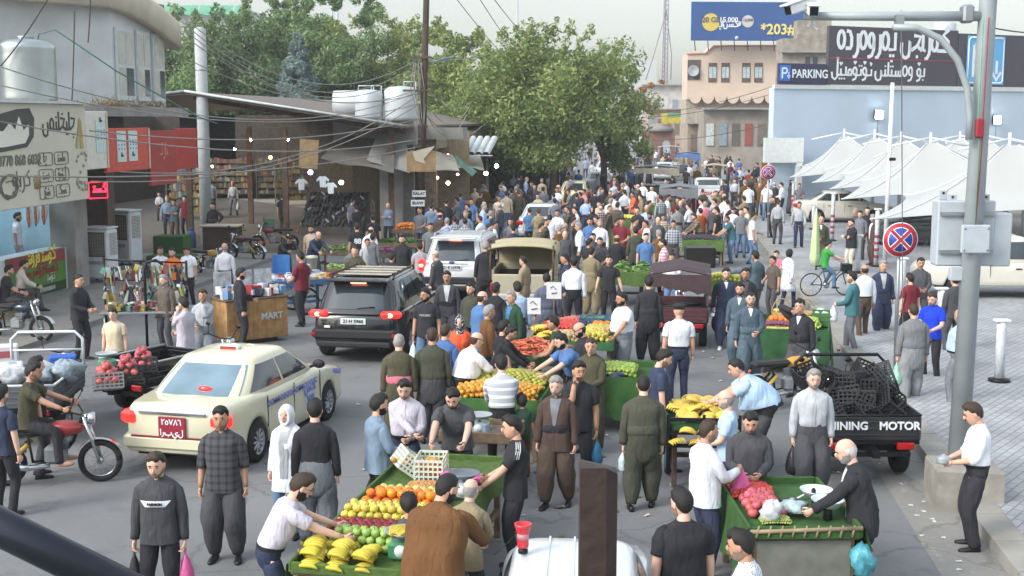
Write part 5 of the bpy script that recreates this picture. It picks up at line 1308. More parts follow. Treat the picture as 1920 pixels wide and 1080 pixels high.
# --- motorcycles, tricycles, bicycle ---
def moto(label,loc,rz,col,name='motorcycle',cat='motorcycle',rear=True,parent=None,lod=1):
 t=thing(name,label,cat,loc,rz)if parent is None else parent
 r=.30;yr,yf=-.62,.64
 def wh(y):
  mb=MB();n=22;a=np.linspace(0,2*math.pi,n+1);mb.tube([(0,r*.86*math.cos(x),r*.86*math.sin(x))for x in a],.045,7,ref=(1,0,0));o=mb.build('wheel',TYRE,t,(0,y,r))
  mb=MB();mb.tube([(0,r*.74*math.cos(x),r*.74*math.sin(x))for x in a],.012,5,ref=(1,0,0))
  for k in range(12):x=k*math.pi/6;mb.tube([(0.02*(-1)**k,.03*math.cos(x),.03*math.sin(x)),(0,r*.74*math.cos(x),r*.74*math.sin(x))],.0035,3)
  mb.cyl((-.05,0,0),(.05,0,0),.045,n=10);mb.build('rim',CHROME,o)
 wh(yf)
 if rear:wh(yr)
 mb=MB();mb.tube([(0,.42,.92),(0,.3,.6),(0,.1,.35),(0,-.25,.32),(0,-.3,.68),(0,.28,.78)],.025,6);mb.tube([(.08,-.3,.62),(.08,yr,r)],.02,5);mb.tube([(-.08,-.3,.62),(-.08,yr,r)],.02,5);mb.build('frame',BLACKM,t)
 mb=MB();mb.ball((0,.2,.78),(.125,.26,.115),12,8);mb.build('fuel_tank',M('tank_'+col,col,.25,var=.05,coat=.6),t)
 mb=MB();mb.box((0,-.35,.80),(.24,.74,.09),b=.04);mb.build('seat',PLASTIC,t)
 mb=MB();mb.box((0,.06,.42),(.22,.3,.26),b=.05);mb.tube([(0,.15,.5),(0,.22,.66)],.06,8)
 for k in range(5):mb.box((0,.15,.5+k*.035),(.2,.18,.012))
 mb.build('engine',STEEL,t)
 for s in(1,-1):
  mb=MB();mb.tube([(s*.09,.45,.95),(s*.09,.56,.6),(s*.09,yf,r)],[.024,.026,.022],6);mb.build('fork',CHROME,t)
 mb=MB();mb.tube([(-.36,.22,1.06),(-.3,.32,1.06),(-.1,.42,.98),(.1,.42,.98),(.3,.32,1.06),(.36,.22,1.06)],.014,6);mb.tube([(-.3,.3,1.06),(-.36,.38,1.22)],.008,4);mb.tube([(.3,.3,1.06),(.36,.38,1.22)],.008,4);mb.build('handlebar',BLACKM,t)
 for s in(1,-1):mb=MB();mb.ball((s*.37,.38,1.24),(.06,.015,.04),8,5);mb.build('mirror',BLACKM,t)
 mb=MB();mb.lathe([(.02,-.1),(.08,-.06),(.095,.02),(.08,.04)],(0,.56,.90),14,axis='y');mb.build('headlight',CHROME,t)
 def fender(y,a0,a1):
  rows=[]
  for x in np.linspace(R(a0),R(a1),10):rows.append([(dx,y+r*1.12*math.cos(x),r+r*(1.12-abs(dx)*.6)*math.sin(x))for dx in(-.065,-.03,0,.03,.065)])
  mb=MB();mb.grid(rows);mb.build('fender',CHROME,t)
 fender(yf,25,150)
 if rear:
  fender(yr,30,165)
  mb=MB();mb.tube([(.16,.0,.3),(.17,-.3,.28),(.17,-.8,.36)],[.03,.045,.05],8);mb.build('exhaust',CHROME,t)
  mb=MB();mb.box((0,-.92,.72),(.12,.05,.08),b=.02);mb.build('tail_light',TAIL,t)
  for s in(1,-1):mb=MB();mb.tube([(s*.13,-.28,.6),(s*.13,-.56,.34)],.035,8);mb.build('shock_absorber',M('spring_yellow','#b59a4a',.4,metal=.3),t)
  for s in(1,-1):mb=MB();mb.ball((s*.16,-.85,.72),(.03,.03,.03),8,5);mb.build('indicator',M('indicator_orange','#d0562a',.3),t)
 return t
def trike(label,loc,rz,col,bedm,bed=(1.25,1.7),rail=True,name='cargo_tricycle',letters=None,railm=None,open_=False):
 """three-wheeled cargo motorcycle; local +Y ahead, the cargo bed behind"""
 t=thing(name,label,'cargo tricycle',loc,rz)
 W,L=bed
 y0=-.55-L;y1=-.55;yc=(y0+y1)/2
 moto('',None,0,col,rear=False,parent=t)
 for s in(1,-1):wheel(t,s*(W/2-.08),yc-.2,.29,.17,s,spokes=6)
 mb=MB();mb.box((0,yc,.60),(W,L,.06));mb.box((0,yc,.5),(.1,L+.6,.1));mb.box((0,yc-.2,.36),(W*.9,.09,.09));mb.build('chassis',BLACKM,t)
 hs_=.34
 def wallp(c,d,nm):
  mb=MB();mb.box(c,d,b=.012)
  w_,along=(d[0],0)if d[0]>d[1]else(d[1],1)
  for z in(-.09,.0,.09):
   mb.box((c[0],c[1],c[2]+z),(d[0]+(.012 if along else-.08),d[1]+(-.08 if along else .012),.035),b=.006)
  mb.build(nm,bedm,t)
 wallp((0,y0,.79),(W,.035,hs_),'tailgate')
 for s in(1,-1):wallp((s*W/2,yc,.79),(.035,L,hs_),'side_board')
 wallp((0,y1,.79),(W,.035,hs_),'front_board')
 mb=MB()
 for s in(1,-1):mb.tube([(s*W/2,y0,.975),(s*W/2,y1,.975)],.02,5)
 mb.tube([(-W/2,y0,.975),(W/2,y0,.975)],.02,5);mb.build('top_edge',railm or BLACKM,t)
 if rail:
  mb=MB();mb.tube([(-W/2,y1,.95),(-W/2,y1,1.38),(-W/2+.12,y1,1.5),(W/2-.12,y1,1.5),(W/2,y1,1.38),(W/2,y1,.95)],.026,7);mb.tube([(-W/2,y1,1.2),(W/2,y1,1.2)],.02,5);mb.build('head_rail',railm or BLACKM,t)
 for s in(1,-1):mb=MB();mb.box((s*(W/2-.2),y0-.03,.55),(.24,.05,.1),b=.015);mb.build('tail_light',TAIL,t)
 mb=MB();mb.box((0,y0-.03,.44),(W*.8,.06,.06));mb.build('bumper_bar',BLACKM,t)
 if letters:
  for s_,x in letters:text(s_,.155,WL,t,(x,y0-.03,.83),bold=.004)
 return t
def bicycle(label,loc,rz):
 t=thing('bicycle',label,'bicycle',loc,rz);r=.31
 for y in(-.5,.52):
  mb=MB();mb.tube([(0,r*math.cos(x),r*math.sin(x))for x in np.linspace(0,2*math.pi,25)],.017,6,ref=(1,0,0));o=mb.build('wheel',TYRE,t,(0,y,r+.017))
  mb=MB()
  for k in range(14):x=k*math.pi/7;mb.tube([(0,0,0),(0,r*.97*math.cos(x),r*.97*math.sin(x))],.003,3)
  mb.build('spoke',CHROME,o)
 mb=MB();mb.tube([(0,-.5,.33),(0,-.05,.3),(0,.38,.72),(0,-.18,.68),(0,-.5,.33)],.018,6);mb.tube([(0,-.18,.8),(0,-.05,.3)],.016,6);mb.tube([(0,.36,.92),(0,.4,.7),(0,.52,.33)],.018,6);mb.build('frame',M('bike_blue','#3c3f48',.4),t)
 mb=MB();mb.ball((0,-.2,.84),(.08,.14,.04),8,5);mb.build('saddle',PLASTIC,t)
 mb=MB();mb.tube([(-.26,.26,1.0),(-.1,.36,.95),(.1,.36,.95),(.26,.26,1.0)],.012,5);mb.build('handlebar',STEEL,t)
 mb=MB();mb.box((0,.52,.78),(.3,.24,.22),b=.02);mb.build('basket',BLACKM,t)
 mb=MB();mb.lathe([(.09,-.01),(.09,.01)],(0,-.05,.3),14,axis='x');mb.tube([(.05,-.05,.3),(.09,.08,.22),(.14,.08,.22)],.01,4);mb.build('crank',STEEL,t)
 return t
 # ================= carts, stalls, fruit =================
TURF=M('green_felt','#4c6430',.95,var=.22,scale=14,bump=.5,bscale=120);TURFB=M('green_felt_bright','#315426',.9,var=.32,scale=4,bump=.3,bscale=60);TURFD=M('green_cloth','#28502f',.9,var=.3,scale=6,bump=.3,bscale=20)
def cart(label,loc,rz,W,L,H_=.88,skirt=None,top=TURF,rim=.07,wheels=True,wood=WOOD,name='market_cart',tilt=0,legs=True,frame_front=False):
 """hand cart: local +Y ahead, tray on a timber frame with two big wheels and legs"""
 t=thing(name,label,'market cart',loc,rz)
 mb=MB();mb.box((0,0,H_-.05),(W,L,.06),b=.015);mb.build('tray',wood,t)
 mb=MB();n=10
 g=[[(x,y,H_-.012+.006*math.sin(23*x+5*y))for x in np.linspace(-W/2+.01,W/2-.01,n)]for y in np.linspace(-L/2+.01,L/2-.01,n)];mb.grid(g);mb.build('felt_top',top,t)
 for nm,c,d in(('side_rail',(W/2,0,H_),(.04,L,rim+.08)),('side_rail',(-W/2,0,H_),(.04,L,rim+.08)),('end_rail',(0,L/2,H_),(W-.04,.04,rim+.08)),('end_rail',(0,-L/2,H_),(W-.04,.04,rim+.08))):
  mb=MB();mb.box(c,d,b=.01);mb.build(nm,top if skirt else wood,t)
 if legs:
  for x in(-1,1):
   for y in(-1,1):mb=MB();mb.box((x*(W/2-.08),y*(L/2-.1),(H_-.08)/2),(.07,.07,H_-.08),b=.008);mb.build('leg',wood,t)
  mb=MB()
  for x in(-1,1):mb.box((x*(W/2-.08),0,.34),(.05,L-.28,.07))
  mb.box((0,0,.3),(W-.22,.07,.06));mb.build('stretcher',wood,t)
 if wheels:
  for s in(1,-1):
   mb=MB();r=.33;mb.tube([(0,r*math.cos(x),r*math.sin(x))for x in np.linspace(0,2*math.pi,23)],.03,6,ref=(1,0,0));o=mb.build('wheel',TYRE,t,(s*(W/2-.02),.1,r+.03))
   mb=MB()
   for k in range(10):x=k*math.pi/5;mb.tube([(0,0,0),(0,r*math.cos(x),r*math.sin(x))],.006,3)
   mb.build('spoke',STEEL,o)
 if skirt:
  for ax,sgn,wd,dp in skirt:
   mb=MB();P_=[]
   hw=(W/2 if ax=='y' else L/2)+.02
   for j in range(7):
    v=j/6;row=[]
    for i in range(21):
     u=-1+2*i/20;out=.025+.05*v*(1+.7*math.sin(u*9+wd)+.3*math.sin(u*23))
     z=H_+rim-.0-v*dp*(1+.05*math.sin(u*7+wd))
     o_=(W/2 if ax=='x' else L/2)+out
     row.append((sgn*o_,u*hw,z)if ax=='x' else(u*hw,sgn*o_,z))
    P_.append(row)
   mb.grid(P_);mb.build('cloth_skirt',top,t)
 return t
 # fruit meshes, shared by their copies
def fm(name,c,var=.25,scale=9):return M('fruit_'+name,c,.42,var=var,scale=scale,spec=.4,orand=.2)
FR={}
def fruit_mesh(kind_,col,r,stem=True,oblate=.92):
 if kind_ in FR:return FR[kind_]
 mb=MB();mb.lathe([(.02*r,-.86*r*oblate),(.45*r,-.86*r*oblate),(.85*r,-.5*r*oblate),(r,0),(.88*r,.5*r*oblate),(.5*r,.86*r*oblate),(.12*r,.78*r*oblate)],n=10)
 if stem:mb.tube([(0,0,.76*r),(.1*r,0,1.15*r)],.07*r,4,m=1)
 FR[kind_]=mb.mesh(kind_,[fm(kind_,col),M('stem_brown','#5b4a30',.8)]);return FR[kind_]
def banana_hand(kind_,col,n=7,L=.17):
 if kind_ in FR:return FR[kind_]
 mb=MB();rs=np.random.RandomState(3)
 for i in range(n-1):
  pts=[];off=(i-(n-2)/2)
  for k in range(8):
   s_=k/7;a=-1.15+2.3*s_;g_=.35+.65*min(1,s_*2.2)
   pts.append((L*.62*math.sin(a),off*.036*g_+rs.randn()*.002,.02+L*.38*(math.cos(a)-.4)-abs(off)*.006))
  mb.tube(pts,[.010,.014,.019,.0215,.022,.0205,.014,.005],7)
 mb.tube([(-.105,-.03,.02),(-.115,0,.03),(-.105,.03,.02)],[.012,.02,.012],6,m=1)
 FR[kind_]=mb.mesh(kind_,[fm(kind_,col,.14,14),M('banana_crown','#7d7440',.8)]);return FR[kind_]
def carrot_mesh():
 if 'carrot' in FR:return FR['carrot']
 mb=MB();mb.tube([(0,-.1,0),(.004,-.04,0),(0,.04,.003),(.004,.11,0)],[.016,.019,.013,.003],7);mb.tube([(0,-.1,0),(.01,-.14,.01)],.006,4,m=1)
 FR['carrot']=mb.mesh('carrot',[fm('carrot','#c8644a'),M('stem_green','#5b7a3a',.8)]);return FR['carrot']
def long_veg(kind_,col,L=.16,r=.022):
 if kind_ in FR:return FR[kind_]
 mb=MB();mb.tube([(0,-L/2,0),(.01,-L/4,0),(.012,0,0),(.008,L/4,0),(0,L/2,0)],[r*.3,r,r*1.1,r,r*.3],7);FR[kind_]=mb.mesh(kind_,fm(kind_,col));return FR[kind_]
def lettuce_mesh(kind_,col,s=.14):
 if kind_ in FR:return FR[kind_]
 rs=np.random.RandomState(8);mb=MB()
 for k in range(26):
  a,e=rs.rand()*6.28,rs.rand()*1.3;d=np.array((math.cos(a)*math.cos(e),math.sin(a)*math.cos(e),math.sin(e)*.9));sd=np.array((-math.sin(a),math.cos(a),0))
  rows=[]
  for j in range(4):
   q=d*s*(.25+.3*j)+np.array((0,0,-.02*j));wv=s*(.15+.16*j)
   rows.append([q+sd*wv*u+d*(.02*math.sin(7*u+j))+rs.randn(3)*.008 for u in(-1,-.5,0,.5,1)])
  mb.grid(rows)
 FR[kind_]=mb.mesh(kind_,M('veg_'+kind_,col,.6,var=.3,scale=12));return FR[kind_]
def W4(t,p):return Matrix.Translation(t.location)@Matrix.Rotation(t.rotation_euler[2],4,'Z')@Vector(p)
NFR={}
def item(name,me,t,p,label,cat,group,tilt=1.0,rz=None):
 NFR[name]=NFR.get(name,0)+1
 o=place(name,me,None,W4(t,p))
 o.rotation_euler=((rnd.random()-.5)*tilt,(rnd.random()-.5)*tilt,(rnd.random()*6.28 if rz is None else rz)+t.rotation_euler[2])
 s_=.9+.22*rnd.random();o.scale=(s_,s_,s_)
 return tag(o,label,cat,group)
def heap(name,me,t,x0,x1,y0,y1,z,r,label,cat,group,layers=2,jit=.25,dome=0.,maxn=400):
 """fruit stacked in offset rows; dome lifts the middle; z is a number or f(x, y)"""
 n=0
 for k in range(layers):
  ins=k*r*.75
  ya=y0+ins
  row=0
  while ya<=y1-ins+1e-6:
   xa=x0+ins+(r if row%2 else 0)
   while xa<=x1-ins+1e-6:
    zz=z(xa,ya)if callable(z)else z
    u,v=(xa-(x0+x1)/2)/max(.01,(x1-x0)/2),(ya-(y0+y1)/2)/max(.01,(y1-y0)/2)
    dz=dome*max(0,1-.5*(u*u+v*v))
    item(name,me,t,(xa+(rnd.random()-.5)*r*jit*2,ya+(rnd.random()-.5)*r*jit*2,zz+r*.85+k*r*1.45+dz),label,cat,group);n+=1
    if n>=maxn:return
    xa+=2*r
   ya+=1.75*r;row+=1
_crate={}
def crate_mesh(w_,l_,h_,col,nm='crate'):
 key=(w_,l_,h_,col)
 if key in _crate:return _crate[key]
 mb=MB()
 for s in(-1,1):
  for z in np.linspace(.012,h_-.012,5):mb.box((s*w_/2,0,z),(.012,l_,.02 if .02<z<h_-.02 else .028));mb.box((0,s*l_/2,z),(w_,.012,.02 if .02<z<h_-.02 else .028))
  for y in np.linspace(-l_/2,l_/2,9):mb.box((s*w_/2,y,h_/2),(.014,.016,h_))
  for x in np.linspace(-w_/2,w_/2,7):mb.box((x,s*l_/2,h_/2),(.016,.014,h_))
 for x in np.linspace(-w_/2,w_/2,8):mb.box((x,0,.008),(.02,l_,.012))
 for y in np.linspace(-l_/2,l_/2,8):mb.box((0,y,.008),(w_,.02,.012))
 _crate[key]=mb.mesh(nm,M('crate'+col,col,.55,var=.12));return _crate[key]
def crate(t,p,label,col='#2b2c2f',size=(.36,.52,.26),rot=(0,0,0),group=None):
 o=place('plastic_crate',crate_mesh(*size,col),None,W4(t,p));o.rotation_euler=(rot[0],rot[1],rot[2]+t.rotation_euler[2])
 return tag(o,label,'crate',group)
def scale_(t,p,label,pans=1,body='#3f7d5c',pan='#9fa4a8',rz=0):
 s=thing('weighing_scale',label,'weighing scale',W4(t,p),t.rotation_euler[2]+rz)
 mb=MB();mb.box((0,0,.09),(.26,.2,.18),b=.03);mb.build('scale_body',M('scale_'+body,body,.4,coat=.3),s)
 mb=MB();mb.lathe([(.06,0),(.062,.012)],(0,-.105,.1),16,axis='y');mb.build('dial',WHITEM,s)
 for k in range(pans):
  x=0 if pans==1 else(-.19+.38*k)
  mb=MB();mb.cyl((x,0,.17),(x,0,.23),.02);mb.build('pan_post',STEEL,s)
  mb=MB();mb.lathe([(.02,.23),(.12,.232),(.17,.275),(.178,.28),(.17,.268),(.12,.24)],(x,0,0),20);mb.build('pan',M('pan_'+pan,pan,.3,metal=.4 if pan!='#d3dae0' else 0),s)
 return s
def H0(px,py,z):q=G(px,py,z);return(q.x,q.y,0)
# ---------- front cart (bananas, apples, oranges, pears, nuts) ----------
C1=cart('long green topped fruit cart with bananas, apples, oranges and pears',(-1.06,12.85,0),R(-11),1.24,3.9,.92,skirt=(('x',1,1,.22),('x',-1,2,.25),('y',1,0,.3)),rim=.03)
zt=.915
GB=banana_hand('banana_bunch','#c3b13c')
n=0
for x in(-.47,-.22,.03):
 for k,(y,z)in enumerate(((-1.90,.0),(-1.76,.05),(-1.62,.06),(-1.48,.03),(-1.83,.10),(-1.68,.13))):
  if x>0 and k in(3,5):continue
  item('banana_bunch',GB,C1,(x+rnd.random()*.04,y,zt+z),'bunch of green tinged bananas at the near end of the long front cart','bananas','banana bunches on the long front cart',.2,rz=.35*(rnd.random()-.5))
heap('green_apple',fruit_mesh('green_apple','#94b05c',.046),C1,-.42,.32,-1.42,-1.14,zt,.046,'pale green apple in the row behind the bananas','apple','green apples on the long front cart',3,.2)
heap('red_apple',fruit_mesh('red_apple','#84202e',.043),C1,-.56,.48,-1.08,-.76,zt,.043,'dark red apple in the row behind the green ones','apple','red apples on the long front cart',2,.2)
heap('yellow_apple',fruit_mesh('yellow_apple','#c9bb52',.046),C1,-.56,.5,-.70,-.36,zt,.046,'yellow apple between the red apples and the oranges','apple','yellow apples on the long front cart',3,.2)
heap('orange',fruit_mesh('orange','#cf7626',.054,False),C1,-.46,.44,-.28,.02,zt,.054,'big orange in the pile in the middle of the long front cart','orange','oranges on the long front cart',3,.18)
heap('pear',fruit_mesh('pear','#bdb86a',.046,True,1.15),C1,-.44,.36,.10,.38,zt,.046,'pale yellow pear behind the oranges on the long front cart','pear','pears on the long front cart',2,.2)
NUT=fruit_mesh('nut','#b4824e',.017,False)
heap('nut',NUT,C1,-.22,.24,.48,.78,zt,.017,'small brown nut in the heap behind the pears','nut','nuts on the long front cart',2,.3,.04,280)
ORS=fruit_mesh('small_orange','#c88a35',.036,False)
cr=crate(C1,(-.42,1.18,zt+.05),'white lattice crate of oranges tipped over on the long front cart','#c5cbc0',(.3,.4,.22),(0,R(38),.5))
cr2=crate(C1,(-.08,1.12,zt),'white lattice crate full of oranges standing on the long front cart','#c5cbc0',(.32,.44,.26),(0,0,.1))
for k in range(34):item('small_orange',ORS,C1,(-.08+(rnd.random()-.5)*.26,1.12+(rnd.random()-.5)*.36,zt+.05+.05*(k//9)),'small orange inside or tumbling from the white lattice crates','orange','small oranges in the white lattice crates')
for k in range(14):item('small_orange',ORS,C1,(-.42+(rnd.random()-.5)*.2,1.2+(rnd.random()-.5)*.3,zt+.15+.05*rnd.random()),'small orange inside or tumbling from the white lattice crates','orange','small oranges in the white lattice crates')
scale_(C1,(.34,-1.52,zt),'green shop scale with bananas in its pan at the near end of the long cart',1,'#3f7d5c','#b9bec2')
item('banana_bunch',GB,C1,(.33,-1.56,zt+.25),'bunch of bananas lying in the pan of the green scale','bananas',None,.1,rz=1.2)
scale_(C1,(.46,.45,zt),'blue and white scale with a wide dark pan at the edge of the long cart',1,'#a9b7c4','#6d747b')
PKB=M('bag_pink','#c9589a',.4,var=.25,bump=.5,bscale=25)
def crumple(t,p,col,label,s=.16,flat=.5,seed=1,nm='plastic_bag',cat='bag'):
 rs=np.random.RandomState(seed);mb=MB();n=14;a=np.arange(n)*2*math.pi/n;rings=[]
 for i in range(8):
  e=-1.4+2.9*i/7;rr=math.cos(e)*s*(1+.28*np.sin(3*a+seed+e*3)+rs.randn(n)*.13);rings.append(np.stack([np.cos(a)*rr,np.sin(a)*rr,(math.sin(e)*s*flat+s*flat)*(1+rs.randn(n)*.06)],1))
 mb.loft(np.array(rings));o=mb.build(nm,M('film'+col,col,.35,var=.25,scale=12,bump=.5,bscale=25),None,W4(t,p));return tag(o,label,cat)
crumple(C1,(.22,.92,zt),'#c9589a','bundle of bright pink plastic bags on the long green cart',.15,.5,2)
crumple(C1,(.46,.95,zt),'#c9589a','second bundle of pink plastic bags beside the dark pan',.13,.5,3)
crumple(C1,(.12,1.25,zt),'#c6cdd0','small white plastic bag lying by the upright orange crate',.12,.3,4)
for x,y in((.40,1.45),(.30,1.1),(-.3,.75)):item('peel',fruit_mesh('orange_peel','#c9a35c',.04,False,.4),C1,(x,y,zt-.02),'scrap of orange peel left on the green felt','peel','peels on the green felt')
# ---------- front right cart (strawberries, pomegranates) ----------
q=H0(1480,950,.9)
C2=cart('worn timber cart with green felt, strawberries, pomegranates and white bowls',(2.92,12.95,0),R(1),1.12,1.75,.90,skirt=(('x',-1,1,.55),('y',1,2,.3),('x',1,4,.25)),top=TURFB,rim=.05,wheels=False)
mb=MB();mb.box((0,-.80,.45),(.95,.04,.7));mb.build('front_panel',M('grey_board','#6f7068',.8,var=.2),C2)
mb=MB()
for k in range(9):mb.tube([(-.5+k*.12,-.9,.86),(-.49+k*.12,-.91,.93),(-.47+k*.12,-.88,.97)],.012,5)
mb.tube([(-.56,-.9,.92),(.56,-.9,.95)],.022,6);mb.build('rope_binding',M('rope','#94836a',.95,var=.3),C2)
z2=.90
heap('strawberry',fruit_mesh('strawberry','#b33a34',.019,True,1.3),C2,-.5,-.05,.28,.78,z2,.019,'ripe strawberry in the heap at the back of the timber cart','strawberry','strawberries on the timber cart',2,.4,.05,270)
POM=fruit_mesh('pomegranate','#b4555a',.056)
heap('pomegranate',POM,C2,-.42,-.1,-.36,.18,z2,.05,'pink red pomegranate piled in front of the strawberries','pomegranate','pomegranates on the timber cart',2,.2)
GRP=fruit_mesh('grape','#9aa35c',.013,False)
heap('grape',GRP,C2,-.38,-.08,-.62,-.44,z2,.013,'pale green grape in the small heap at the front rim of the timber cart','grape','grapes on the timber cart',2,.3,.02,200)
BOWL=M('white_bowl','#ccd4dc',.35,var=.04,coat=.3)
for k,(x,y)in enumerate(((.30,-.1),(.33,-.45))):
 b_=thing('scale_bowl','white enamel bowl with a small weight, '+('the farther one on the timber cart' if k==0 else 'the nearer one on the timber cart'),'bowl',W4(C2,(x,y,z2+.14)))
 mb=MB();mb.lathe([(.02,0),(.12,0),(.165,.07),(.175,.078),(.16,.062),(.115,.012),(.02,.012)],n=24);mb.build('bowl',BOWL,b_)
 mb=MB();mb.cyl((-.03,0,.012),(-.03,0,.07),.024);mb.cyl((-.03,0,.07),(-.03,0,.085),.014);mb.build('weight',BLACKM,b_)
 mb=MB();mb.cyl((0,0,-.14),(0,0,0),.05,.04);mb.build('stand',PLASTIC,b_)
crumple(C2,(.02,-.28,z2),'#9fb2b8','pale crumpled plastic bag between the pomegranates and the bowls',.14,.55,6)
crumple(C2,(-.28,-.55,z2),'#c7c9cf','white torn packet leaning on the front rim of the timber cart',.10,1.2,7)
t=thing('dust_pan','dark flat scoop with a pale handle lying on the green felt','scoop',W4(C2,(.08,.12,z2)),R(20))
mb=MB();mb.box((0,0,.02),(.22,.16,.02),b=.008);mb.build('scoop',PLASTIC,t);mb=MB();mb.tube([(.1,.02,.03),(.3,.1,.05)],.012,5);mb.build('handle',WHITEM,t)
bagp=W4(C2,(.52,-.86,.82));
t=tag(place('plastic_bag',crumple(C2,(.56,-.9,.45),'#4f9aa8','x',.12,1.5,9).data,None,W4(C2,(.58,-.86,.42))),'turquoise plastic bag of scraps tied to the corner of the timber cart','bag')
for o in[o for o in bpy.data.objects if o.get('label')=='x']:bpy.data.objects.remove(o)
# folding stool
t=thing('folding_stool','small folding stool with a yellow cushion by the old man in black','stool',(3.62,12.9,0),R(10))
mb=MB();mb.box((0,0,.50),(.36,.32,.07),b=.03);mb.build('cushion',M('cushion_yellow','#b49a5c',.9,var=.15),t)
mb=MB();mb.box((0,0,.455),(.38,.34,.03));mb.build('seat',WOODL,t)
for s in(1,-1):mb=MB();mb.tube([(s*.16,-.15,0),(s*.16,.15,.44)],.014,6);mb.tube([(s*.14,.15,0),(s*.14,-.15,.44)],.014,6);mb.build('leg',M('blue_tube','#3b4a66',.5),t)
mb=MB();mb.box((-.02,.2,.82),(.3,.03,.18),b=.01);mb.tube([(.16,.15,.44),(.13,.2,.85)],.012,5);mb.build('backrest',WOODL,t)
# ---------- banana cart ----------
C3=cart('dark iron banana cart heaped with yellow bananas',H0(1312,775,.9),R(-4),.92,1.35,.86,skirt=(('x',-1,3,.5),),top=TURFD,wood=RUST,rim=.04)
mb=MB()
for z in(.62,.80,.98):mb.box((0,-.72,z),(.98,.03,.05))
for x in(-.48,0,.48):mb.box((x,-.72,.7),(.04,.04,.7))
mb.build('front_rack',BLACKM,C3)
YB_=banana_hand('ripe_banana_bunch','#d0b44c',7,.18)
for k in range(44):
 u=rnd.random();y=-.55+1.1*rnd.random();x=-.36+.72*u
 item('banana_bunch',YB_,C3,(x,y,.88+.26*(1-abs(x)*1.9)*(1-abs(y)*1.1)*rnd.random()**.5),'yellow banana bunch in the heap on the dark iron cart','bananas','banana bunches on the iron cart',.8)
for k in range(6):item('banana_bunch',YB_,C3,(-.36+k*.14,-.78,.66+(k%2)*.15),'banana bunch hung on the front rack of the iron cart','bananas','banana bunches on the iron cart rack',.5)
# ---------- green felt lime cart ----------
C4=cart('green felt covered cart of limes with raised back corner',H0(1160,700,.8),R(-8),1.15,1.5,.78,skirt=(('y',-1,1,.66),('x',1,2,.6),('x',-1,2,.6)),top=TURFB,rim=.12,wheels=False)
LIME=fruit_mesh('lime','#8aa044',.034,False);LIMG=fruit_mesh('dark_lime','#5f7f3a',.034,False)
heap('lime',LIME,C4,-.4,.3,-.35,.55,.80,.034,'yellowish green lime in the heap on the felt covered cart','lime','limes on the felt covered cart',2,.3,.08,260)
crumple(C4,(-.38,-.5,.80),'#4d93b4','blue plastic bag lying at the front of the lime cart',.16,.5,12)
crumple(C4,(.0,-.55,.80),'#2c3550','dark blue bag lying beside the pale blue one on the lime cart',.13,.5,13)
# ---------- orange and persimmon cart ----------
C5=cart('cart heaped with orange yellow persimmons and green cloth hanging below',H0(948,722,.95),R(-10),1.35,1.9,.88,skirt=(('y',-1,1,.2),('x',1,2,.2)),top=TURFB,rim=.05)
PER=fruit_mesh('persimmon','#c78d2c',.042,False,.85);PEG=fruit_mesh('green_persimmon','#9a9a3a',.042,False,.85)
heap('persimmon',PER,C5,-.6,.6,-.9,-.05,.88,.042,'golden persimmon in the near half of the heaped cart','persimmon','golden persimmons on the heaped cart',2,.3,.16,240)
heap('green_persimmon',PEG,C5,-.6,.6,.0,.85,.88,.042,'greenish persimmon in the far half of the heaped cart','persimmon','greenish persimmons on the heaped cart',2,.3,.16,170)
# green bean table with a scale behind the grey shirted man
C5b=cart('low table with green beans, a steel bowl and a scale beside the heaped cart',H0(905,800,.85),R(-10),1.0,.8,.8,wheels=False,top=M('flower_oilcloth','#7d6f6a',.6,var=.4,scale=16))
BEAN=long_veg('green_bean','#8aa560',.15,.011)
for k in range(90):item('green_bean',BEAN,C5b,(-.12+rnd.gauss(0,.10),.12+rnd.gauss(0,.08),.82+.16*rnd.random()*.8),'pale green bean in the loose pile on the low table','bean','green beans on the low table',.9)
scale_(C5b,(.0,-.22,.8),'blue white scale with a dented steel bowl on the low table',1,'#8fa3b5','#a4aaae')
# ---------- carrots, bananas, tomatoes, mixed ----------
C6=cart('cart with a red orange heap of carrots and a paper price card',H0(1003,655,.95),R(-8),1.3,1.3,.86,skirt=(('y',-1,1,.12),),top=TURFD)
CAR=carrot_mesh()
for k in range(230):
 x,y=-.55+1.1*rnd.random(),-.55+1.1*rnd.random()
 item('carrot',CAR,C6,(x,y,.88+.30*(1-abs(x)*.9)*(1-abs(y)*.9)*rnd.random()**.4),'orange red carrot in the large heap on the cart','carrot','carrots on the cart',.7)
def price(t,p,label,s=(.24,.3),h=.35):
 o=thing('price_card',label,'price card',W4(t,p),t.rotation_euler[2])
 mb=MB();mb.box((0,0,h+s[1]/2),(s[0],.012,s[1]),rot=Matrix.Rotation(R(4),3,'X'));mb.build('card',PLATE,o)
 mb=MB();mb.tube([(0,.01,0),(0,.01,h+.05)],.008,4);mb.build('stick',WOODL,o)
 strokes([[(-.07,.05),(-.02,.09),(.05,.02)],[(-.05,-.06),(.06,-.04)]],.014,INKD,o,(0,-.014-.0,h+s[1]/2))
price(C6,(-.08,.5,1.15),'white paper price card standing over the carrots')
C7=cart('wide cart of bananas, potatoes, tomatoes and peppers in ridges',H0(1082,612,1.0),R(-8),1.55,2.6,.86,skirt=(('y',-1,1,.14),),top=TURFD)
for k in range(10):item('banana_bunch',YB_,C7,(-.66+.11*(k%3),-1.05+.14*(k//3),.9+.06*(k%4)),'banana bunch at the corner of the wide cart by the price card','bananas','banana bunches on the wide cart',.5)
heap('potato',fruit_mesh('potato','#b59b70',.042,False,1.2),C7,-.32,.12,-1.15,-.6,.88,.042,'tan potato in the front ridge of the wide cart','potato','potatoes on the wide cart',2,.4,.05,150)
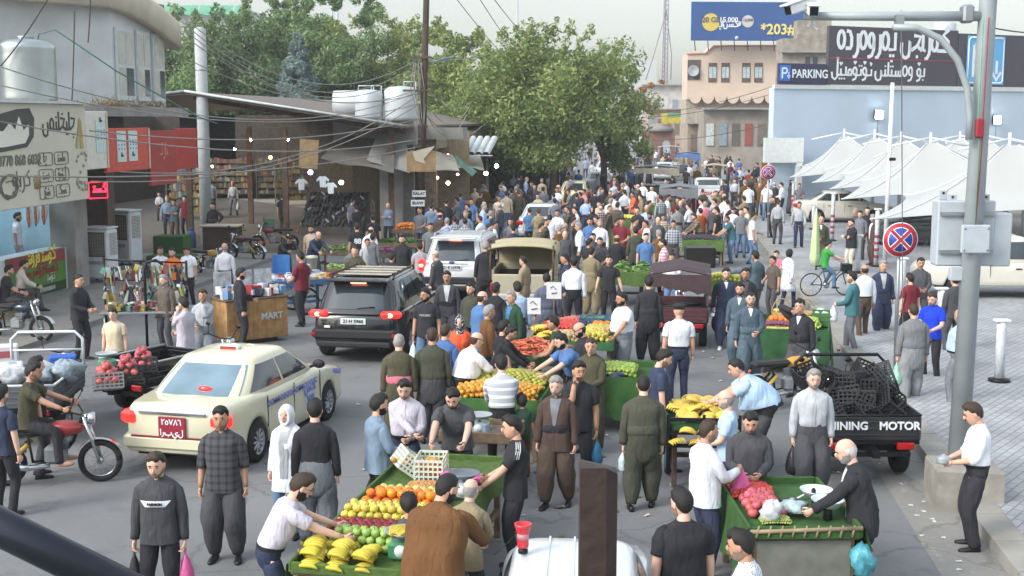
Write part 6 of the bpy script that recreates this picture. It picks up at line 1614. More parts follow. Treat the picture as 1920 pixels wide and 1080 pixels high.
heap('tomato',fruit_mesh('tomato','#b5362e',.04,False),C7,-.66,.05,-.45,.35,.90,.04,'red tomato in the stepped pile of the wide cart','tomato','tomatoes on the wide cart',3,.15,.10,200)
heap('yellow_pepper',fruit_mesh('yellow_pepper','#b4a64a',.045,True,1.2),C7,.2,.68,-1.1,.0,.88,.045,'yellow green pepper at the side of the wide cart','pepper','peppers on the wide cart',2,.4,.08,200)
heap('orange',FR['orange'],C7,.3,.66,.12,.4,.9,.054,'orange in the small pile behind the peppers','orange','oranges behind the peppers',2,.2)
heap('pale_tomato',fruit_mesh('pale_tomato','#c0625a',.036,False),C7,-.4,.3,.75,1.15,.9,.036,'pinkish tomato at the back of the wide cart','tomato','pinkish tomatoes on the wide cart',2,.2,.1,60)
cb=crate(C7,(.3,.66,.88),'blue crate of cucumbers in the middle of the wide cart','#2f5f84',(.6,.4,.22),(0,0,0))
CUC=long_veg('cucumber','#4f7040',.17,.02)
for k in range(24):item('cucumber',CUC,C7,(.3+(rnd.random()-.5)*.5,.66+(rnd.random()-.5)*.26,1.02+.08*rnd.random()),'green cucumber filling the blue crate','cucumber','cucumbers in the blue crate',.6)
for k in range(16):item('cucumber',CUC,C7,(-.62+rnd.random()*.4,.6+rnd.random()*.5,.92+.06*rnd.random()),'cucumber lying loose beside the tomatoes','cucumber','loose cucumbers by the tomatoes',.6)
price(C7,(-.55,.9,1.0),'white price card on a stick behind the tomatoes',(.3,.34),.4)
# ---------- lettuce cart ----------
C8=cart('low cart with a bright green felt side and heads of lettuce',H0(1190,505,.95),R(-8),1.9,1.4,.88,skirt=(('y',-1,1,.35),),top=TURF)
LET=lettuce_mesh('lettuce','#7fa05a')
for k in range(9):item('lettuce',LET,C8,(-.65+.17*k+.05*rnd.random(),-.3+.35*rnd.random(),.92+.1*(k%3)),'loose head of lettuce on the low green cart','lettuce','lettuces on the low green cart',.6)
# carts farther up the street
SPEC=[(1188,436,1.5,1.3,'tomato','tomato cart with a white price sheet behind the lettuce cart'),(1172,408,1.4,1.0,'lemon','small cart of yellow lemons in front of the queueing cars'),(1312,446,1.6,1.4,'aubergine','cart of dark aubergines with grass green sides'),(1358,520,1.0,1.3,'quince','narrow cart of yellow green quinces beside the canopy tricycle'),(1250,375,1.6,1.2,'plum','cart of small dark plums near the far canopy'),(1215,385,1.3,1.0,'fig','cart of mixed figs by the bare headed men')]
COLF=dict(tomato='#b5362e',lemon='#c9bb46',aubergine='#2c2430',quince='#b3b04a',plum='#4a2c3c',fig='#7a6a4c')
for px,py,W,L,f_,lab in SPEC:
 c_=cart(lab,H0(px,py,.95),R(-8),W,L,.86,skirt=(('y',-1,1,.35),('x',-1,1,.3)),top=TURF)
 me=FR.get(f_)or fruit_mesh(f_,COLF[f_],.045,False)
 heap(f_,me,c_,-W/2+.15,W/2-.15,-L/2+.1,L/2-.1,.88,.05,f_+' heaped on the '+lab.split(' cart')[0].split(' of ')[0]+' cart up the street',f_,f_+'s on the cart up the street',2,.3,.12,70 if f_=='tomato' else 110)
 NEARC=c_
 # ---------- right hand cart with the green cloth ----------
C11=cart('cart draped in dark green cloth with grapes, oranges and wicker baskets',H0(1490,602,.92),R(-14),1.35,1.9,.84,skirt=(('y',-1,1,.62),('x',1,2,.7),('x',-1,2,.7)),top=TURFD,rim=.05)
GG=fruit_mesh('green_grape','#9fb04f',.03,False)
heap('green_grape',GG,C11,.05,.5,-.55,-.1,.86,.03,'bright green grape in the domed pile on the draped cart','grape','green grapes on the draped cart',3,.3,.08,200)
heap('orange',FR['orange'],C11,-.5,-.05,-.2,.2,.86,.05,'orange next to the green grapes on the draped cart','orange','oranges on the draped cart',2,.2,.0,60)
heap('purple_grape',fruit_mesh('purple_grape','#6b4050',.03,False),C11,-.55,-.05,-.65,-.3,.86,.03,'purple grape at the near corner of the draped cart','grape','purple grapes on the draped cart',2,.3,.03,120)
heap('yellow_plum',fruit_mesh('yellow_plum','#b5a650',.03,False),C11,-.5,.4,-.88,-.72,.86,.03,'small yellow plum along the near edge of the draped cart','plum','yellow plums on the draped cart',1,.3,.0,60)
for k,(x,y)in enumerate(((-.28,.5),(.2,.55))):
 t=thing('wicker_basket',('wicker basket of squashes' if k==0 else 'empty looking wicker basket with a tall handle')+' at the back of the draped cart','basket',W4(C11,(x,y,.84)))
 mb=MB();mb.lathe([(.14,0),(.2,.12),(.22,.2),(.19,.19),(.12,.03)],n=18);mb.build('basket',M('wicker','#a58a5c',.8,var=.3,scale=30,bump=.6,bscale=60),t)
 mb=MB();mb.tube([(.2*math.cos(a),0,.18+.28*math.sin(a))for a in np.linspace(0,math.pi,12)],.014,5);mb.build('handle',M('wicker','#a58a5c',.8),t)
for k in range(6):item('squash',long_veg('squash','#b9a75a',.26,.035),C11,(-.28+(rnd.random()-.5)*.2,.5+(rnd.random()-.5)*.16,1.06),'pale squash standing in the wicker basket','squash','squashes in the wicker basket',.6)
crumple(C11,(.5,.45,.84),'#c9d0d4','white plastic bag at the back corner of the draped cart',.18,.8,21)
for k in range(3):crate(C11,(.52,.1,.86+k*.09),('lowest','middle','topmost')[k]+' of three shallow green trays stacked on the draped cart','#3f6a3c',(.34,.5,.08))
# ---------- left: pomegranate tricycle ----------
def tq(px,py,z):q=G(px,py,z);return(q.x,q.y,0)
T1=trike('black cargo tricycle bed with white rails carrying pomegranate crates',(-5.5,22.4,0),R(-30),'#6b1f22',BLACKP,bed=(1.1,1.5),railm=STEELP,rail=False)
z_=.66
for k,(x,y,c_,rx,lab)in enumerate(((-.25,-1.95,'#6d6e72',R(16),'grey crate of pomegranates tilted at the near edge of the tricycle bed'),(.12,-2.15,'#242427',R(16),'black crate of pomegranates in the middle of the tricycle bed'),(.5,-2.25,'#242427',R(12),'black crate of pomegranates at the far corner of the tricycle bed'))):
 pass
def pcrate(px,py,lab,col,k,rz):
 q=G(px,py,1.05);t=thing('plastic_crate',lab,'crate',(q.x,q.y,.98),rz)
 mb_=crate_mesh(.40,.6,.24,col);o=place('crate_shell',mb_,t,(0,0,0));o.rotation_euler=(R(-14),0,0)
 heap('pomegranate',POM,t,-.13,.13,-.23,.23,.14,.054,'red pomegranate heaped in the crates on the tricycle','pomegranate','pomegranates on the tricycle',3,.25,.04)
 return t
pcrate(203,722,'grey lattice crate of pomegranates tilted at the near edge of the tricycle','#77787c',0,R(22));pcrate(240,708,'black lattice crate of pomegranates between the grey one and the far one','#242427',1,R(18));pcrate(270,692,'far black lattice crate of pomegranates on the tricycle','#2c2c30',2,R(14))
q=G(200,668,1.2);t=scale_(T1,(0,0,0),'green kitchen scale with a silver dish behind the pomegranates',1,'#4a9a78','#b3b7ba');t.location=(q.x,q.y,.98);t.rotation_euler[2]=0
# second tricycle bed with packages at the picture edge
T0=trike('tricycle with white tubular rails loaded with tissue packets and bags',(-7.75,21.0,0),R(5),'#24304e',M('bed_grey','#4c5058',.5),bed=(1.15,1.8),railm=WHITEM)
for k,(px,py,w_,d_,h_,lab,col)in enumerate(((8,672,.45,.3,.28,'white tissue carton on the packet tricycle, the upper of two','#cfcfd0'),(12,705,.5,.35,.25,'white tissue carton on the packet tricycle, the lower of two','#c9c9cb'),(118,685,.42,.3,.22,'bright blue box on the packet tricycle','#2b5bb0'))):
 q=G(px,py,1.0);t=thing('carton',lab,'box',(q.x,q.y,.95),R(20));mb=MB();mb.box((0,0,h_/2),(w_,d_,h_),b=.02);mb.build('box',M('carton'+col,col,.6,var=.1),t)
 mb=MB();mb.box((0,-d_/2-.003,h_/2),(w_*.6,.008,h_*.4));mb.build('print',M('carton_print','#a8555a' if k<2 else '#274a8a',.6),t)
q=G(75,715,.9)
for k,(dx,dy,c_)in enumerate(((0,0,'#aab4bd'),(.35,.15,'#8d9ba6'),(-.4,-.1,'#c0c4c8'))):o=crumple(T0,(0,0,0),c_,('bulging','greyish','white')[k]+' clear plastic bag heaped on the packet tricycle',.26,.7,30+k);o.location=(q.x+dx,q.y+dy,.85)
# ---------- accessories stall: table with hanging goods ----------
q=G(285,655);AS=thing('accessory_stall','crowded stand of phone cases and hanging trinkets on a steel table','stall',(q.x,q.y,0),R(8))
for x in(-.9,.8):
 for y in(-.4,.4):mb=MB();mb.cyl((x,y,0),(x,y,.85),.02,n=6);mb.build('leg',STEEL,AS)
mb=MB();mb.box((-.05,0,.87),(1.9,.95,.05),b=.01);mb.build('table_top',STEEL,AS)
mb=MB();mb.tube([(-1.0,.35,0),(-1.0,.35,2.0)],.03,6);mb.tube([(.75,.35,0),(.75,.35,1.9)],.03,6);mb.tube([(-1.0,.35,1.95),(.75,.35,1.85)],.02,6);mb.tube([(-1,.35,1.5),(.75,.35,1.45)],.015,6);mb.build('display_frame',BLACKM,AS)
mb=MB();rs=np.random.RandomState(9)
for k in range(230):
 x=-1.0+1.75*rs.rand();row=rs.randint(2);z=(1.9,1.45)[row];h_=.06+.34*rs.rand()**2;w_=.02+.09*rs.rand()**2
 mb.box((x,.33-.16*rs.rand(),z-h_/2-.05-.22*rs.rand()),(w_,.02,h_),rot=Matrix.Rotation(rs.randn()*.25,3,'Y')@Matrix.Rotation(rs.randn()*.6,3,'Z'),m=rs.randint(8))
GOODA=[M('trinket_%d'%i,c,.45,var=.2)for i,c in enumerate(('#b9bfc4','#3b4f4c','#8d7b5c','#5f8f8a','#7b3f44','#c5c7c0','#2f3442','#9a8f3e'))]
kind(mb.build('hanging_goods',GOODA,AS),'stuff')
mb=MB()
for k in range(120):mb.box((-.95+1.75*rs.rand(),-.4+.75*rs.rand(),.93+.1*rs.rand()),(.06+.12*rs.rand(),.05+.09*rs.rand(),.04+.09*rs.rand()),rz=rs.rand()*3,m=rs.randint(8))
kind(mb.build('table_goods',GOODA,AS),'stuff')
t=thing('rack_pole','upright black pole carrying hooked bracelets in the trinket stand','pole',W4(AS,(-.05,-.3,0)))
mb=MB();mb.tube([(0,0,0),(0,0,1.75),(.05,0,1.95),(.25,0,2.0),(.4,0,1.9)],.03,7);mb.build('pole',BLACKM,t)
# second trinket rack in front
q=G(150,640);
# wooden counter cart
q=G(470,640);WC=thing('wooden_counter','light wooden counter cart with lettering and a clear display of packets','counter',(q.x,q.y,0),R(38))
mb=MB();mb.box((0,0,.55),(1.5,.75,.9),b=.015)
for k in range(14):mb.box((-.7+k*.108,-.378,.55),(.085,.012,.86),b=.004)
for k in range(6):mb.box((.755,-.3+k*.12,.55),(.012,.1,.86),b=.004)
mb.build('cabinet',WOODL,WC)
text('MART',.2,FRAMEW,WC,(.35,-.395,.6),bold=.006)
mb=MB();mb.box((0,0,1.02),(1.56,.8,.04),b=.01);mb.build('counter_top',WOOD,WC)
mb=MB();rs=np.random.RandomState(3)
for k in range(70):mb.box((-.7+1.4*rs.rand(),-.32+.62*rs.rand(),1.1+.12*rs.rand()),(.1+.1*rs.rand(),.08+.1*rs.rand(),.08+.14*rs.rand()),rz=rs.rand()*3,m=rs.randint(8))
kind(mb.build('packets',[M('packet_%d'%i,c,.35,var=.1)for i,c in enumerate(('#c3cbd6','#a8464a','#d0d4d8','#6f93b8','#b5bcc6','#c7a24a','#3f4a5c','#d3d0cc'))],WC),'stuff')
mb=MB()
for k in range(3):mb.box((-.5+k*.5,.3,1.32),(.42,.02,.55))
mb.build('display_card',M('card_mixed','#a9adb2',.5,var=.45,scale=7),WC)
for s in(-1,1):mb=MB();mb.lathe([(.03,-.03),(.09,-.03),(.09,.03),(.03,.03)],(s*.6,0,.09),12,axis='y');mb.build('wheel',TYRE,WC)
# blue trolley with goods
q=G(552,590);BT=cart('blue painted iron trolley full of small boxed goods beside the black SUV',(q.x,q.y+.3,0),R(-60),1.0,1.7,.84,top=M('trolley_blue','#3d6aa0',.5,var=.1),wood=M('trolley_frame','#41658c',.5,var=.15),wheels=True)
mb=MB();rs=np.random.RandomState(5)
for k in range(110):mb.box((-.45+.9*rs.rand(),-.8+1.6*rs.rand(),.88+.1*rs.rand()),(.1+.1*rs.rand(),.08+.1*rs.rand(),.06+.1*rs.rand()),rz=rs.rand()*3,m=rs.randint(8))
kind(mb.build('boxed_goods',[M('packet_%d'%i,'#ffffff')for i in range(8)],BT),'stuff')
for k,(px,py,c_,lab)in enumerate(((570,512,'#c6cbd0','white plastic bucket on the blue trolley'),(585,495,'#c9c6b8','cream square tub behind the white bucket'),(527,480,'#4a86c4','blue curved chair back beside the bending man'))):
 q=G(px,py,1.0);t=thing('bucket' if k<2 else 'plastic_chair',lab,'bucket' if k<2 else 'chair',(q.x,q.y,.86 if k<2 else .0))
 if k<2:
  mb=MB();mb.lathe([(.13,0),(.16,.3),(.175,.31),(.17,.34),(.15,.34),(.12,.04)],n=18 if k==0 else 4);mb.build('tub',M('tub'+c_,c_,.5),t)
  mb=MB();mb.lathe([(.17,.34),(.16,.37),(.02,.375)],n=18 if k==0 else 4);mb.build('lid',M('tub'+c_,c_,.5),t)
 else:
  m_=M('chair_blue',c_,.4)
  mb=MB();mb.grid([[(.26*math.sin(a),.22*math.cos(a),z)for a in np.linspace(-1.7,1.7,9)]for z in(.42,.6,.85,1.02)]);mb.build('backrest',m_,t)
  mb=MB();mb.box((0,0,.43),(.44,.42,.03),b=.01);mb.build('seat',m_,t)
  for x in(-1,1):
   for y in(-1,1):mb=MB();mb.tube([(x*.2,y*.18,.42),(x*.23,y*.22,0)],.02,5);mb.build('leg',m_,t)
   # ---------- shoe stall and greengrocer in front of the hall ----------
q=G(625,440);SS=thing('shoe_stall','sloping display bank covered with dark shoes under the grey tarpaulin','stall',(q.x,q.y+.8,0),R(-6))
V=[(-1.4,-1.0,.35),(1.4,-1.0,.35),(1.4,.9,1.75),(-1.4,.9,1.75),(-1.4,-1.0,0),(1.4,-1.0,0),(1.4,.9,0),(-1.4,.9,0)]
mb=MB();mb.add(V,[(0,1,2,3),(0,4,5,1),(1,5,6,2),(2,6,7,3),(3,7,4,0)],0,False);mb.build('sloping_bank',DCON,SS)
sh_=[]
for c_ in('#1d1d21','#34384a','#55585e','#b9bcc2'):
 mb=MB();rr=[]
 for y_,wv,zt in((-.13,.02,.07),(-.1,.04,.1),(0,.045,.09),(.1,.05,.06),(.15,.02,.04)):
  a=np.arange(8)*math.pi/4;rr.append(np.stack([np.cos(a)*wv,np.full(8,y_),np.clip(np.sin(a),-.4,1)*zt*.7+zt*.3],1))
 mb.loft(np.array(rr));sh_.append(mb.mesh('shoe',M('shoe'+c_,c_,.4,var=.15)))
for r_ in range(9):
 for c_ in range(15):
  o=place('market_shoe',sh_[rnd.choice((0,0,0,1,1,2,2,3))],None,W4(SS,(-1.3+c_*.18+rnd.random()*.06,-.92+r_*.21,.42+r_*.155)))
  o.rotation_euler=(R(30),0,rnd.random()*1.6-.8);tag(o,'shoe laid on the sloping bank of the shoe stall','shoe','shoes on the sloping bank')
for k,(px,py,lab)in enumerate(((605,340,'white T-shirt hung under the bluish lamp'),(565,345,'white shirt on a hanger left of the bright garment'),(620,352,'small white vest hung at the shoe stall'))):
 t=thing('hanging_garment',lab.replace('left of','beside'),'garment',AT(px,py,51.6));t.scale=(.72,)*3;mb=MB();mb.prism([(-.16,-.34),(.16,-.34),(.18,.1),(.32,-.02),(.36,.1),(.15,.3),(.06,.28),(-.06,.28),(-.15,.3),(-.36,.1),(-.32,-.02),(-.18,.1)],.05);mb.build('garment',WHITEM,t)
VEG=[(640,466,1.5,1.0,'leek','#8fa56a','stall of pale leeks and greens beneath the shoe bank'),(655,500,1.1,.9,'cabbage','#93ab6c','low crate table of cabbages near the bald man in blue'),(720,470,1.3,1.0,'radish','#8a5a78','table of pinkish radishes and herbs by the concrete corner'),(752,452,1.6,.9,'herb','#55783c','table of dark green herbs by the wooden pole'),(768,428,1.2,.8,'orange','#cf7626','table of oranges and yellow fruit at the pole foot'),(822,430,1.3,1.0,'cauliflower','#b0b17c','table of yellowish cauliflowers beside the brick pier'),(845,408,1.2,1.0,'red_onion','#6d3a4c','sack table of purple onions at the brick pier'),(880,392,1.6,1.2,'pumpkin','#b8813c','tiered stand of pumpkins and gourds under the pale awning')]
for px,py,W,L,f_,col,lab in VEG:
 c_=cart(lab,H0(px,py,.8),R(-8),W,L,.7,wheels=False,top=TURFD,name='vegetable_table')
 if f_ in('leek','cabbage','herb','cauliflower','radish'):
  me=lettuce_mesh(f_,col)
  for k in range(14):item(f_,me,c_,(-W/2+.15+(W-.3)*(k%5)/4,-L/2+.15+(L-.3)*(k//5)/2,.76+.06*rnd.random()),f_+' bunch on the greengrocer table by the hall',f_,f_+' bunches by the hall',.8)
 else:
  me=FR['orange']if f_=='orange' else fruit_mesh(f_,col,.06 if f_!='pumpkin' else .11)
  heap(f_,me,c_,-W/2+.12,W/2-.12,-L/2+.12,L/2-.12,.72,.055 if f_!='pumpkin' else .1,f_.replace('_',' ')+' piled on the greengrocer table by the hall',f_.replace('_',' '),f_+' pile by the hall',2,.3,.15,110)
  # blue gas bottle and scooters by the shops
q=G(360,465);t=thing('gas_bottle','blue gas bottle standing beside the men at the shop counter','gas bottle',(q.x,q.y,0))
mb=MB();mb.lathe([(.15,0),(.17,.05),(.17,.55),(.12,.66),(.05,.7)],n=18);mb.build('cylinder',M('gas_blue','#3a5a84',.5,var=.15),t);mb=MB();mb.lathe([(.09,.66),(.09,.8),(.08,.8),(.08,.67)],n=14);mb.build('collar',M('gas_blue','#3a5a84',.5),t)
# motorcycles standing about
for px,py,rz,col,lab in((393,520,R(-125),'#b7993a','yellow motorcycle parked behind the man in white'),(460,490,R(60),'#5c2a2c','dark motorcycle parked at the mouth of the hall lane'),(515,470,R(100),'#7a2730','motorcycle with a green box parked by the shoe stall'),(968,395,R(160),'#2d3340','dark motorcycle leaning under the big tree'),(1312,632,R(-60),'#8e2433','red motorcycle parked beside the canopy tricycle'),(30,640,R(-100),'#24303c','dark motorcycle parked behind the white railed tricycle')):
 q=G(px,py);moto(lab,(q.x,q.y,0.0 if px>100 else .0),rz,col)
q=G(505,425,.9);t=thing('green_box','green lattice box strapped on a motorcycle by the shoe stall','crate',(q.x,q.y,.88),R(10));place('crate_shell',crate_mesh(.4,.6,.3,'#3f7560'),t)
# canopy tricycles in the middle of the street
def canopy_trike(px,py,rz,lab,top,bedcol,w_=1.4,l_=1.9,zt=2.0,droop=True):
 q=G(px,py);t=trike(lab,(q.x,q.y,0),rz,'#7a2430',M('bed'+bedcol,bedcol,.6,var=.15),bed=(w_,l_),rail=False)
 y0,y1=-.55-l_,-.55
 for x in(-1,1):
  for y in(y0,y1):mb=MB();mb.tube([(x*w_/2,y,.9),(x*w_/2,y,zt)],.022,5);mb.build('canopy_post',STEEL,t)
 mb=MB();rows=[[(x*w_*.56,y,zt+.12*(1-abs(x))+.03*math.sin(6*y))for x in np.linspace(-1,1,7)]for y in np.linspace(y0-.1,y1+.2,7)];mb.grid(rows);lo=np.array(rows);lo[:,:,2]-=.02;mb.grid(lo[::-1]);mb.build('canopy_cloth',top,t)
 if droop:
  mb=MB();mb.grid([[(x*w_*.56,y0-.1-.01*j,zt-.02-j*.1*(.6+.5*(x+1)/2)-.03*math.sin(14*x)*j/4)for x in np.linspace(-1,1,15)]for j in range(5)]);mb.build('fringe',top,t)
 return t
MAR=M('maroon_cover','#3c2a2f',.7,var=.2)
canopy_trike(1274,625,R(-8),'cargo tricycle under a torn maroon cloth with a dark box on top',MAR,'#4a2a30',1.2,1.7,1.7)
q=AT(1312,478,31);t=thing('speaker_box','large dark box standing on the maroon covered tricycle','box',(q.x,q.y,q.z-.3));mb=MB();mb.box((0,0,.25),(.72,.5,.5),b=.02);mb.build('case',BLACKM,t);mb=MB();mb.box((0,-.255,.25),(.62,.02,.4));mb.build('front_mesh',DARK,t)
canopy_trike(1272,430,R(-8),'tricycle stall with a dark grey hanging side sheet',M('grey_sheet','#6a6c70',.7,var=.1),'#3c3c40',1.5,1.8,2.0)
canopy_trike(1232,376,R(-8),'long stall under a flat dusty beige awning',M('beige_awning','#a49a88',.7,var=.15),'#4a4038',2.4,2.2,2.1)
canopy_trike(1338,362,R(-8),'cart with a pale yellow box roof beside the white pickup',M('pale_yellow','#b8b08e',.6,var=.1),'#8a8778',1.6,1.6,1.9,False)
canopy_trike(1290,330,R(-8),'stall with a bright blue cover far up the street',M('blue_cover','#46689c',.6,var=.1),'#3f5070',1.8,2.2,2.0)
canopy_trike(1255,320,R(-8),'pale topped van stall far up the street',M('pale_cover','#b3b9ba',.6,var=.1),'#b0b2b2',2.0,2.4,2.3,False)
t=thing('parking_board','small white board with a blue P standing among the carts','sign',H0(1225,478,.6),R(-4));t.location.z=.3
mb=MB();mb.box((0,0,.35),(.42,.04,.66),b=.01);mb.build('board',PLATE,t)
strokes([[(-.09,-.2),(-.09,.2)],[(-.09,.18),(0,.18)]+arc(0,.09,.1,.09,90,-90,6)+[(-.09,0)]],.07,M('p_blue','#2e6cb4',.5),t,(-.02,-.03,.36))
# black tricycle with empty crates
T2=trike('black cargo tricycle with heaped empty crates and white lettering on its tailgate',(4.92,19.0,0),R(0),'#b07a2a',M('trike_black','#26262a',.4,coat=.3),bed=(1.34,1.7),letters=(('SHINING',-.36),('MOTOR',.38)))
rs=np.random.RandomState(12)
k=0
for r_ in range(3):
 for c_ in range(6-r_):
  x=-.46+(c_+r_*.5)*.185;y=-1.9+r_*.3+rs.rand()*.2
  crate(T2,(x,y,.70+r_*.2),'empty black plastic crate tumbled in the tricycle bed','#1f2023',(.34,.5,.26),(rs.randn()*.6,rs.randn()*.5,rs.rand()*3),'empty crates in the tricycle bed');k+=1
for c_ in range(5):crate(T2,(-.5+c_*.25,-.95+rs.rand()*.2,.8+rs.rand()*.35),'empty black plastic crate tumbled in the tricycle bed','#1f2023',(.34,.5,.26),(rs.randn()*.7,rs.randn()*.5,rs.rand()*3),'empty crates in the tricycle bed')
# motorcycle beside it
q=G(1470,775);moto('yellow tanked motorcycle with a silver wheel beside the crate tricycle',(q.x+.15,q.y+.5,0),R(-70),'#b98a2e')
# bicycle for the boy
q=G(1552,555,KZ);BI=bicycle('black bicycle with a front basket ridden across the pavement',(q.x,q.y,KZ),R(-80))
# rider's motorcycle
q=G(70,925);RM=moto('red tanked motorcycle being ridden past the taxi',(q.x+.05,q.y+.45,0),R(-80),'#8e2a2c')
# ================= people =================
SKIN=[M('skin_tan','#c89c86',.55,var=.05,scale=12),M('skin_fair','#d2aa96',.55,var=.05,scale=12),M('skin_brown','#b58a72',.55,var=.05,scale=12)]
EYE=M('eye','#2a1f1a',.3,var=0)
LIP=M('lip','#8e5a50',.5,var=0)
HAIRM={'black':M('hair_black','#1d1a19',.6,var=.3,scale=60,bump=.4,bscale=160),'brown':M('hair_brown','#3a2b22',.6,var=.3,scale=60,bump=.4,bscale=160),'grey':M('hair_grey','#8d8a88',.65,var=.25,scale=60,bump=.4,bscale=160),'white':M('hair_white','#c4c2c0',.65,var=.2,scale=60,bump=.4,bscale=160),'stub':M('hair_stubble','#8b7264',.75,var=.25,scale=50)}
SHOE=M('shoe_black','#17171a',.5,var=.2)
SHOES={'black':SHOE,'brown':M('shoe_brown','#4a3a2e',.6),'white':M('shoe_white','#d8d8d8',.6),'skin':SKIN[0]}
CLOTHC=dict(white='#dfe2ea',cream='#cdc6bb',ltblue='#a3b9da',blue='#5578a8',royal='#1f45c0',navy='#353d52',denim='#5b7596',black='#303035',char='#4b4b50',grey='#6d7078',ltgrey='#a9adb3',slate='#4f5f6b',teal='#3f6b74',olive='#4c4a3b',dkolive='#47483e',khaki='#8a7d66',brown='#6b4d30',dkbrown='#54453f',rust='#a04f30',orange='#dc6a34',red='#b23a38',maroon='#6b2735',pink='#c9748a',lilac='#bab4c0',sand='#c4b49e',green='#3f9a4b',dkgreen='#2f4a3a',tan='#a08a70',plum='#55414d',steel='#7e8fa6',kgrey='#7d7f82',taupe='#5a504a',beige='#b5a690',coral='#d85a3a',dusk='#5a5e70')
def cloth(c):
 if c.startswith('plaid'):
  a,b2=c[6:].split('/')
  def fac(t,tc):
   mp=node(t,'ShaderNodeMapping');t.links.new(tc.outputs['Object'],mp.inputs[0])
   sp=node(t,'ShaderNodeSeparateXYZ');t.links.new(mp.outputs[0],sp.inputs[0])
   outs=[]
   for i in(0,2):
    s=node(t,'ShaderNodeMath',operation='SINE');k=node(t,'ShaderNodeMath',operation='MULTIPLY');k.inputs[1].default_value=75
    t.links.new(sp.outputs[i],k.inputs[0]);t.links.new(k.outputs[0],s.inputs[0])
    g=node(t,'ShaderNodeMath',operation='GREATER_THAN');g.inputs[1].default_value=.35;t.links.new(s.outputs[0],g.inputs[0]);outs.append(g)
   ad=node(t,'ShaderNodeMath',operation='ADD');t.links.new(outs[0].outputs[0],ad.inputs[0]);t.links.new(outs[1].outputs[0],ad.inputs[1])
   h=node(t,'ShaderNodeMath',operation='MULTIPLY');h.inputs[1].default_value=.5;t.links.new(ad.outputs[0],h.inputs[0])
   return h.outputs[0]
  return mix_mat('cloth_'+c.replace('/','_'),CLOTHC[a],CLOTHC[b2],fac)
 if c.startswith('stripe'):
  a,b2=c[7:].split('/')
  def fac(t,tc):
   sp=node(t,'ShaderNodeSeparateXYZ');t.links.new(tc.outputs['Object'],sp.inputs[0])
   s=node(t,'ShaderNodeMath',operation='SINE');k=node(t,'ShaderNodeMath',operation='MULTIPLY');k.inputs[1].default_value=60
   t.links.new(sp.outputs[2],k.inputs[0]);t.links.new(k.outputs[0],s.inputs[0])
   g=node(t,'ShaderNodeMath',operation='GREATER_THAN');g.inputs[1].default_value=.45;t.links.new(s.outputs[0],g.inputs[0])
   return g.outputs[0]
  return mix_mat('cloth_'+c.replace('/','_'),CLOTHC[a],CLOTHC[b2],fac)
 if c.startswith('flower')or c.startswith('dots'):
  a,b2=c.split(':')[1].split('/')
  sc_=22 if c[0]=='f' else 45
  def fac(t,tc):
   v=node(t,'ShaderNodeTexVoronoi',Scale=sc_);t.links.new(tc.outputs['Object'],v.inputs['Vector'])
   g=node(t,'ShaderNodeMath',operation='LESS_THAN');g.inputs[1].default_value=.33;t.links.new(v.outputs['Distance'],g.inputs[0])
   return g.outputs[0]
  return mix_mat('cloth_'+c.replace('/','_').replace(':','_'),CLOTHC[a],CLOTHC[b2],fac)
 return M('cloth_'+c,CLOTHC[c],.9,var=.13,scale=7,bump=.75,bscale=10,bd=.035,spec=.2,bst=(1.3,1.3,.42),orand=.14)
def sst(a,b2,x):
 t=max(0.,min(1.,(x-a)/(b2-a)));return t*t*(3-2*t)
class Pose:
 def __init__(s,lean=0,hipz=.90,twist=0,stride=0,side=0):
  s.lean=R(lean);s.dz=hipz-.90;s.tw=R(twist);s.back=-.16*math.sin(s.lean);s.side=R(side)
 def T(s,P):
  """rest torso space -> posed space"""
  P=np.array(P,float);one=P.ndim==1
  P=np.atleast_2d(P).copy()
  z=P[:,2]
  wgt=np.clip((z-.86)/.34,0,1);wgt=wgt*wgt*(3-2*wgt)
  a=s.lean*wgt
  ca,sa=np.cos(a),np.sin(a)
  y,zz=P[:,1],z-.96
  if s.tw:
   b=s.tw*wgt;x=P[:,0].copy()
   P[:,0]=x*np.cos(b)-y*np.sin(b);y=x*np.sin(b)+y*np.cos(b)
  ny=y*ca+zz*sa;nz=zz*ca-y*sa
  if s.side:
   b=s.side*wgt;x=P[:,0].copy()
   P[:,0]=x*np.cos(b)+nz*np.sin(b);nz=nz*np.cos(b)-x*np.sin(b)
  P[:,1]=ny+s.back;P[:,2]=nz+.96+s.dz
  return P[0]if one else P
def ik(A,T,l1,l2,pole):
 A,T=np.array(A,float),np.array(T,float)
 d=T-A;L=np.linalg.norm(d)
 if L>(l1+l2)*.995:T=A+d*((l1+l2)*.995/L);d=T-A;L=np.linalg.norm(d)
 u=d/L
 x=(l1*l1-l2*l2+L*L)/(2*L)
 h=math.sqrt(max(0,l1*l1-x*x))
 p=np.array(pole,float);p=p-u*p.dot(u);p/=np.linalg.norm(p)+1e-9
 return A+u*x+p*h,T
def chain(A,B,C,n):
 """points A-B-C with a rounded joint"""
 out=[]
 for i in range(n):
  t=i/(n-1)
  if t<.5:
   p=A+(B-A)*(t*2)
  else:p=B+(C-B)*(t*2-1)
  out.append(p)
 P=np.array(out)
 Q=P.copy();Q[1:-1]=P[:-2]*.22+P[1:-1]*.56+P[2:]*.22
 return Q
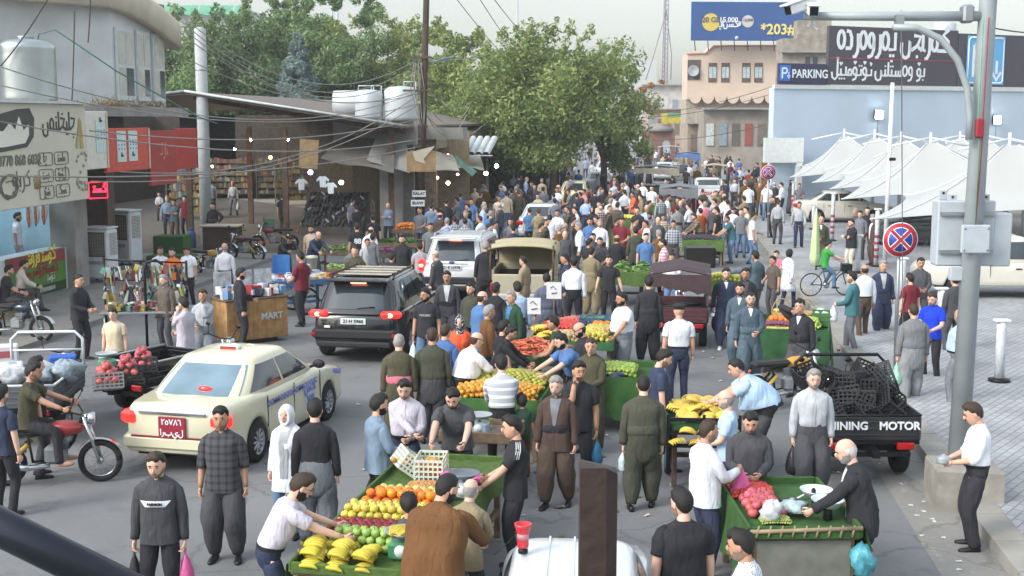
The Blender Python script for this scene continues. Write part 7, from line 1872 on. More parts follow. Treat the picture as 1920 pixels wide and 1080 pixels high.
def limb(mb,P,rad,n,fold=0.,m=0,ref=(0,1,.05),cap=True,seed=0,flat=1.0,kf=3):
 P=np.asarray(P,float);k=len(P)
 T=np.gradient(P,axis=0);T/=np.linalg.norm(T,axis=1)[:,None]+1e-9
 ref=np.array(ref,float)
 U=np.cross(T,ref)
 bad=np.linalg.norm(U,axis=1)<.25
 if bad.any():U[bad]=np.cross(T[bad],np.array((1,.1,.1)))
 U/=np.linalg.norm(U,axis=1)[:,None]+1e-9
 W=np.cross(U,T)
 a=np.arange(n)*2*math.pi/n
 rr=np.asarray(rad,float)[:,None]*np.ones((k,n))
 if fold:
  rs=np.random.RandomState(seed)
  ph=rs.rand(3)*6.28
  s_=np.arange(k)[:,None]/max(k-1,1)
  rr=rr*(1+fold*(np.sin(kf*a[None]+ph[0]+5*s_)*.6+np.sin(2*a[None]+13*s_+ph[1])*.5+np.sin(9*s_*2.2+ph[2]+a[None])*.5)+rs.randn(k,n)*fold*.25)
 rings=P[:,None,:]+rr[...,None]*(np.cos(a)[None,:,None]*U[:,None,:]+flat*np.sin(a)[None,:,None]*W[:,None,:])
 mb.loft(rings,m,cap)
def trunk_rings(zab,n,pose,fold=0,seed=0,ex=2.6,kf=4):
 a=np.arange(n)*2*math.pi/n+math.pi/n
 ca,sa=np.cos(a),np.sin(a)
 cx=np.sign(ca)*np.abs(ca)**(2/ex);sy=np.sign(sa)*np.abs(sa)**(2/ex)
 rs=np.random.RandomState(seed+1);ph=rs.rand(4)*6.28
 rings=[]
 for z,ax,by,oy in zab:
  f=1.0
  if fold:f=1+fold*(np.sin(kf*a+16*z+ph[0])*.5+np.sin(2*a-24*z+ph[1])*.6+np.sin((kf+3)*a+ph[2])*.35)+rs.randn(n)*fold*.2
  rings.append(pose.T(np.stack([cx*ax*f,sy*by*f+oy,np.full(n,z)],1)))
 return np.array(rings)
def interp(zab,k):
 Z=np.array(zab,float);t=np.linspace(0,len(Z)-1,k)
 return np.stack([np.interp(t,np.arange(len(Z)),Z[:,i])for i in range(Z.shape[1])],1)
def hand(mb,Wp,d,side,n=5,grip=.5,up=None,m=0):
 """palm, four unequal bent fingers and a thumb; d = forearm direction"""
 d=d/(np.linalg.norm(d)+1e-9)
 inn=np.array((-side,0.1,0.0))if up is None else np.array(up,float)
 inn=inn-d*inn.dot(d)
 if np.linalg.norm(inn)<.1:inn=np.array((0,0,-1.))-d*-d[2]
 inn/=np.linalg.norm(inn)
 wv=np.cross(d,inn)
 if wv[1]*1+d[2]*0<0 and up is None:wv=-wv
 W=np.array(Wp,float)
 rings=[]
 for t,hw,th in((0,.026,.021),(.03,.036,.018),(.065,.042,.016),(.09,.041,.013)):
  aa=np.arange(8)*math.pi/4
  rings.append(W+d*t+np.cos(aa)[:,None]*wv*hw+np.sin(aa)[:,None]*inn*th)
 mb.loft(rings,m)
 for q,ln in((-.031,.058),(-.0105,.074),(.0105,.08),(.031,.07)):
  b0=W+d*.083+wv*q
  c1,c2=.35+grip*.9,.9+grip*1.6
  p1=b0+(d*math.cos(c1)+inn*math.sin(c1))*ln*.5
  p2=p1+(d*math.cos(c2)+inn*math.sin(c2))*ln*.5
  mb.tube([b0,p1,p2],[.0098,.009,.0068],n,m)
 b0=W+d*.03+wv*.03
 p1=b0+d*.028+wv*.026+inn*.01
 p2=p1+d*.03+wv*.004+inn*.022
 mb.tube([b0,p1,p2],[.0125,.0105,.008],n,m)
def sphere_rings(nu,phis,fn):
 a=np.arange(nu)*2*math.pi/nu
 return np.array([fn(a,p)for p in phis])
def head_pt(a,p):
 """head surface: a = azimuth (pi/2 = face), p = latitude"""
 cp=np.abs(np.cos(p))**.8;sp=np.sign(np.sin(p))*np.abs(np.sin(p))**.88
 x,y,z=np.cos(a)*cp*.077,np.sin(a)*cp*.097,sp*.118+0*a
 low=np.clip(-z/.118,0,1)
 x=x*(1-.30*low**1.5);y=np.where(y<0,y*(1-.4*low),y*(1-.10*low))
 y=y+.004*low
 fr=np.clip(y/.097,0,1)
 y=y-.010*fr*np.exp(-((z-.012)/.022)**2)
 y=y+.006*fr*np.exp(-((z-.034)/.012)**2)
 y=y+.008*fr*np.exp(-((z+.088)/.02)**2)*np.exp(-(x/.03)**2)
 return np.stack([x,y,z],1)
def person(spec,label,name='person',group=None,cat=None):
 """spec: dict of pose, clothes, hair; returns (object, info)"""
 g=spec.get
 h=g('h',1.72);S=h/1.72
 seed=g('seed',1)
 rs=np.random.RandomState(seed)
 lod=g('lod',1)
 n1,n2=(24,12)if lod else(14,8)
 pose=Pose(g('lean',0),g('hipz',.90),g('twist',0),side=g('side',0))
 bw=g('w',1.0)*1.05
 belly=g('belly',0.0)
 fem=g('fem',False)
 sw=.172*(.93 if fem else 1)*(.5+.5*bw)*(1.0 if h>1.5 else .95)
 skin=SKIN[g('skin',seed%3)]
 # ---- joints ----
 sh={sd:pose.T((sd*(sw-.004),-.005,1.372))for sd in(-1,1)}
 sl_,yl=math.sin(pose.lean),pose.back
 presets={'d':(.25,.03,.80),'b':(.10,.30,1.03),'f':(.16,.40,.98),'F':(.20,.56,1.0),'p':(.10,.13,1.52),'k':(-.06,-.15,.93),'c':(-.10,.20,1.17),'h':(.23,.08,.99),'o':(.62,.22,1.22),'m':(.03,.17,1.46),'w':(.23,.20,.86),'v':(.25,-.16,.84),'u':(.25,.42,1.30),'l':(.14,.30,.66),'s':(.30,.45,.93),'x':(.33,.10,.84),'H':(.06,.36,1.16),'g':(.30,.56,.86),'W':(-.18,.34,1.05)}
 hands={}
 arms=g('arms','dd')
 elb={}
 for sd,k in((-1,arms[0]),(1,arms[1])):
  t=np.array(presets[k]if isinstance(k,str)else k,float)
  t=t*np.array((sd,1,1))if isinstance(k,str)else t
  if isinstance(k,str):
   if k in 'pkcmh':t=pose.T(t)
   elif k in 'bHWuo':t=t+np.array((0,.55*sl_+yl,pose.dz-.25*(1-math.cos(pose.lean))-(.10*sl_)))
   elif k in 'dwvx':t=t+np.array((0,.38*sl_+yl,pose.dz-.1*sl_*sl_))
   else:t=t+np.array((0,.50*sl_+yl,pose.dz*(k in 'sg')))
  pole=(sd*.55,-.6,-.5)if k not in('k',)else(sd*1,-.3,0)
  if k=='h':pole=(sd*1,-.5,0)
  E,T=ik(sh[sd],t,.285,.262,pole)
  elb[sd],hands[sd]=E,T
 hip={sd:np.array((sd*.092,pose.back,.90+pose.dz))for sd in(-1,1)}
 feet=g('feet')
 st=g('stride',0.0)
 if feet is None:feet=[(-.11-.03*(fem==0),-st*.5+.02,.085),(.12,st*.5,.085)]
 kn={};an={}
 for sd,ft in zip((-1,1),feet):
  K,Tt=ik(hip[sd],np.array(ft,float),.425,.412,g('kneepole',(sd*.12,1,0)))
  kn[sd],an[sd]=K,Tt
  # ---- head frame ----
 hb=pose.T((0,.005,1.475))
 yaw,hp=R(g('hy',0)),pose.lean*.55+R(g('hp',4))
 hm=np.array((Matrix.Rotation(yaw,3,'Z')@Matrix.Rotation(-hp,3,'X')))
 hc=hb+hm@np.array((0,.022,.128))
 HS=1.07 if h>1.5 else 1.0/S*(.93 if h>1.25 else .9)
 def H(P):return np.asarray(P)*HS@hm.T+hc
 rot3=Matrix(hm.tolist())
 # ---- body (one skin mesh) ----
 mb=MB()
 if lod:
  ph=np.linspace(-1.45,1.5,15);mb.loft(H(sphere_rings(20,ph,head_pt).reshape(-1,3)).reshape(len(ph),20,3))
 else:
  ph=np.linspace(-1.4,1.45,8);mb.loft(H(sphere_rings(12,ph,head_pt).reshape(-1,3)).reshape(len(ph),12,3))
 if lod:
  mb.ball(H((0,.099,-.012)),(.0125*HS,.018*HS,.024*HS),8,6,rot=rot3)
  for sd in(-1,1):
   mb.ball(H((sd*.077,-.004,.0)),(.009,.02,.032),8,5,rot=rot3)
   mb.ball(H((sd*.031,.081,.014)),(.0125,.008,.0065),8,5,1,rot=rot3)
  mb.ball(H((0,.092,-.056)),(.025,.007,.0065),8,5,2,rot=rot3)
  # neck and trunk
 nk=[hb+hm@np.array((0,.0,.06)),hb+np.array((0,-.0,.0)),pose.T((0,-.01,1.40))]
 limb(mb,[nk[0],(nk[0]+nk[1])/2,nk[1],nk[2]],np.array([.052,.054,.060,.07])*(.9 if fem else .98+.1*(bw-1)),n2+2)
 tr=interp([(.80,.11,.08,0),(.95,.135,.09,0),(1.1,.13,.085,0),(1.25,.145,.095,0),(1.36,.13,.07,-.005),(1.41,.06,.045,-.005)],9)
 mb.loft(trunk_rings(tr,n2+4,pose))
 for sd in(-1,1):
  P=chain(sh[sd],elb[sd],hands[sd],9)
  limb(mb,P,np.interp(np.linspace(0,1,9),[0,.15,.45,.55,.7,1],[.030,.045,.041,.039,.037,.025])*(.5+.5*bw)*(.86 if fem else 1),n2)
  hand(mb,hands[sd],hands[sd]-elb[sd],sd,5 if lod else 3,g('grip',.5))
  Q=chain(hip[sd],kn[sd],an[sd],9)
  limb(mb,Q,np.interp(np.linspace(0,1,9),[0,.5,.7,1],[.065,.05,.048,.038]),n2)
  if g('shoe','black')=='bare':
   mb.ball(an[sd]+np.array((0,.065,-.045)),(.042,.125,.04),8,6)
 mb.v=[v*S for v in mb.v]
 body=mb.build(name,[skin,EYE,LIP])
 def part(m2,nm,mat):
  m2.v=[v*S for v in m2.v]
  return m2.build(nm,mat,body)
  # ---- trousers ----
 bot,bc=g('bot','p:black').split(':',1)
 top,tc_=g('top','s:white').split(':',1)
 inner='white'
 if '+' in tc_:tc_,inner=tc_.split('+')
 bm_,tm=cloth(bc),cloth(tc_)
 robe=top in('g',)
 sh_z=1.0
 if not robe and bot in('p','n','q'):
  t2=MB()
  wd={'p':1.0,'n':1.32,'q':1.12}[bot]
  gx=.96+.10*(bw-1)
  if bot=='n':
   pr=[(1.06,.150*bw,.112*bw+belly*.6,.01),(1.0,.165*bw,.122*bw+belly*.4,0),(.9,.20,.135,0),(.78,.21,.125,-.005),(.66,.17,.09,-.01),(.60,.10,.05,-.01)]
  else:
   pr=[(1.04,.143*bw,.105*bw+belly*.6,.01),(.98,.157*bw,.115*bw+belly*.3,0),(.90,.166*wd*gx,.112,-.006),(.83,.15*wd*gx,.088,-.012),(.77,.09,.045,-.01)]
  pr=interp(pr,10)
  if pose.dz<-.2:pr=pr[:6]
  t2.loft(trunk_rings(pr,n1,pose,.035 if bot=='n' else .015,seed,2.3,9))
  for sd in(-1,1):
   K=16 if lod else 9
   Q=chain(hip[sd]+np.array((sd*.0,0,-.02)),kn[sd],an[sd]+np.array((0,-.01,-.03 if bot!='n' else .0)),K)
   if bot=='n':pf=([0,.3,.55,.75,.9,1],[.10,.128,.122,.108,.085,.062])
   elif bot=='q':pf=([0,.12,.3,.55,.8,1],[.082,.1,.099,.08,.07,.068])
   else:pf=([0,.12,.3,.5,.75,1],[.080,.092,.089,.069,.060,.057])
   limb(t2,Q,np.interp(np.linspace(0,1,K),*pf)*(.7+.3*bw),n2+2,.06 if bot=='n' else .04,seed=seed+sd,kf=4)
  part(t2,'trousers',bm_)
 elif not robe and bot in('l','v'):
  t2=MB()
  zl=.10 if bot=='l' else .45
  pr=interp([(1.04,.14,.105,0),(.9,.185,.14,0),(.6,.20,.17,0),(zl,.23,.20,0)],12)
  t2.loft(trunk_rings(pr,n1,pose,.05,seed,2.1,7));part(t2,'skirt',bm_)
  # ---- shoes ----
 sm=SHOES.get(g('shoe','black'))
 if sm is not None and lod!=-1:
  for sd in(-1,1):
   t2=MB();a0=an[sd];fy=R(g('toe',8))*-sd
   rr_=[]
   for y_,wv,zt in((-.075,.018,.05),(-.06,.034,.075),(-.01,.036,.085),(.05,.042,.065),(.11,.045,.05),(.155,.036,.042),(.18,.014,.032)):
    a=np.arange(10)*2*math.pi/10
    x_,z_=np.cos(a)*wv,np.clip(np.sin(a),-.55,1)*zt*.62+zt*.34
    p=np.stack([x_*math.cos(fy)-y_*math.sin(fy),np.full(10,y_*math.cos(fy))+x_*math.sin(fy),z_],1)
    rr_.append(p+np.array((a0[0],a0[1],a0[2]-.085)))
   t2.loft(np.array(rr_));part(t2,'shoe',sm)
   # ---- top garment ----
 t2=MB()
 K=15 if lod else 9
 bb=belly
 hem={'t':.84,'s':1.0,'r':1.0,'u':.82,'k':1.0,'j':.76,'g':.06,'d':.5,'c':.62,'v':1.0,'S':.80,'T':1.0}[top]
 loose=1.06 if top in 'jukdcS' else 1.0
 bst=.02 if fem else 0
 pr=[]
 if hem<.7:
  e=.26 if top=='g' else .22
  pr+=[(hem,e,e*.8,0),((hem+.9)/2,.215,.17,0)]
 if hem<.95:pr+=[(hem if hem>.7 else .88,.176*bw*loose,.128*bw*loose+bb,0.01+bb*.3)]
 elif hem<=1.0:pr+=[(hem,.150*bw,.114*bw+bb*.8,.01)]
 pr+=[(1.03,.158*bw*loose,.121*bw*loose+bb,.01+bb*.35),(1.12,.160*bw*loose*(.92 if fem else 1),.119*bw*loose+bb,.01+bb*.4),(1.22,.172*bw,.122*bw+bb*.5+bst,.008+bst),(1.32,.180*bw+.0,.120*bw+bst*.5,0),(1.385,sw+.026,.100,-.006),(1.425,sw*.80,.083,-.01),(1.452,.098,.068,-.008),(1.475,.066,.062,-.002)]
 pr=np.array(pr)
 zz=np.linspace(0,len(pr)-1,K+3)
 pr=np.stack([np.interp(zz,np.arange(len(pr)),pr[:,i])for i in range(4)],1)
 t2.loft(trunk_rings(pr,n1,pose,.042 if top!='g' else .045,seed+3,2.7),cap=top in 'gd')
 full={'t':.36,'s':1.0,'r':.60,'u':1.0,'k':.98,'j':1.0,'g':1.0,'d':.95,'c':1.0,'v':.05,'S':.6,'T':.36}[top]
 for sd in(-1,1):
  kk=11 if lod else 7
  P=chain(sh[sd],elb[sd],hands[sd],21)
  ts=np.linspace(0,full*.985,kk)
  Q=np.stack([np.interp(ts,np.linspace(0,1,21),P[:,i])for i in range(3)],1)
  Q[0]=pose.T((sd*sw*.70,-.005,1.385))
  rad=np.interp(ts,[0,.13,.36,.5,.75,1],[.052,.067,.060,.056,.050,.041 if top not in 'gkj' else .05])*(.55+.45*bw)*(.9 if fem else 1)*(1.06 if full<.9 else 1)
  limb(t2,Q,rad,n2+2,.05,seed=seed+7+sd,cap=True)
  # collar
 if top in 'srujkcS' and lod:
  a=np.arange(14)*2*math.pi/14
  rg=[]
  for rad,zz_ in((.072,1.452),(.066,1.488),(.062,1.488),(.064,1.45)):
   rg.append(pose.T(np.stack([np.cos(a)*rad,np.sin(a)*rad*.95-.004+.0*a,zz_-.022*np.clip(np.sin(a),0,1)],1)))
  t2.loft(np.array(rg),cap=False)
 nm={'t':'t_shirt','s':'shirt','r':'shirt','u':'shirt','k':'jacket','j':'jacket','g':'robe','d':'dress','c':'cardigan','v':'vest','S':'shirt','T':'t_shirt'}[top]
 part(t2,nm,tm)
 def front_panel(z0,z1,w0,w1,mat,nm,off=.006):
  """a strip laid over the chest"""
  P=[]
  for i in range(8):
   t=i/7;z=z0+(z1-z0)*t;w_=w0+(w1-w0)*t
   q=[np.interp(z,pr[:,0],pr[:,j])for j in(1,2,3)]
   row=[]
   for x in np.linspace(-w_,w_,5):
    yy=q[1]*(1-min(.98,abs(x)/q[0])**2.7)**(1/2.7)+q[2]+off+q[1]*.02
    row.append(pose.T((x,yy,z)))
   P.append(row)
  t3=MB();t3.grid(P);return part(t3,nm,mat)
 if lod:
  if top=='k':front_panel(1.30,1.44,.004,.045,cloth(inner),'undershirt')
  if top=='j':front_panel(1.10 if g('sash')else .9,1.44,.018,.075,cloth(inner),'undershirt')
  if top=='c':front_panel(.80,1.44,.05,.07,cloth(inner),'undershirt')
  if top in 'sr' and lod:front_panel(max(hem,.99),1.42,.012,.014,tm,'placket',.007)
  # sash or belt
 sash=g('sash',tc_ if top=='k' else None)
 if sash and not robe:
  t3=MB()
  q=[(.985,.165*bw,.125*bw+bb*.9,.01+bb*.3),(1.01,.176*bw,.134*bw+bb,.01+bb*.3),(1.05,.178*bw,.137*bw+bb,.01+bb*.3),(1.09,.175*bw,.133*bw+bb,.01+bb*.35),(1.12,.163*bw,.123*bw+bb,.01+bb*.4)]
  t3.loft(trunk_rings(interp(q,9),n1,pose,.03,seed+5,2.6,6),cap=False);part(t3,'sash',cloth(sash))
 elif top in 'srT' and bot in 'pq' and lod:
  t3=MB();q=[(.985,.156*bw,.119*bw+bb*.8,.01),(1.02,.158*bw,.121*bw+bb*.9,.01+bb*.2)]
  q=[(z,a*1.02,b2*1.03,o)for z,a,b2,o in q]
  t3.loft(trunk_rings(q,n1,pose,0,0,2.6),cap=False);part(t3,'belt',SHOE)
  # ---- hair, beard, scarf, cap ----
 hair=g('hair','black')
 style='short'
 if ':' in hair:style,hair=hair.split(':',1)
 hmat=HAIRM.get(hair,HAIRM['black'])
 nu=20 if lod else 12
 if style in('short','bald','long','curly','buzz'):
  a=np.arange(nu)*2*math.pi/nu
  front=np.sin(a)
  low=np.where(front>.55,.56+.12*np.sin(a*5+seed),np.where(front>.1,-.12+1.5*(front-.1),np.where(front>-.2,.10,-.70+.75*(front+1))))
  if style=='long':low=np.where(front>.35,low,np.where(front>0,-.2,-1.2))
  hi=np.full(nu,1.5)
  if style=='bald':hi=np.full(nu,.30)-.25*np.clip(front,0,1);low=np.where(front>.1,hi-.02,low)
  th={'short':.015,'bald':.004,'long':.022,'curly':.026,'buzz':.006}[style]+.014*(style=='short')*np.clip(front*.7+.3,0,1)
  rings=[]
  NR=8 if lod else 5
  for i in range(NR):
   t=i/(NR-1)
   p=low+(hi-low)*t
   q=head_pt(a,p)
   ln=np.linalg.norm(q,axis=1)[:,None]
   bump=th*(1 if style=='bald' else(-.25 if i==0 else .62 if i==1 else 1.0))+rs.randn(nu)*(.007 if style=='curly' else .0035 if style=='short' else .0015)*(i>0)
   rings.append(H(q*(1+np.reshape(bump,(-1,1))/ln)))
  t3=MB();t3.loft(np.array(rings),cap=style!='bald')
  if lod:
   for sd in(-1,1):t3.ball(H((sd*.032,.092,.036)),(.019,.008,.0055),8,4,rot=rot3)
  part(t3,'hair',hmat)
 if style in('hijab',):
  t3=MB()
  a=np.arange(nu)*2*math.pi/nu
  rings=[]
  for t in(.78,.82,1.0,1.2,1.6,2.1,2.6,3.0):
   rr_=math.sin(t);q=np.stack([np.cos(a)*rr_*.088,np.full(nu,math.cos(t)*.112-.002),np.sin(a)*rr_*.132],1)
   q[:,2]+=-.012
   rings.append(H(q*(1.06 if t>.79 else .99)))
  t3.loft(np.array(rings))
  t3.loft([pose.T(np.stack([np.cos(a)*r0,np.sin(a)*r1+oy,np.full(nu,z0)],1))for z0,r0,r1,oy in((1.30,.15,.125,.005),(1.38,.155,.105,0),(1.44,.10,.085,.005),(1.52,.075,.085,.01),(1.56,.07,.085,.012))],cap=False)
  part(t3,'headscarf',cloth(hair))
 if style=='cap':
  hmat=HAIRM['black']
  t3=MB();t3.lathe([(.085,.03),(.09,.06),(.112,.085),(.108,.105),(.06,.118),(.01,.12)],n=nu)
  t3.v=[H(v*np.array((1,1.12,1)))for v in t3.v];part(t3,'beret',cloth(hair))
 brd=g('beard',0 if fem or h<1.6 or seed%3==0 else 3)
 if lod and brd:
  bmat=HAIRM[g('beardc','grey' if hair in('grey','white')else 'stub' if brd==3 else 'black')]
  t3=MB()
  if brd in(1,3):
   aa=np.linspace(-.28,math.pi+.28,15);fr=np.sin(aa)
   P=[]
   for t in np.linspace(0,1,6):
    hi_=np.where(fr>.93,-.60,np.where(fr>.7,-.42,-.12));lo=-1.35
    p=hi_+(lo-hi_)*t
    q=head_pt(aa,p);th=.008*math.sin(math.pi*min(1,t*1.0+.12))*(1 if brd==1 else .45)+.0015
    P.append(H(q*(1+th/np.linalg.norm(q,axis=1)[:,None])))
   t3.grid(P)
  t3.ball(H((0,.099,-.041)),(.029,.007,.0075),8,5,rot=rot3)
  part(t3,'beard' if brd in(1,3)else 'moustache',bmat)
 if g('glasses')and lod:
  t3=MB()
  for sd in(-1,1):
   t3.tube([H((sd*.034+.024*math.cos(k),.102,.012+.018*math.sin(k)))for k in np.linspace(0,6.28,11)],.0022,4)
   t3.tube([H((sd*.058,.10,.014)),H((sd*.08,.0,.014))],.002,4)
  part(t3,'glasses',SHOE)
 cat=cat or('woman' if fem and h>1.45 else 'girl' if fem else 'boy' if h<1.5 else 'man')
 tag(body,label,cat,group)
 info=dict(top=(H((0,0,.118+.012))*S),head=hc*S,hands={k:(v+(v-elb[k])/np.linalg.norm(v-elb[k])*.10)*S for k,v in hands.items()},S=S,panel=front_panel,pose=pose)
 return body,info
PEOPLE=[]
def W3(o,p):
 return Matrix.Translation(o.location)@Matrix.Rotation(o.rotation_euler[2],4,'Z')@Vector(tuple(p))
def P(px,py,face,top,bot,hair,label,group=None,z0=0.0,**kw):
 """stand a person so that the top of the head meets the line of sight of (px, py); face: 0 = away from the camera, 180 = towards it, 90 = to the viewer's left"""
 kw.setdefault('seed',len(PEOPLE)*13+7)
 d=kw.pop('dist',None)
 spec=dict(top=top,bot=bot,hair=hair,**kw)
 approx=G(px,py,1.6)
 if approx.y>46 or approx.y<0:spec['lod']=0
 o,inf=person(spec,label,group=group)
 a=R(face)
 t=inf['top']
 q=G(px,py,t[2]+z0)
 rx=t[0]*math.cos(a)-t[1]*math.sin(a);ry=t[0]*math.sin(a)+t[1]*math.cos(a)
 o.location=(q.x-rx,q.y-ry,z0)
 o.rotation_euler=(0,0,a)
 PEOPLE.append(o)
 return o,inf
_bagm={}
def bag(o,inf,sd,col,label,cat='bag',ln=.36,wd=.13,full=1.0,name='plastic_bag',trans=True):
 """a carrier bag hanging from the person's hand"""
 key=col
 mt=M('bag_'+col.strip('#'),col,.35,var=.2,scale=9,bump=.5,bscale=18,spec=.5)
 mb=MB()
 rs=np.random.RandomState(len(label))
 n=14;a=np.arange(n)*2*math.pi/n
 rings=[]
 for t,r_ in((0,.012),(.1,.02),(.24,.055),(.42,.085),(.62,1.0*wd*.9),(.82,wd),(.95,wd*.8),(1.0,wd*.35)):
  f=1+.12*np.sin(5*a+t*6)*(1-t*.6)+rs.randn(n)*.05
  rings.append(np.stack([np.cos(a)*r_*f*.72,np.sin(a)*r_*f,np.full(n,-t*ln)],1))
 mb.loft(np.array(rings))
 p=W3(o,inf['hands'][sd])
 b=mb.build(name,mt,None,p,o.rotation_euler[2])
 return tag(b,label,cat)
 # ================= everybody in the street =================
KNEE=(0,1,0)
# --- nearest people ---
o,i=P(290,848,180,'u:char','p:black','brown','man in dark sweatshirt with white chest panel, a bag in each hand',arms='dd',h=1.74,hp=12,skin=1)
pn=i['panel'](1.20,1.26,.10,.15,PLATE,'chest_panel',.012)
text('FASHION',.036,BLACKM,o,(0,.165,1.245),rot=(math.pi/2,0,math.pi),bold=.001)
bag(o,i,-1,'#c2568c','pink plastic bag in the hand of the man in the panelled sweatshirt',ln=.5);bag(o,i,1,'#26262a','black plastic bag hanging low from the man in the panelled sweatshirt',ln=.55,wd=.14)
P(413,762,182,'S:plaid:char/black','n:char','black','tall man in dark checked shirt and wide charcoal trousers behind the taxi',arms='dd',h=1.78,beard=3)
o,i=P(536,757,165,'c:white+ltgrey','p:denim','hijab:white','woman in white headscarf and white cardigan beside the taxi',fem=True,h=1.62,arms='dd',skin=1)
P(590,748,5,'s:black','n:grey','black','person with back turned in black top and wide grey trousers by the white scarf',arms='dd',h=1.74)
P(578,888,-72,'T:lilac','p:navy','brown','bearded man with glasses in a pale lilac polo reaching for apples',lean=26,arms='FF',beard=1,glasses=True,h=1.76,skin=1,hp=14)
P(846,886,-14,'u:brown','p:denim','buzz:black','big man in a brown shirt bending over the front cart, back turned',lean=24,arms='fg',w=1.4,h=1.88,beard=1,hy=-35,hp=8)
P(884,896,-20,'j:khaki+grey','p:char','bald:grey','balding man in a khaki jacket half hidden by the brown shirted man',lean=12,arms='bb',h=1.52)
P(766,925,10,'t:char','p:black','curly:black','dark haired boy behind the fruit, only his hair showing',h=1.42,arms='bb')
o,i=P(957,778,95,'t:black','p:black','black','slim man in a black T-shirt with white shoulder stripes beside the scale',arms='fb',h=1.76,hp=8)
for s_ in(-1,1):
 mb=MB()
 for q in(-.022,0,.022):mb.tube([(s_*.10,q-.008,1.495),(s_*.17,q-.006,1.468),(s_*.225,q,1.42),(s_*.25,q+.02,1.34)],.006,4)
 mb.build('sleeve_stripes',FRAMEW,o)
P(847,730,172,'t:char','p:black','black','bearded seller in a dark grey T-shirt leaning over the orange crates',lean=26,arms='FF',beard=1,h=1.78,hp=14,w=1.08)
P(757,712,178,'s:lilac','p:navy','black','man in a pale lilac shirt looking down at the crates',arms='bW',h=1.74,hp=18,belly=.02,w=1.08,skin=1)
o,i=P(712,738,-62,'u:steel','p:black','black','bearded man in a blue grey shirt holding a black bag beside the long cart',arms='db',beard=1,h=1.74)
bag(o,i,-1,'#1c1c20','big black bag held by the bearded man in blue grey',ln=.5,wd=.16)
P(1042,705,165,'j:dkbrown+grey','n:dkbrown','grey','grey haired old man in brown jacket, sash and wide trousers walking',sash='black',arms='dd',stride=.25,h=1.72,hp=10)
o,i=P(1086,677,170,'t:black','p:black','black','stout man in a black T-shirt with one hand to his mouth',arms='dm',h=1.78,w=1.1,hy=25)
bag(o,i,-1,'#2c6f94','turquoise bag in the hand of the stout man in black',ln=.36,wd=.12)
P(1108,632,150,'u:olive','n:olive','buzz:brown','shaven man in a loose olive shirt behind the stout man in black',arms='bb',h=1.76,hp=10,hy=20)
o,i=P(1207,702,-4,'k:dkolive','n:dkolive','buzz:black','broad man in dark olive Kurdish dress walking away with a paper bag',sash='dkolive',arms='dd',stride=.2,w=1.15,h=1.74)
bag(o,i,-1,'#b9c6d2','pale paper bag held low by the broad man in dark olive',ln=.26,wd=.08,name='paper_bag')
P(1252,655,-82,'t:navy','p:denim','short:black','young man in navy T-shirt and jeans looking down at the bananas',arms='dd',h=1.76,hp=22,stride=.3,skin=1)
P(1273,568,0,'T:white','p:navy','cap:black','traffic policeman in white shirt and black beret walking away',arms='dd',stride=.2,h=1.78,w=1.1)
P(940,665,4,'s:stripe:ltgrey/white','p:black','black','man in a pale striped shirt bending to the persimmon cart',lean=8,arms='ff',h=1.72,w=1.1)
P(978,738,10,'t:dkgreen','p:brown','black','small boy in a dark green shirt standing at the persimmon cart',h=1.15,arms='dd')
P(897,622,-62,'r:white','p:black','bald:brown','bald stout man in a white shirt bending over the persimmons',lean=20,arms='ff',belly=.05,w=1.18,h=1.74,skin=1)
P(748,625,0,'k:olive','n:olive','buzz:grey','man in olive Kurdish dress with a pink sash, back turned',sash='pink',h=1.72,w=1.08)
P(810,613,2,'k:dkolive','n:char','buzz:brown','tall man in dark grey Kurdish dress beside the pink sash, back turned',sash='dkolive',h=1.80,w=1.08)
P(836,606,-25,'u:blue','n:blue','buzz:brown','man in a blue shirt seen behind the dark grey Kurdish dress',h=1.74)
P(862,590,175,'s:coral','p:black','hijab:dots:black/white','woman in an orange shirt with a black and white headscarf',fem=True,h=1.60,skin=1)
o,i=P(797,540,172,'t:black','p:denim','black','bearded young man in black lettered T-shirt beside the black SUV',beard=1,h=1.78,hy=-30,arms='dd')
text('POUSSIX',.055,FRAMEW,o,(0,.16,1.29),rot=(math.pi/2,0,math.pi))
bag(o,i,1,'#ccd4da','white plastic bag carried by the bearded young man in black',ln=.4)
P(838,508,178,'j:char+ltgrey','n:char','black','moustached older man in charcoal jacket over a pale shirt by the SUV',beard=2,h=1.74,sash='black',skin=2)
P(905,545,-55,'u:blue','n:blue','bald:brown','bald man in a steel blue sweater turned towards the carrots',h=1.76,w=1.1)
P(918,572,-70,'u:brown','p:black','grey','grey haired man in brown behind the orange shirted woman',h=1.68)
P(910,452,0,'j:black+white','n:black','grey','grey haired man in a long black suit by the white SUV, back turned',h=1.80)
P(882,530,150,'u:dkolive','p:black','black','dark haired man in dark olive just past the moustached man',h=1.68)
P(930,530,-20,'u:black','p:black','black','man in black beside the khaki pickup, face hidden',h=1.70)
P(958,545,130,'j:dkgreen+blue','p:char','grey','man in a dark green vest over a blue shirt at the pickup',h=1.72)
P(970,528,10,'s:ltblue','p:navy','black','man in a light blue shirt behind the dark green vest',h=1.72)
P(962,612,-100,'u:black','p:black','black','crouching man in black reaching into the carrots',h=1.60,arms='ff',lean=22)
P(946,600,-60,'t:black','p:black','black','man in black between the persimmon cart and the carrots',h=1.64)
P(1025,511,2,'k:dusk','n:dusk','buzz:black','man in slate blue Kurdish dress at the pickup, back turned',sash='dusk',h=1.76)
P(1076,481,-5,'s:white','p:black','black','tall man in white shirt and black trousers beside the pickup, back turned',h=1.80,w=1.08,arms='bd')
P(1110,462,-30,'k:khaki','n:khaki','buzz:black','man in light khaki Kurdish dress holding something, back turned',sash='khaki',h=1.78,arms='bb')
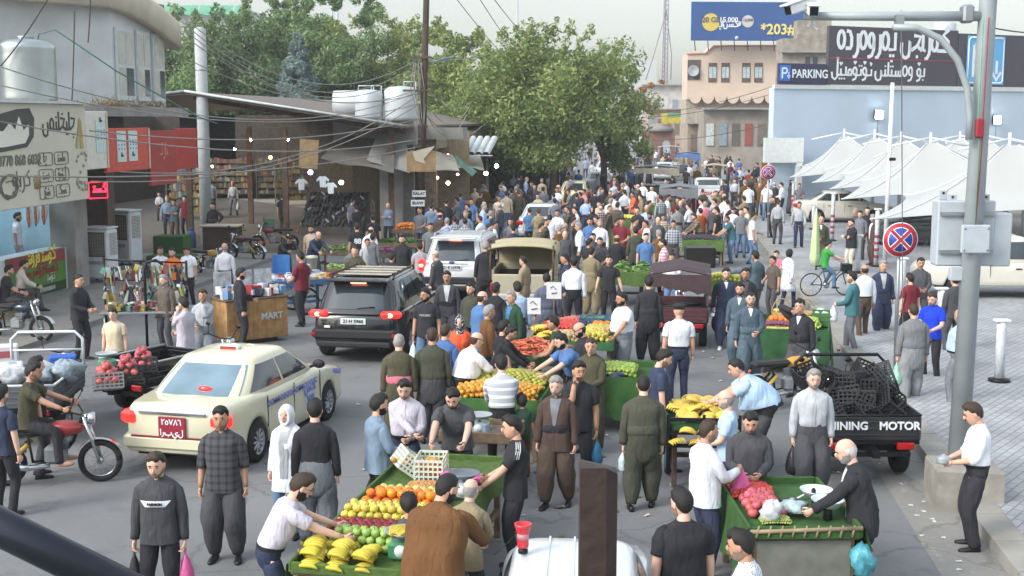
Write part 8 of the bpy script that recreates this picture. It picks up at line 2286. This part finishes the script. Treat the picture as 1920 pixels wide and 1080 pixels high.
P(1142,478,178,'t:black','p:black','black','smiling young seller in a black T-shirt behind the fruit boxes',h=1.68,arms='xx')
o,i=P(1165,547,120,'T:white','n:grey','black','bearded seller in a white short sleeved shirt reaching over the peppers',arms='sb',beard=1,belly=.06,w=1.12,h=1.78,hy=-10)
bag(o,i,1,'#1d1d21','black bag folded in the hand of the seller in white',ln=.28,wd=.1)
P(1217,517,-6,'k:black','n:black','black','person in flowing black Kurdish dress behind the white shirted seller',sash='black',h=1.80)
P(1048,625,112,'T:blue','p:navy','black','bearded man in a blue polo leaning over the carrot cart',lean=24,arms='FF',beard=1,w=1.15,h=1.72)
P(1035,592,80,'v:dkgreen','p:black','black','man in a dark green vest between the bananas and carrots',h=1.68,lean=8,arms='bb')
P(1083,604,100,'u:black','p:black','bald:black','bald bearded man with glasses in a black shirt by the tomatoes',beard=1,glasses=True,h=1.70,hp=16)
P(1362,502,178,'k:navy','n:navy','black','bearded man in navy suit and white trainers walking near the red motorcycle',stride=.3,sash='navy',shoe='white',h=1.76,beard=3,arms='wv')
P(1398,502,170,'j:black+char','p:black','black','round faced man in black behind the slate dressed walker',h=1.74,beard=3)
P(1388,530,160,'k:slate','n:slate','black','bearded man in slate grey half hidden by the walker in teal',sash='slate',beard=1,h=1.72)
P(1408,547,176,'k:slate','n:slate','buzz:black','walker in teal grey Kurdish dress striding towards the viewer',sash='slate',stride=.35,arms='bd',h=1.78,beard=3,inner='slate')
P(1416,470,30,'u:slate','p:grey','black','man in a grey blue shirt stretching one arm over the quinces',arms='od',h=1.74)
P(1374,672,82,'T:ltblue','p:char','buzz:black','very broad seller in a light blue shirt bending over the bananas',lean=36,arms='Fg',belly=.10,w=1.34,h=1.82)
P(1360,730,80,'t:ltblue','p:navy','bald:grey','bald man in a light blue shirt passing in front of the banana cart',h=1.66,arms='bb')
o,i=P(1330,785,-72,'u:white','p:navy','buzz:brown','man in a white sweater holding out a pink bag',arms='bH',h=1.76,w=1.06,hp=4)
bag(o,i,1,'#d9579a','bright pink bag held out by the man in the white sweater',ln=.42,wd=.13)
P(1408,773,172,'u:char','p:black','black','stout bearded man in dark grey behind the pink bag',arms='bb',beard=3,w=1.15,h=1.70,hp=20)
o,i=P(1527,692,178,'s:ltgrey','n:char','grey','grey haired man in pale shirt and wide dark trousers beside the crates',arms='dd',h=1.74,w=1.1,stride=.15)
bag(o,i,1,'#1c1c20','black bag hanging from the grey haired man in the pale shirt',ln=.4,wd=.12)
o,i=P(1580,822,78,'j:black+white','n:black','bald:white','bald old man in a black blazer bending over the timber cart',lean=14,arms='fd',h=1.76,w=1.14,hp=10,skin=1)
bag(o,i,1,'#b0347c','magenta bag in the hand of the bald old man',ln=.3,wd=.1)
o,i=P(1818,755,82,'r:white','q:black','short:brown','moustached man in white shirt and black trousers standing by the concrete block',arms='bb',h=1.74,beard=2,hp=20,belly=.02)
b_=bag(o,i,-1,'#8a9096','clear crumpled bag between the hands of the moustached man',ln=.12,wd=.09);b_.location.z+=.12
P(1277,915,8,'t:black','p:black','black','large man in a black T-shirt cut by the picture edge',w=1.18,h=1.76,hy=25)
P(1384,992,70,'s:dots:white/grey','p:black','black','man in a white dotted shirt at the bottom edge, looking down',h=1.72,hp=10)
o,i=P(1500,560,150,'k:black','n:char','black','man in black Kurdish dress phoning beside the draped cart',arms='dp',sash='black',h=1.78)
o,i=P(1597,508,60,'u:teal','p:grey','black','man in a teal shirt walking up the pavement with a white bag',arms='bd',h=1.76,stride=.3)
bag(o,i,-1,'#cdd2d6','white bag hanging from the man in the teal shirt',ln=.36,wd=.1)
P(1621,495,10,'s:white','p:dkbrown','bald:brown','bald man in white shirt and brown trousers walking away',h=1.72,stride=.3)
P(1657,488,178,'j:navy+ltgrey','n:navy','grey','man in a dark blue suit walking down the pavement',sash='navy',h=1.74,stride=.3)
P(1706,512,20,'t:maroon','p:black','black','boy in a maroon football shirt on the pavement',h=1.62)
P(1727,483,172,'u:char','p:char','black','moustached man in dark grey beside the white pickup',beard=2,h=1.74,arms='bb')
o,i=P(1713,568,5,'k:kgrey','n:kgrey','buzz:brown','man in light grey Kurdish dress carrying a round bag, back turned',sash='grey',h=1.78,w=1.12,stride=.2)
bag(o,i,-1,'#7fae9c','round greenish bag like a melon in the light grey man\'s hand',ln=.42,wd=.17)
P(1747,548,140,'t:royal','p:black','short:brown','man in a bright blue sweater looking at his phone',arms='bb',h=1.74,hp=18)
P(1800,578,30,'s:ltblue','p:grey','bald:grey','man in a light blue shirt half hidden by the steel pole',belly=.05,w=1.15,h=1.74,arms='kd')
P(1790,513,10,'u:char','p:char','black','man in charcoal standing beyond the steel pole',h=1.74)
# boy on the bicycle
o,i=P(1556,453,-80,'t:green','p:denim','black','boy in a green T-shirt riding the black bicycle',h=1.42,hipz=.96,lean=10,arms=[(-.22,.52,1.18),(.22,.52,1.18)],feet=[(-.13,.10,.40),(.13,.30,.28)])
o.location.x=BI.location.x-.12;o.location.y=BI.location.y-.02;o.location.z=KZ+.06
# rider on the motorcycle
o,i=P(50,695,-80,'t:olive','p:black','black','man in an olive T-shirt riding the red motorcycle',h=1.72,hipz=.86,lean=8,arms=[(-.3,.58,1.05),(.3,.58,1.05)],feet=[(-.17,.42,.34),(.17,.42,.34)],shoe='bare')
a=RM.rotation_euler[2];v=Matrix.Rotation(a,4,'Z')@Vector((0,-.28,0));o.location=(RM.location.x+v.x,RM.location.y+v.y,.02);o.rotation_euler[2]=a
P(68,668,-60,'t:black','p:char','black','man in a black T-shirt standing between the rider and the packets',h=1.70)
P(2,722,-20,'t:navy','p:black','black','man in navy cut by the picture edge beside the rider',h=1.66)
# --- around the trinket stand and the pomegranates ---
P(211,578,176,'t:sand','p:char','black','boy in a beige T-shirt standing behind the pomegranate crates',h=1.52,skin=1)
P(148,513,-110,'u:black','p:black','buzz:black','tall man all in black beside the hanging trinkets',arms='bb',h=1.80)
P(343,557,60,'g:lilac','p:lilac','black','young man in a long pale robe holding something to his face',arms='mb',h=1.70)
P(380,542,178,'s:ltgrey','n:grey','short:brown','man in pale grey with a hand at his mouth by the stand',arms='mb',h=1.68,beard=3)
P(452,502,-70,'u:black','p:black','black','bearded man in black beside the wooden counter',arms='bd',beard=1,h=1.76)
P(322,465,170,'t:orange','p:char','black','boy in an orange T-shirt between two boys in white',h=1.62,skin=1)
P(300,462,-150,'t:dots:white/steel','p:denim','black','boy in a white and blue patterned T-shirt behind the trinkets',h=1.60)
P(348,463,165,'t:white','p:black','short:black','boy in a plain white T-shirt looking down beside the orange one',h=1.60,hp=20)
P(306,515,150,'u:taupe','p:char','grey','grey haired man in brown behind the hanging trinkets',h=1.66)
P(421,455,5,'s:white','p:navy','bald:grey','bald man in a white shirt by the yellow motorcycle, back turned',h=1.72)
# seated men
for px,py,lab,top in((18,497,'seated man in black on a wooden chair by the butcher','t:black'),(46,487,'seated man in a cream shirt beside the one in black','s:cream')):
 o,i=P(px,py,-65,top,'p:char','black',lab,hipz=.50,arms=[(-.12,.42,.62),(.12,.42,.62)],feet=[(-.13,.44,.085),(.13,.50,.085)],lean=10,z0=.12,beard=3)
 c=thing('wooden_chair','worn wooden chair under the '+lab.split(' on ')[0].split(' beside')[0],'chair',tuple(o.location),o.rotation_euler[2])
 mb=MB();mb.box((0,.0,.40),(.42,.42,.04),b=.01);mb.build('seat',WOOD,c)
 for x in(-1,1):
  for y in(-1,1):mb=MB();mb.box((x*.18,y*.18,.2),(.04,.04,.4));mb.build('leg',WOOD,c)
 mb=MB();mb.box((0,-.22,.68),(.42,.03,.5),b=.01);mb.build('backrest',WOOD,c)
P(33,398,-80,'t:white','p:ltgrey','black','butcher in a white T-shirt inside the bright tiled shop',h=1.74,z0=.6,beard=1)
# shop counter group
P(298,360,178,'s:ltgrey','p:char','black','bearded shopkeeper seated low behind the wooden counter',h=1.40,beard=1,arms='bb')
P(313,367,-170,'s:steel','p:navy','grey','grey haired man in blue grey shirt at the shop counter',h=1.76,arms='kd')
P(326,374,175,'t:slate','q:taupe','black','man in a slate T-shirt with folded arms at the shop counter',h=1.70,arms='cc')
P(346,367,170,'t:maroon','p:black','black','man in a maroon T-shirt with a hand on his hip',h=1.76,arms='dh')
P(398,380,170,'k:black','n:black','black','man in black Kurdish dress standing on the lane, hand on hip',sash='char',h=1.74,arms='hd')
o,i=P(436,340,172,'s:ltgrey','p:grey','grey','man in a pale shirt walking out of the hall with a bag',h=1.74,stride=.3)
bag(o,i,-1,'#cfd3d6','white bag of the man walking out of the hall',ln=.5,wd=.13)
P(396,338,10,'t:steel','p:char','black','man in a blue grey T-shirt walking into the hall',h=1.78)
P(420,318,20,'t:red','p:black','black','person in red deep inside the hall',h=1.66)
P(398,312,160,'u:navy','p:navy','black','person in navy at the packets in the hall',h=1.70)
P(447,322,160,'t:plum','p:char','black','person in plum deep inside the hall',h=1.64)
P(530,363,-20,'t:black','p:olive','brown','man in a black T-shirt beside the shoe bank',h=1.74)
P(545,443,-150,'u:black','p:black','black','man in black trousers bending over the blue trolley',lean=60,arms='ff',h=1.76)
P(583,422,175,'t:sand','p:char','black','bearded man in beige behind the blue trolley',h=1.70,beard=1)
P(598,434,-140,'u:navy','p:char','bald:brown','man in navy leaning over the white tubs',lean=30,arms='FF',h=1.74)
P(690,360,175,'u:sand','p:black','black','moustached man in a sand coloured shirt facing the street',h=1.74,beard=2)
P(727,380,165,'u:steel','p:black','bald:grey','balding man in blue with folded arms by the concrete corner',h=1.70,arms='cc')
P(661,372,-40,'t:dusk','p:navy','black','man in a dusky T-shirt at the shoe bank',h=1.72)
P(668,384,20,'t:black','p:char','black','man in black with folded arms by the shoe bank',h=1.70,arms='cc')
o,i=P(669,418,12,'t:black','p:black','black','young man in a black shirt numbered 88, back turned',h=1.76)
text('88',.22,WL,o,(0,-.165,1.22),rot=(math.pi/2,0,0),bold=.01)
P(696,425,-20,'s:white','p:black','bald:brown','bald man in white leaning to the radish table',h=1.70,lean=12)
P(689,447,-150,'t:ltgrey','p:char','brown','boy in a pale grey T-shirt by the radish table',h=1.55)
P(700,437,-30,'u:grey','p:black','black','man in a grey shirt beside the boy in pale grey',h=1.70)
P(754,440,175,'u:black','p:black','black','bearded man in a black sweater behind the black SUV',h=1.76,beard=1)
P(787,455,10,'t:ltgrey','p:black','black','girl in a pale grey top with tied hair by the white SUV',h=1.58)
P(735,475,-20,'t:black','p:black','black','boy in black standing low by the black SUV roof',h=1.45)
P(699,402,15,'t:black','p:black','black','man in black between the sand shirt and the blue shirt',h=1.72)
P(850,345,-30,'t:plaid:black/white','p:navy','black','man in a black and white checked top inside the fruit shop',h=1.74,arms='bb')
P(873,395,175,'s:steel','p:char','grey','smiling grey haired man in blue by the white SUV roof',h=1.72)
P(884,372,150,'t:blue','p:char','black','man in a blue T-shirt at the pumpkin stand',h=1.72)
P(905,342,170,'s:ltgrey','p:grey','black','man in pale grey under the pumpkin awning',h=1.74)
P(908,375,178,'u:char','p:black','black','bearded man in charcoal with folded arms on the road edge',h=1.74,beard=1,arms='cc')
P(920,395,5,'u:blue','p:navy','grey','grey haired man in a blue shirt, back turned, by the road edge',h=1.70)
P(936,366,175,'t:cream','p:denim','black','man in a cream top holding a hand to his face',h=1.76,arms='md')
P(826,398,-20,'u:dkbrown','p:black','bald:brown','bald man in dark brown at the cauliflower table',h=1.72,lean=10)
P(808,382,10,'t:steel','p:char','black','man in dull blue at the onion sacks',h=1.68)
# --- middle of the street ---
MID=[(1010,390,0,'k:khaki','n:khaki','buzz:brown','man in brown khaki dress at the white sedan'),(1031,402,2,'t:white','p:grey','black','man in a white T-shirt behind the white sedan'),(1040,372,5,'t:grey','p:char','black','man in a grey T-shirt beside the white sedan'),(1060,417,-10,'u:char','p:char','bald:grey','bald man in a charcoal jacket walking up the street'),(1084,417,90,'s:white','p:char','grey','grey haired man in white facing the charcoal jacket'),(1080,352,0,'k:dkolive','n:dkolive','buzz:brown','man in dark olive dress behind the queue of cars'),(1099,370,178,'s:ltblue','p:navy','bald:grey','bald man in a light blue shirt facing the viewer up the street'),(1115,356,10,'t:black','p:black','black','young man in a black T-shirt up the street'),(1126,385,20,'t:plaid:maroon/ltgrey','p:navy','bald:grey','man in a red checked shirt walking up the street'),(1146,372,-40,'s:white','p:navy','grey','man in a white shirt leaning to the lemon cart'),(1106,408,170,'u:blue','p:black','black','man in a bright blue shirt beside the white shirted men'),(1125,411,175,'s:white','p:black','grey','grey haired man in a crisp white shirt facing the viewer'),(1106,447,-60,'t:black','p:black','black','bearded man in black in profile behind the khaki dress'),(1125,445,178,'t:char','p:black','black','bearded man in charcoal facing the viewer near the fruit boxes'),(1112,437,170,'t:navy','p:black','black','dark haired man peering between two men in black'),(1157,440,-20,'u:black','p:char','bald:brown','bald man in a black jacket at the tomato cart'),(1192,425,0,'k:dkolive','n:dkolive','black','man in dark olive green at the tomato price sheet'),(1195,388,150,'t:black','p:black','black','seller in a black T-shirt behind the lemons'),(1217,398,130,'t:grey','p:char','black','bending man in a grey T-shirt behind the tomatoes'),(1244,402,175,'s:plaid:sand/dkbrown','p:grey','black','boy in a brown checked shirt holding a dark bag'),(1242,447,80,'s:plaid:pink/white','p:navy','black','man in a pink checked shirt by the small P board'),(1270,385,3,'k:kgrey','n:kgrey','buzz:black','man in pale grey Kurdish dress with a dark belt, back turned'),(1305,358,5,'t:maroon','p:black','black','man in a maroon T-shirt beside the grey sheet stall'),(1313,390,20,'t:rust','p:black','black','man in a rust red top at the aubergine cart'),(1322,378,10,'t:pink','p:black','grey','man in a pink top behind the rust red one'),(1343,388,60,'t:black','p:black','black','man in a black T-shirt at the aubergine cart'),(1300,400,100,'s:plaid:taupe/khaki','p:char','brown','man in a dull checked shirt bending at the aubergines'),(1362,404,90,'t:teal','p:denim','buzz:brown','man in a greenish grey T-shirt leaning on the aubergine cart'),(1375,388,170,'s:white','p:navy','cap:navy','policeman in white and navy on the kerb'),(1390,391,172,'t:grey','p:denim','black','man in a grey T-shirt and jeans beside the policeman'),(1186,360,100,'t:orange','p:char','black','man in an orange T-shirt by the lemon cart'),(1152,340,5,'s:ltblue','p:black','grey','man in a light blue shirt near the queueing taxi'),(1165,318,2,'u:grey','p:char','black','man in a dark grey top walking up by the taxi'),(1213,385,170,'t:ltblue','p:char','white','white haired man in pale blue by the tomatoes'),(1205,340,150,'s:white','p:navy','black','seated looking man in white behind the flat awning'),(1222,348,160,'t:white','p:char','black','man in a white top crouching by the flat awning'),(1192,345,120,'u:olive','p:char','black','man in olive under the flat awning'),(1035,322,3,'k:dkbrown','n:dkbrown','buzz:brown','man in brown dress under the big tree'),(1002,345,176,'j:char+white','n:char','black','man in a dark jacket walking under the tree'),(1016,335,178,'s:sand','p:khaki','grey','man in pale beige under the tree'),(1070,330,2,'s:plaid:navy/ltgrey','p:char','black','man in a blue checked shirt under the tree'),(1085,318,5,'t:blue','p:black','black','man in a blue top farther under the tree'),(1098,296,8,'t:ltblue','p:char','black','man in sky blue near the far cars'),(1110,303,0,'s:white','p:black','black','man in white walking between the far cars'),(1055,312,170,'t:dkgreen','p:black','black','man in dark green in the shade of the tree'),(1131,322,4,'u:black','p:black','black','man in black standing by the far white sedan'),(1415,312,175,'g:black','p:black','hijab:black','woman in a long black abaya on the far pavement'),(1465,342,60,'s:white','p:navy','black','man in a white shirt at the brown doorway'),(1482,337,100,'g:char','p:char','hijab:black','woman in dark robes beside the brown doorway'),(1450,368,120,'u:black','p:black','black','man in black with a small bag before the brown doorway'),(1460,374,-30,'s:ltgrey','p:char','brown','man in pale grey beside the man in black at the doorway'),(1499,378,172,'s:ltgrey','p:navy','black','young man in a pale shirt walking down the paving'),(1540,405,170,'k:olive','n:olive','bald:brown','bald man in olive dress behind the lime parasol'),(1596,410,110,'u:black','p:cream','black','man in a black shirt and cream trousers with folded hands'),(1604,390,100,'u:char','p:char','grey','man in charcoal in the suited group, the first from the street'),(1613,395,150,'j:grey+white','p:char','black','man in a grey suit in the group by the banded post'),(1627,388,160,'j:black+navy','p:black','black','man in a black suit at the back of the suited group'),(1637,402,100,'j:dkbrown+white','p:dkbrown','grey','older man in a brown suit in the group by the banded post'),(1481,467,-50,'d:flower:white/steel','p:navy','long:black','girl in a flowered blue and white dress walking on the pavement'),(1456,470,150,'t:pink','p:char','black','small child in pink by the kerb'),(1449,480,120,'t:taupe','p:char','black','boy in brown standing at the kerb by the quinces'),(1392,330,120,'g:black','p:black','hijab:black','woman in black walking by the far kerb'),(1378,335,160,'s:ltgrey','p:char','black','man in pale grey at the far kerb'),(1360,338,20,'u:navy','p:navy','black','man in navy beside the white pickup tail'),(1404,318,10,'t:rust','p:char','black','person in rust near the far shop lamps'),(1386,312,170,'s:white','p:black','black','person in white near the far shop lamps'),(1348,300,5,'u:olive','p:olive','black','person in olive at the far end of the kerb')]
for px,py,fc,tp,bt_,hr,lab in MID:
 kw=dict(fem='hijab' in hr or 'girl' in lab,h=rnd.choice((1.68,1.72,1.76)))
 if 'girl' in lab or 'boy' in lab:kw['h']=1.5
 if 'small child' in lab:kw['h']=1.2;
 if 'k:' in tp:kw['sash']=tp[2:]if 'dark belt' not in lab else 'black'
 if 'hands' in lab or 'folded' in lab:kw['arms']='cc'
 elif 'lean' in lab or 'bend' in lab:kw['arms']='ff';kw['lean']=18
 elif 'walk' in lab:kw['stride']=.3;kw['arms']='wv'
 else:kw['arms']=rnd.choice(('dd','bd','db','dd','bb'))
 if rnd.random()<.4 and not kw['fem']and kw['h']>1.6:kw['beard']=rnd.choice((1,3,2))
 P(px,py,fc,tp,bt_,hr,lab,z0=KZ if px>1395 and py>300 else 0,**kw)
 # --- the dense far crowd: drawn from a few builds, each copied with its parts ---
FARC=[('u:black','p:black','black','black'),('s:white','p:black','black','white'),('t:grey','p:char','black','grey'),('k:olive','n:olive','buzz:brown','olive'),('s:ltblue','p:navy','grey','light blue'),('t:maroon','p:black','black','maroon'),('g:black','p:black','hijab:black','a black abaya'),('t:sand','p:denim','black','sand'),('u:navy','p:char','black','navy'),('u:brown','p:char','grey','brown'),('u:char','p:black','bald:grey','charcoal'),('t:white','p:denim','black','a white T-shirt'),('k:khaki','n:khaki','black','khaki'),('t:blue','p:black','black','blue'),('s:plaid:ltgrey/navy','p:char','black','a checked shirt'),('t:taupe','p:black','black','taupe')]
protos=[]
cr=random.Random(5)
for k,(tp,bt_,hr,nm)in enumerate(FARC):
 o,i=person(dict(top=tp,bot=bt_,hair=hr,lod=0,seed=300+k,arms=cr.choice(('dd','wv','bd')),fem='hijab' in hr,stride=.2,sash='olive' if nm=='olive' else None),'pedestrian in '+nm+' in the dense crowd up the street',group='pedestrians in '+nm+' up the street')
 protos.append(o)
used=set()
BLK=[(o.location.x,o.location.y,1.5 if o.get('category')in('market cart','cargo tricycle')else 2.1)for o in COL.objects if o.get('category')in('car','taxi','SUV','pickup','cargo tricycle','market cart')]
SPOT=[(o.location.x,o.location.y)for o in PEOPLE]
k=0;SET=[]
for _ in range(3000):
 if k>=270:break
 Y=30+12*cr.random()if k<22 else 40+24*cr.random()if k<120 else 58+110*cr.random()**1.4
 xl=max(SF(Y)+.8,-4.5+.12*(Y-40))if Y<58 else SF(Y)+.8
 X=xl+(kerb_x(Y)+(3.0 if Y>60 else-.4)-xl)*cr.random()
 if any((X-a)**2+((Y-b_)*.8)**2<r_*r_ for a,b_,r_ in BLK)or any(abs(X-a)<.55 and abs(Y-b_)<1.1 for a,b_ in SPOT):continue
 if Y<42 and X>kerb_x(Y)-3.4:continue
 if any(abs(X-a-.12*(Y-b_))<1.15 and-11<Y-b_<0 for a,b_,r_ in BLK if r_>2 and b_>44)and cr.random()<.85:continue
 j=cr.randrange(len(FARC));fc=R(cr.choice((0,5,180,170,160,90,-90,20,-20,60)))
 z=KZ if X>kerb_x(Y)else 0
 SPOT.append((X,Y));k+=1
 SET.append((Y,X,z,j,fc,.95+.1*cr.random()))
SET.sort()
for Y,X,z,j,fc,s_ in SET[:105]:
 if j not in used:used.add(j);o=protos[j];o.location=(X,Y,z);o.rotation_euler=(0,0,fc)
 else:o=dup(protos[j],(X,Y,z),fc)
 o.scale=(s_,s_,s_)
mb=MB();cm=[]
for Y,X,z,j,fc,s_ in SET[105:]:
 mx=np.array(Matrix.Translation((X,Y,z))@Matrix.Rotation(fc,4,'Z')@Matrix.Scale(s_,4))
 for o in[protos[j]]+list(protos[j].children):
  me=o.data;V=np.empty(len(me.vertices)*3);me.vertices.foreach_get('co',V);V=V.reshape(-1,3)@mx[:3,:3].T+mx[:3,3]
  for m_ in me.materials:
   if m_ not in cm:cm.append(m_)
  o0=mb.n;mb.v.append(V);mb.n+=len(V)
  for p_ in me.polygons:mb.f.append([v_+o0 for v_ in p_.vertices]);mb.m.append(cm.index(me.materials[p_.material_index]));mb.s.append(True)
c_=kind(mb.build('far_crowd',cm),'stuff');tag(c_,'dense far crowd filling the street under the trees up to its end','crowd')
for j,o in enumerate(protos):
 if j not in used:
  for c in list(o.children):bpy.data.objects.remove(c)
  bpy.data.objects.remove(o)
  # ================= cables =================
CAB_P=M('cable_pale','#8f8b84',.7);CAB_D=M('cable_dark','#3a3836',.7)
def cable(a,b2,sag,r,mt,lab,grp=None):
 a,b2=Vector(a),Vector(b2)
 pts=[]
 for k in range(17):
  u=k/16;p=a.lerp(b2,u);p.z-=sag*4*u*(1-u);pts.append(p)
 mb=MB();mb.tube(pts,r,5);tag(mb.build('cable',mt),lab,'cable',grp)
g1='cables slung to the wooden pole'
PO=(G(787,455).x+.1,G(787,455).y)
for k,(px,py,Y,zp,sag)in enumerate(((340,30,42,7.4,1.6),(340,40,42,7.2,1.7),(345,55,42,6.9,1.6),(338,62,42,6.2,1.3),(330,100,43,6.0,.9),(0,125,30,6.1,1.2),(0,160,30,5.6,.8))):
 cable(AT(px,py,Y),(PO[0],PO[1]-.1,zp),sag,.017,CAB_P,'pale slack cable slung from the corner building to the wooden pole',g1)
for k,(px,py,Y,zp,sag)in enumerate(((168,245,34,5.0,.5),(0,228,29.6,4.2,.6),(170,340,34.2,5.6,.9),(0,330,29.6,3.9,.4),(225,322,36,6.0,1.0))):
 cable(AT(px,py,Y),(PO[0],PO[1]-.15,zp),sag,.02,CAB_P,'pale low cable drooping across the shop fronts to the wooden pole','low cables across the shop fronts')
for px,py,Y,zp,sag in((885,190,62,6.6,.7),(880,200,62,6.0,1.0),(905,235,64,5.4,.8),(875,215,60,5.6,1.1),(1000,60,90,7.3,.6)):
 cable((PO[0],PO[1],zp),AT(px,py,Y),sag,.018,CAB_P,'thin cable looping from the wooden pole into the trees','cables looping into the trees')
for px0,px1 in((835,990),(882,1010),(905,1060)):
 cable(AT(px0,-30,60),AT(px1,150,110),.3,.02,CAB_D,'thin dark wire crossing the sky above the trees','wires crossing the sky')
for k,(a,b2)in enumerate((((1190,215),(1440,165)),((1200,220),(1440,178)),((1190,262),(1430,236)),((1440,165),(1535,100)))):
 cable(AT(*a,115),AT(*b2,100),.4,.025,CAB_D,'dark wire strung in front of the peach building','wires before the peach building')
cable(AT(1690,20,16.4),AT(1693,700,24),.0,.008,CAB_P,'very thin plumb wire hanging past the large no stopping sign')
cable(AT(1850,50,16.5),AT(2000,60,22),.05,.01,CAB_D,'thin wire leaving the steel pole out of the picture')
for a,b2,lab in(((100,-20),(0,125),'dark twisted cable hanging before the steel tank'),((170,-10),(165,80),'thin wire running down the wall by the tank'),((140,20),(135,190),'grey pipe like wire on the pale upper wall')):
 cable(AT(*a,32.5),AT(*b2,32.5),.1,.018,CAB_D,lab)
 # squashed greens and peel on the asphalt between the carts
SCR=[M('scrap_green','#6a7a48',.8),M('scrap_brown','#5a4e3e',.8),M('scrap_pale','#b9b4a4',.8)]
sm_=[]
for c_ in SCR:
 mb=MB();mb.grid([[(i_*.03+nr.randn()*.008,j_*.02+nr.randn()*.006,.004+abs(nr.randn())*.01)for i_ in range(4)]for j_ in range(4)]);sm_.append(mb.mesh('scrap',c_))
for k in range(90):
 px,py=cr.choice(((1000,900),(1180,980),(1120,820),(1260,900),(640,900),(1350,700),(900,950),(1450,880),(560,700),(1200,640)))
 q=G(px+cr.gauss(0,90),py+cr.gauss(0,45),.006)
 if q.x>kerb_x(q.y)-.1:continue
 o=place('vegetable_scrap',sm_[k%3],None,q,cr.random()*6);tag(o,('trodden green leaf scrap','dark squashed scrap','pale peel scrap')[k%3]+' on the asphalt among the carts','litter',('green','dark','pale')[k%3]+' scraps on the road')
 # the pale evening air
hz=bpy.data.materials.new('haze');hz.use_nodes=True
hz.node_tree.nodes.remove(hz.node_tree.nodes['Principled BSDF'])
pv=hz.node_tree.nodes.new('ShaderNodeVolumePrincipled');pv.inputs['Color'].default_value=(.93,.96,1,1);pv.inputs['Density'].default_value=.0007;pv.inputs['Anisotropy'].default_value=.2
hz.node_tree.links.new(pv.outputs[0],hz.node_tree.nodes['Material Output'].inputs['Volume'])
mb=MB();mb.box((0,240,29),(700,560,60));kind(mb.build('haze',hz),'stuff')
# ================= post and rail by the viewer =================
t=thing('iron_post','dark brown square iron post with a sloping top close to the viewer','post',AT(1122,1100,2.2))
u_=2.2/F
PB=M('brown_iron','#3b2f2b',.55,metal=.2,var=.2,scale=20,bump=.2)
W_=74*u_;D_=.05;htop=(1100-862)*u_
V=[(-W_/2,0,-1.2),(W_/2-.012,0,-1.2),(W_/2,.02,-1.2),(W_/2,D_,-1.2),(-W_/2,D_,-1.2)]
V2=[(-W_/2,0,htop),(W_/2-.022,0,htop),(W_/2,.02,htop-.016),(W_/2,D_,htop-.012),(-W_/2,D_,htop+.004)]
mb=MB();mb.add(V+V2,[(4,3,2,1,0),(5,6,7,8,9)]+[(i_,(i_+1)%5,(i_+1)%5+5,i_+5)for i_ in range(5)],0,False);mb.build('post',PB,t)
mb=MB();mb.box((0,.0,(1100-1085)*u_-.06),(W_*1.45,.1,.12),b=.02);mb.build('base_collar',M('worn_iron','#5e5652',.6,metal=.2,var=.25,scale=20),t)
t=thing('iron_rail','dark round iron rail slanting across the bottom corner close to the viewer','rail',AT(0,985,1.6))
a,b2=AT(-260,860,1.6)-t.location,AT(330,1150,1.6)-t.location
mb=MB();mb.tube([a,b2],37*1.6/F,20);mb.build('tube',M('dark_rail','#2b2f38',.3,metal=.5,var=.1),t)
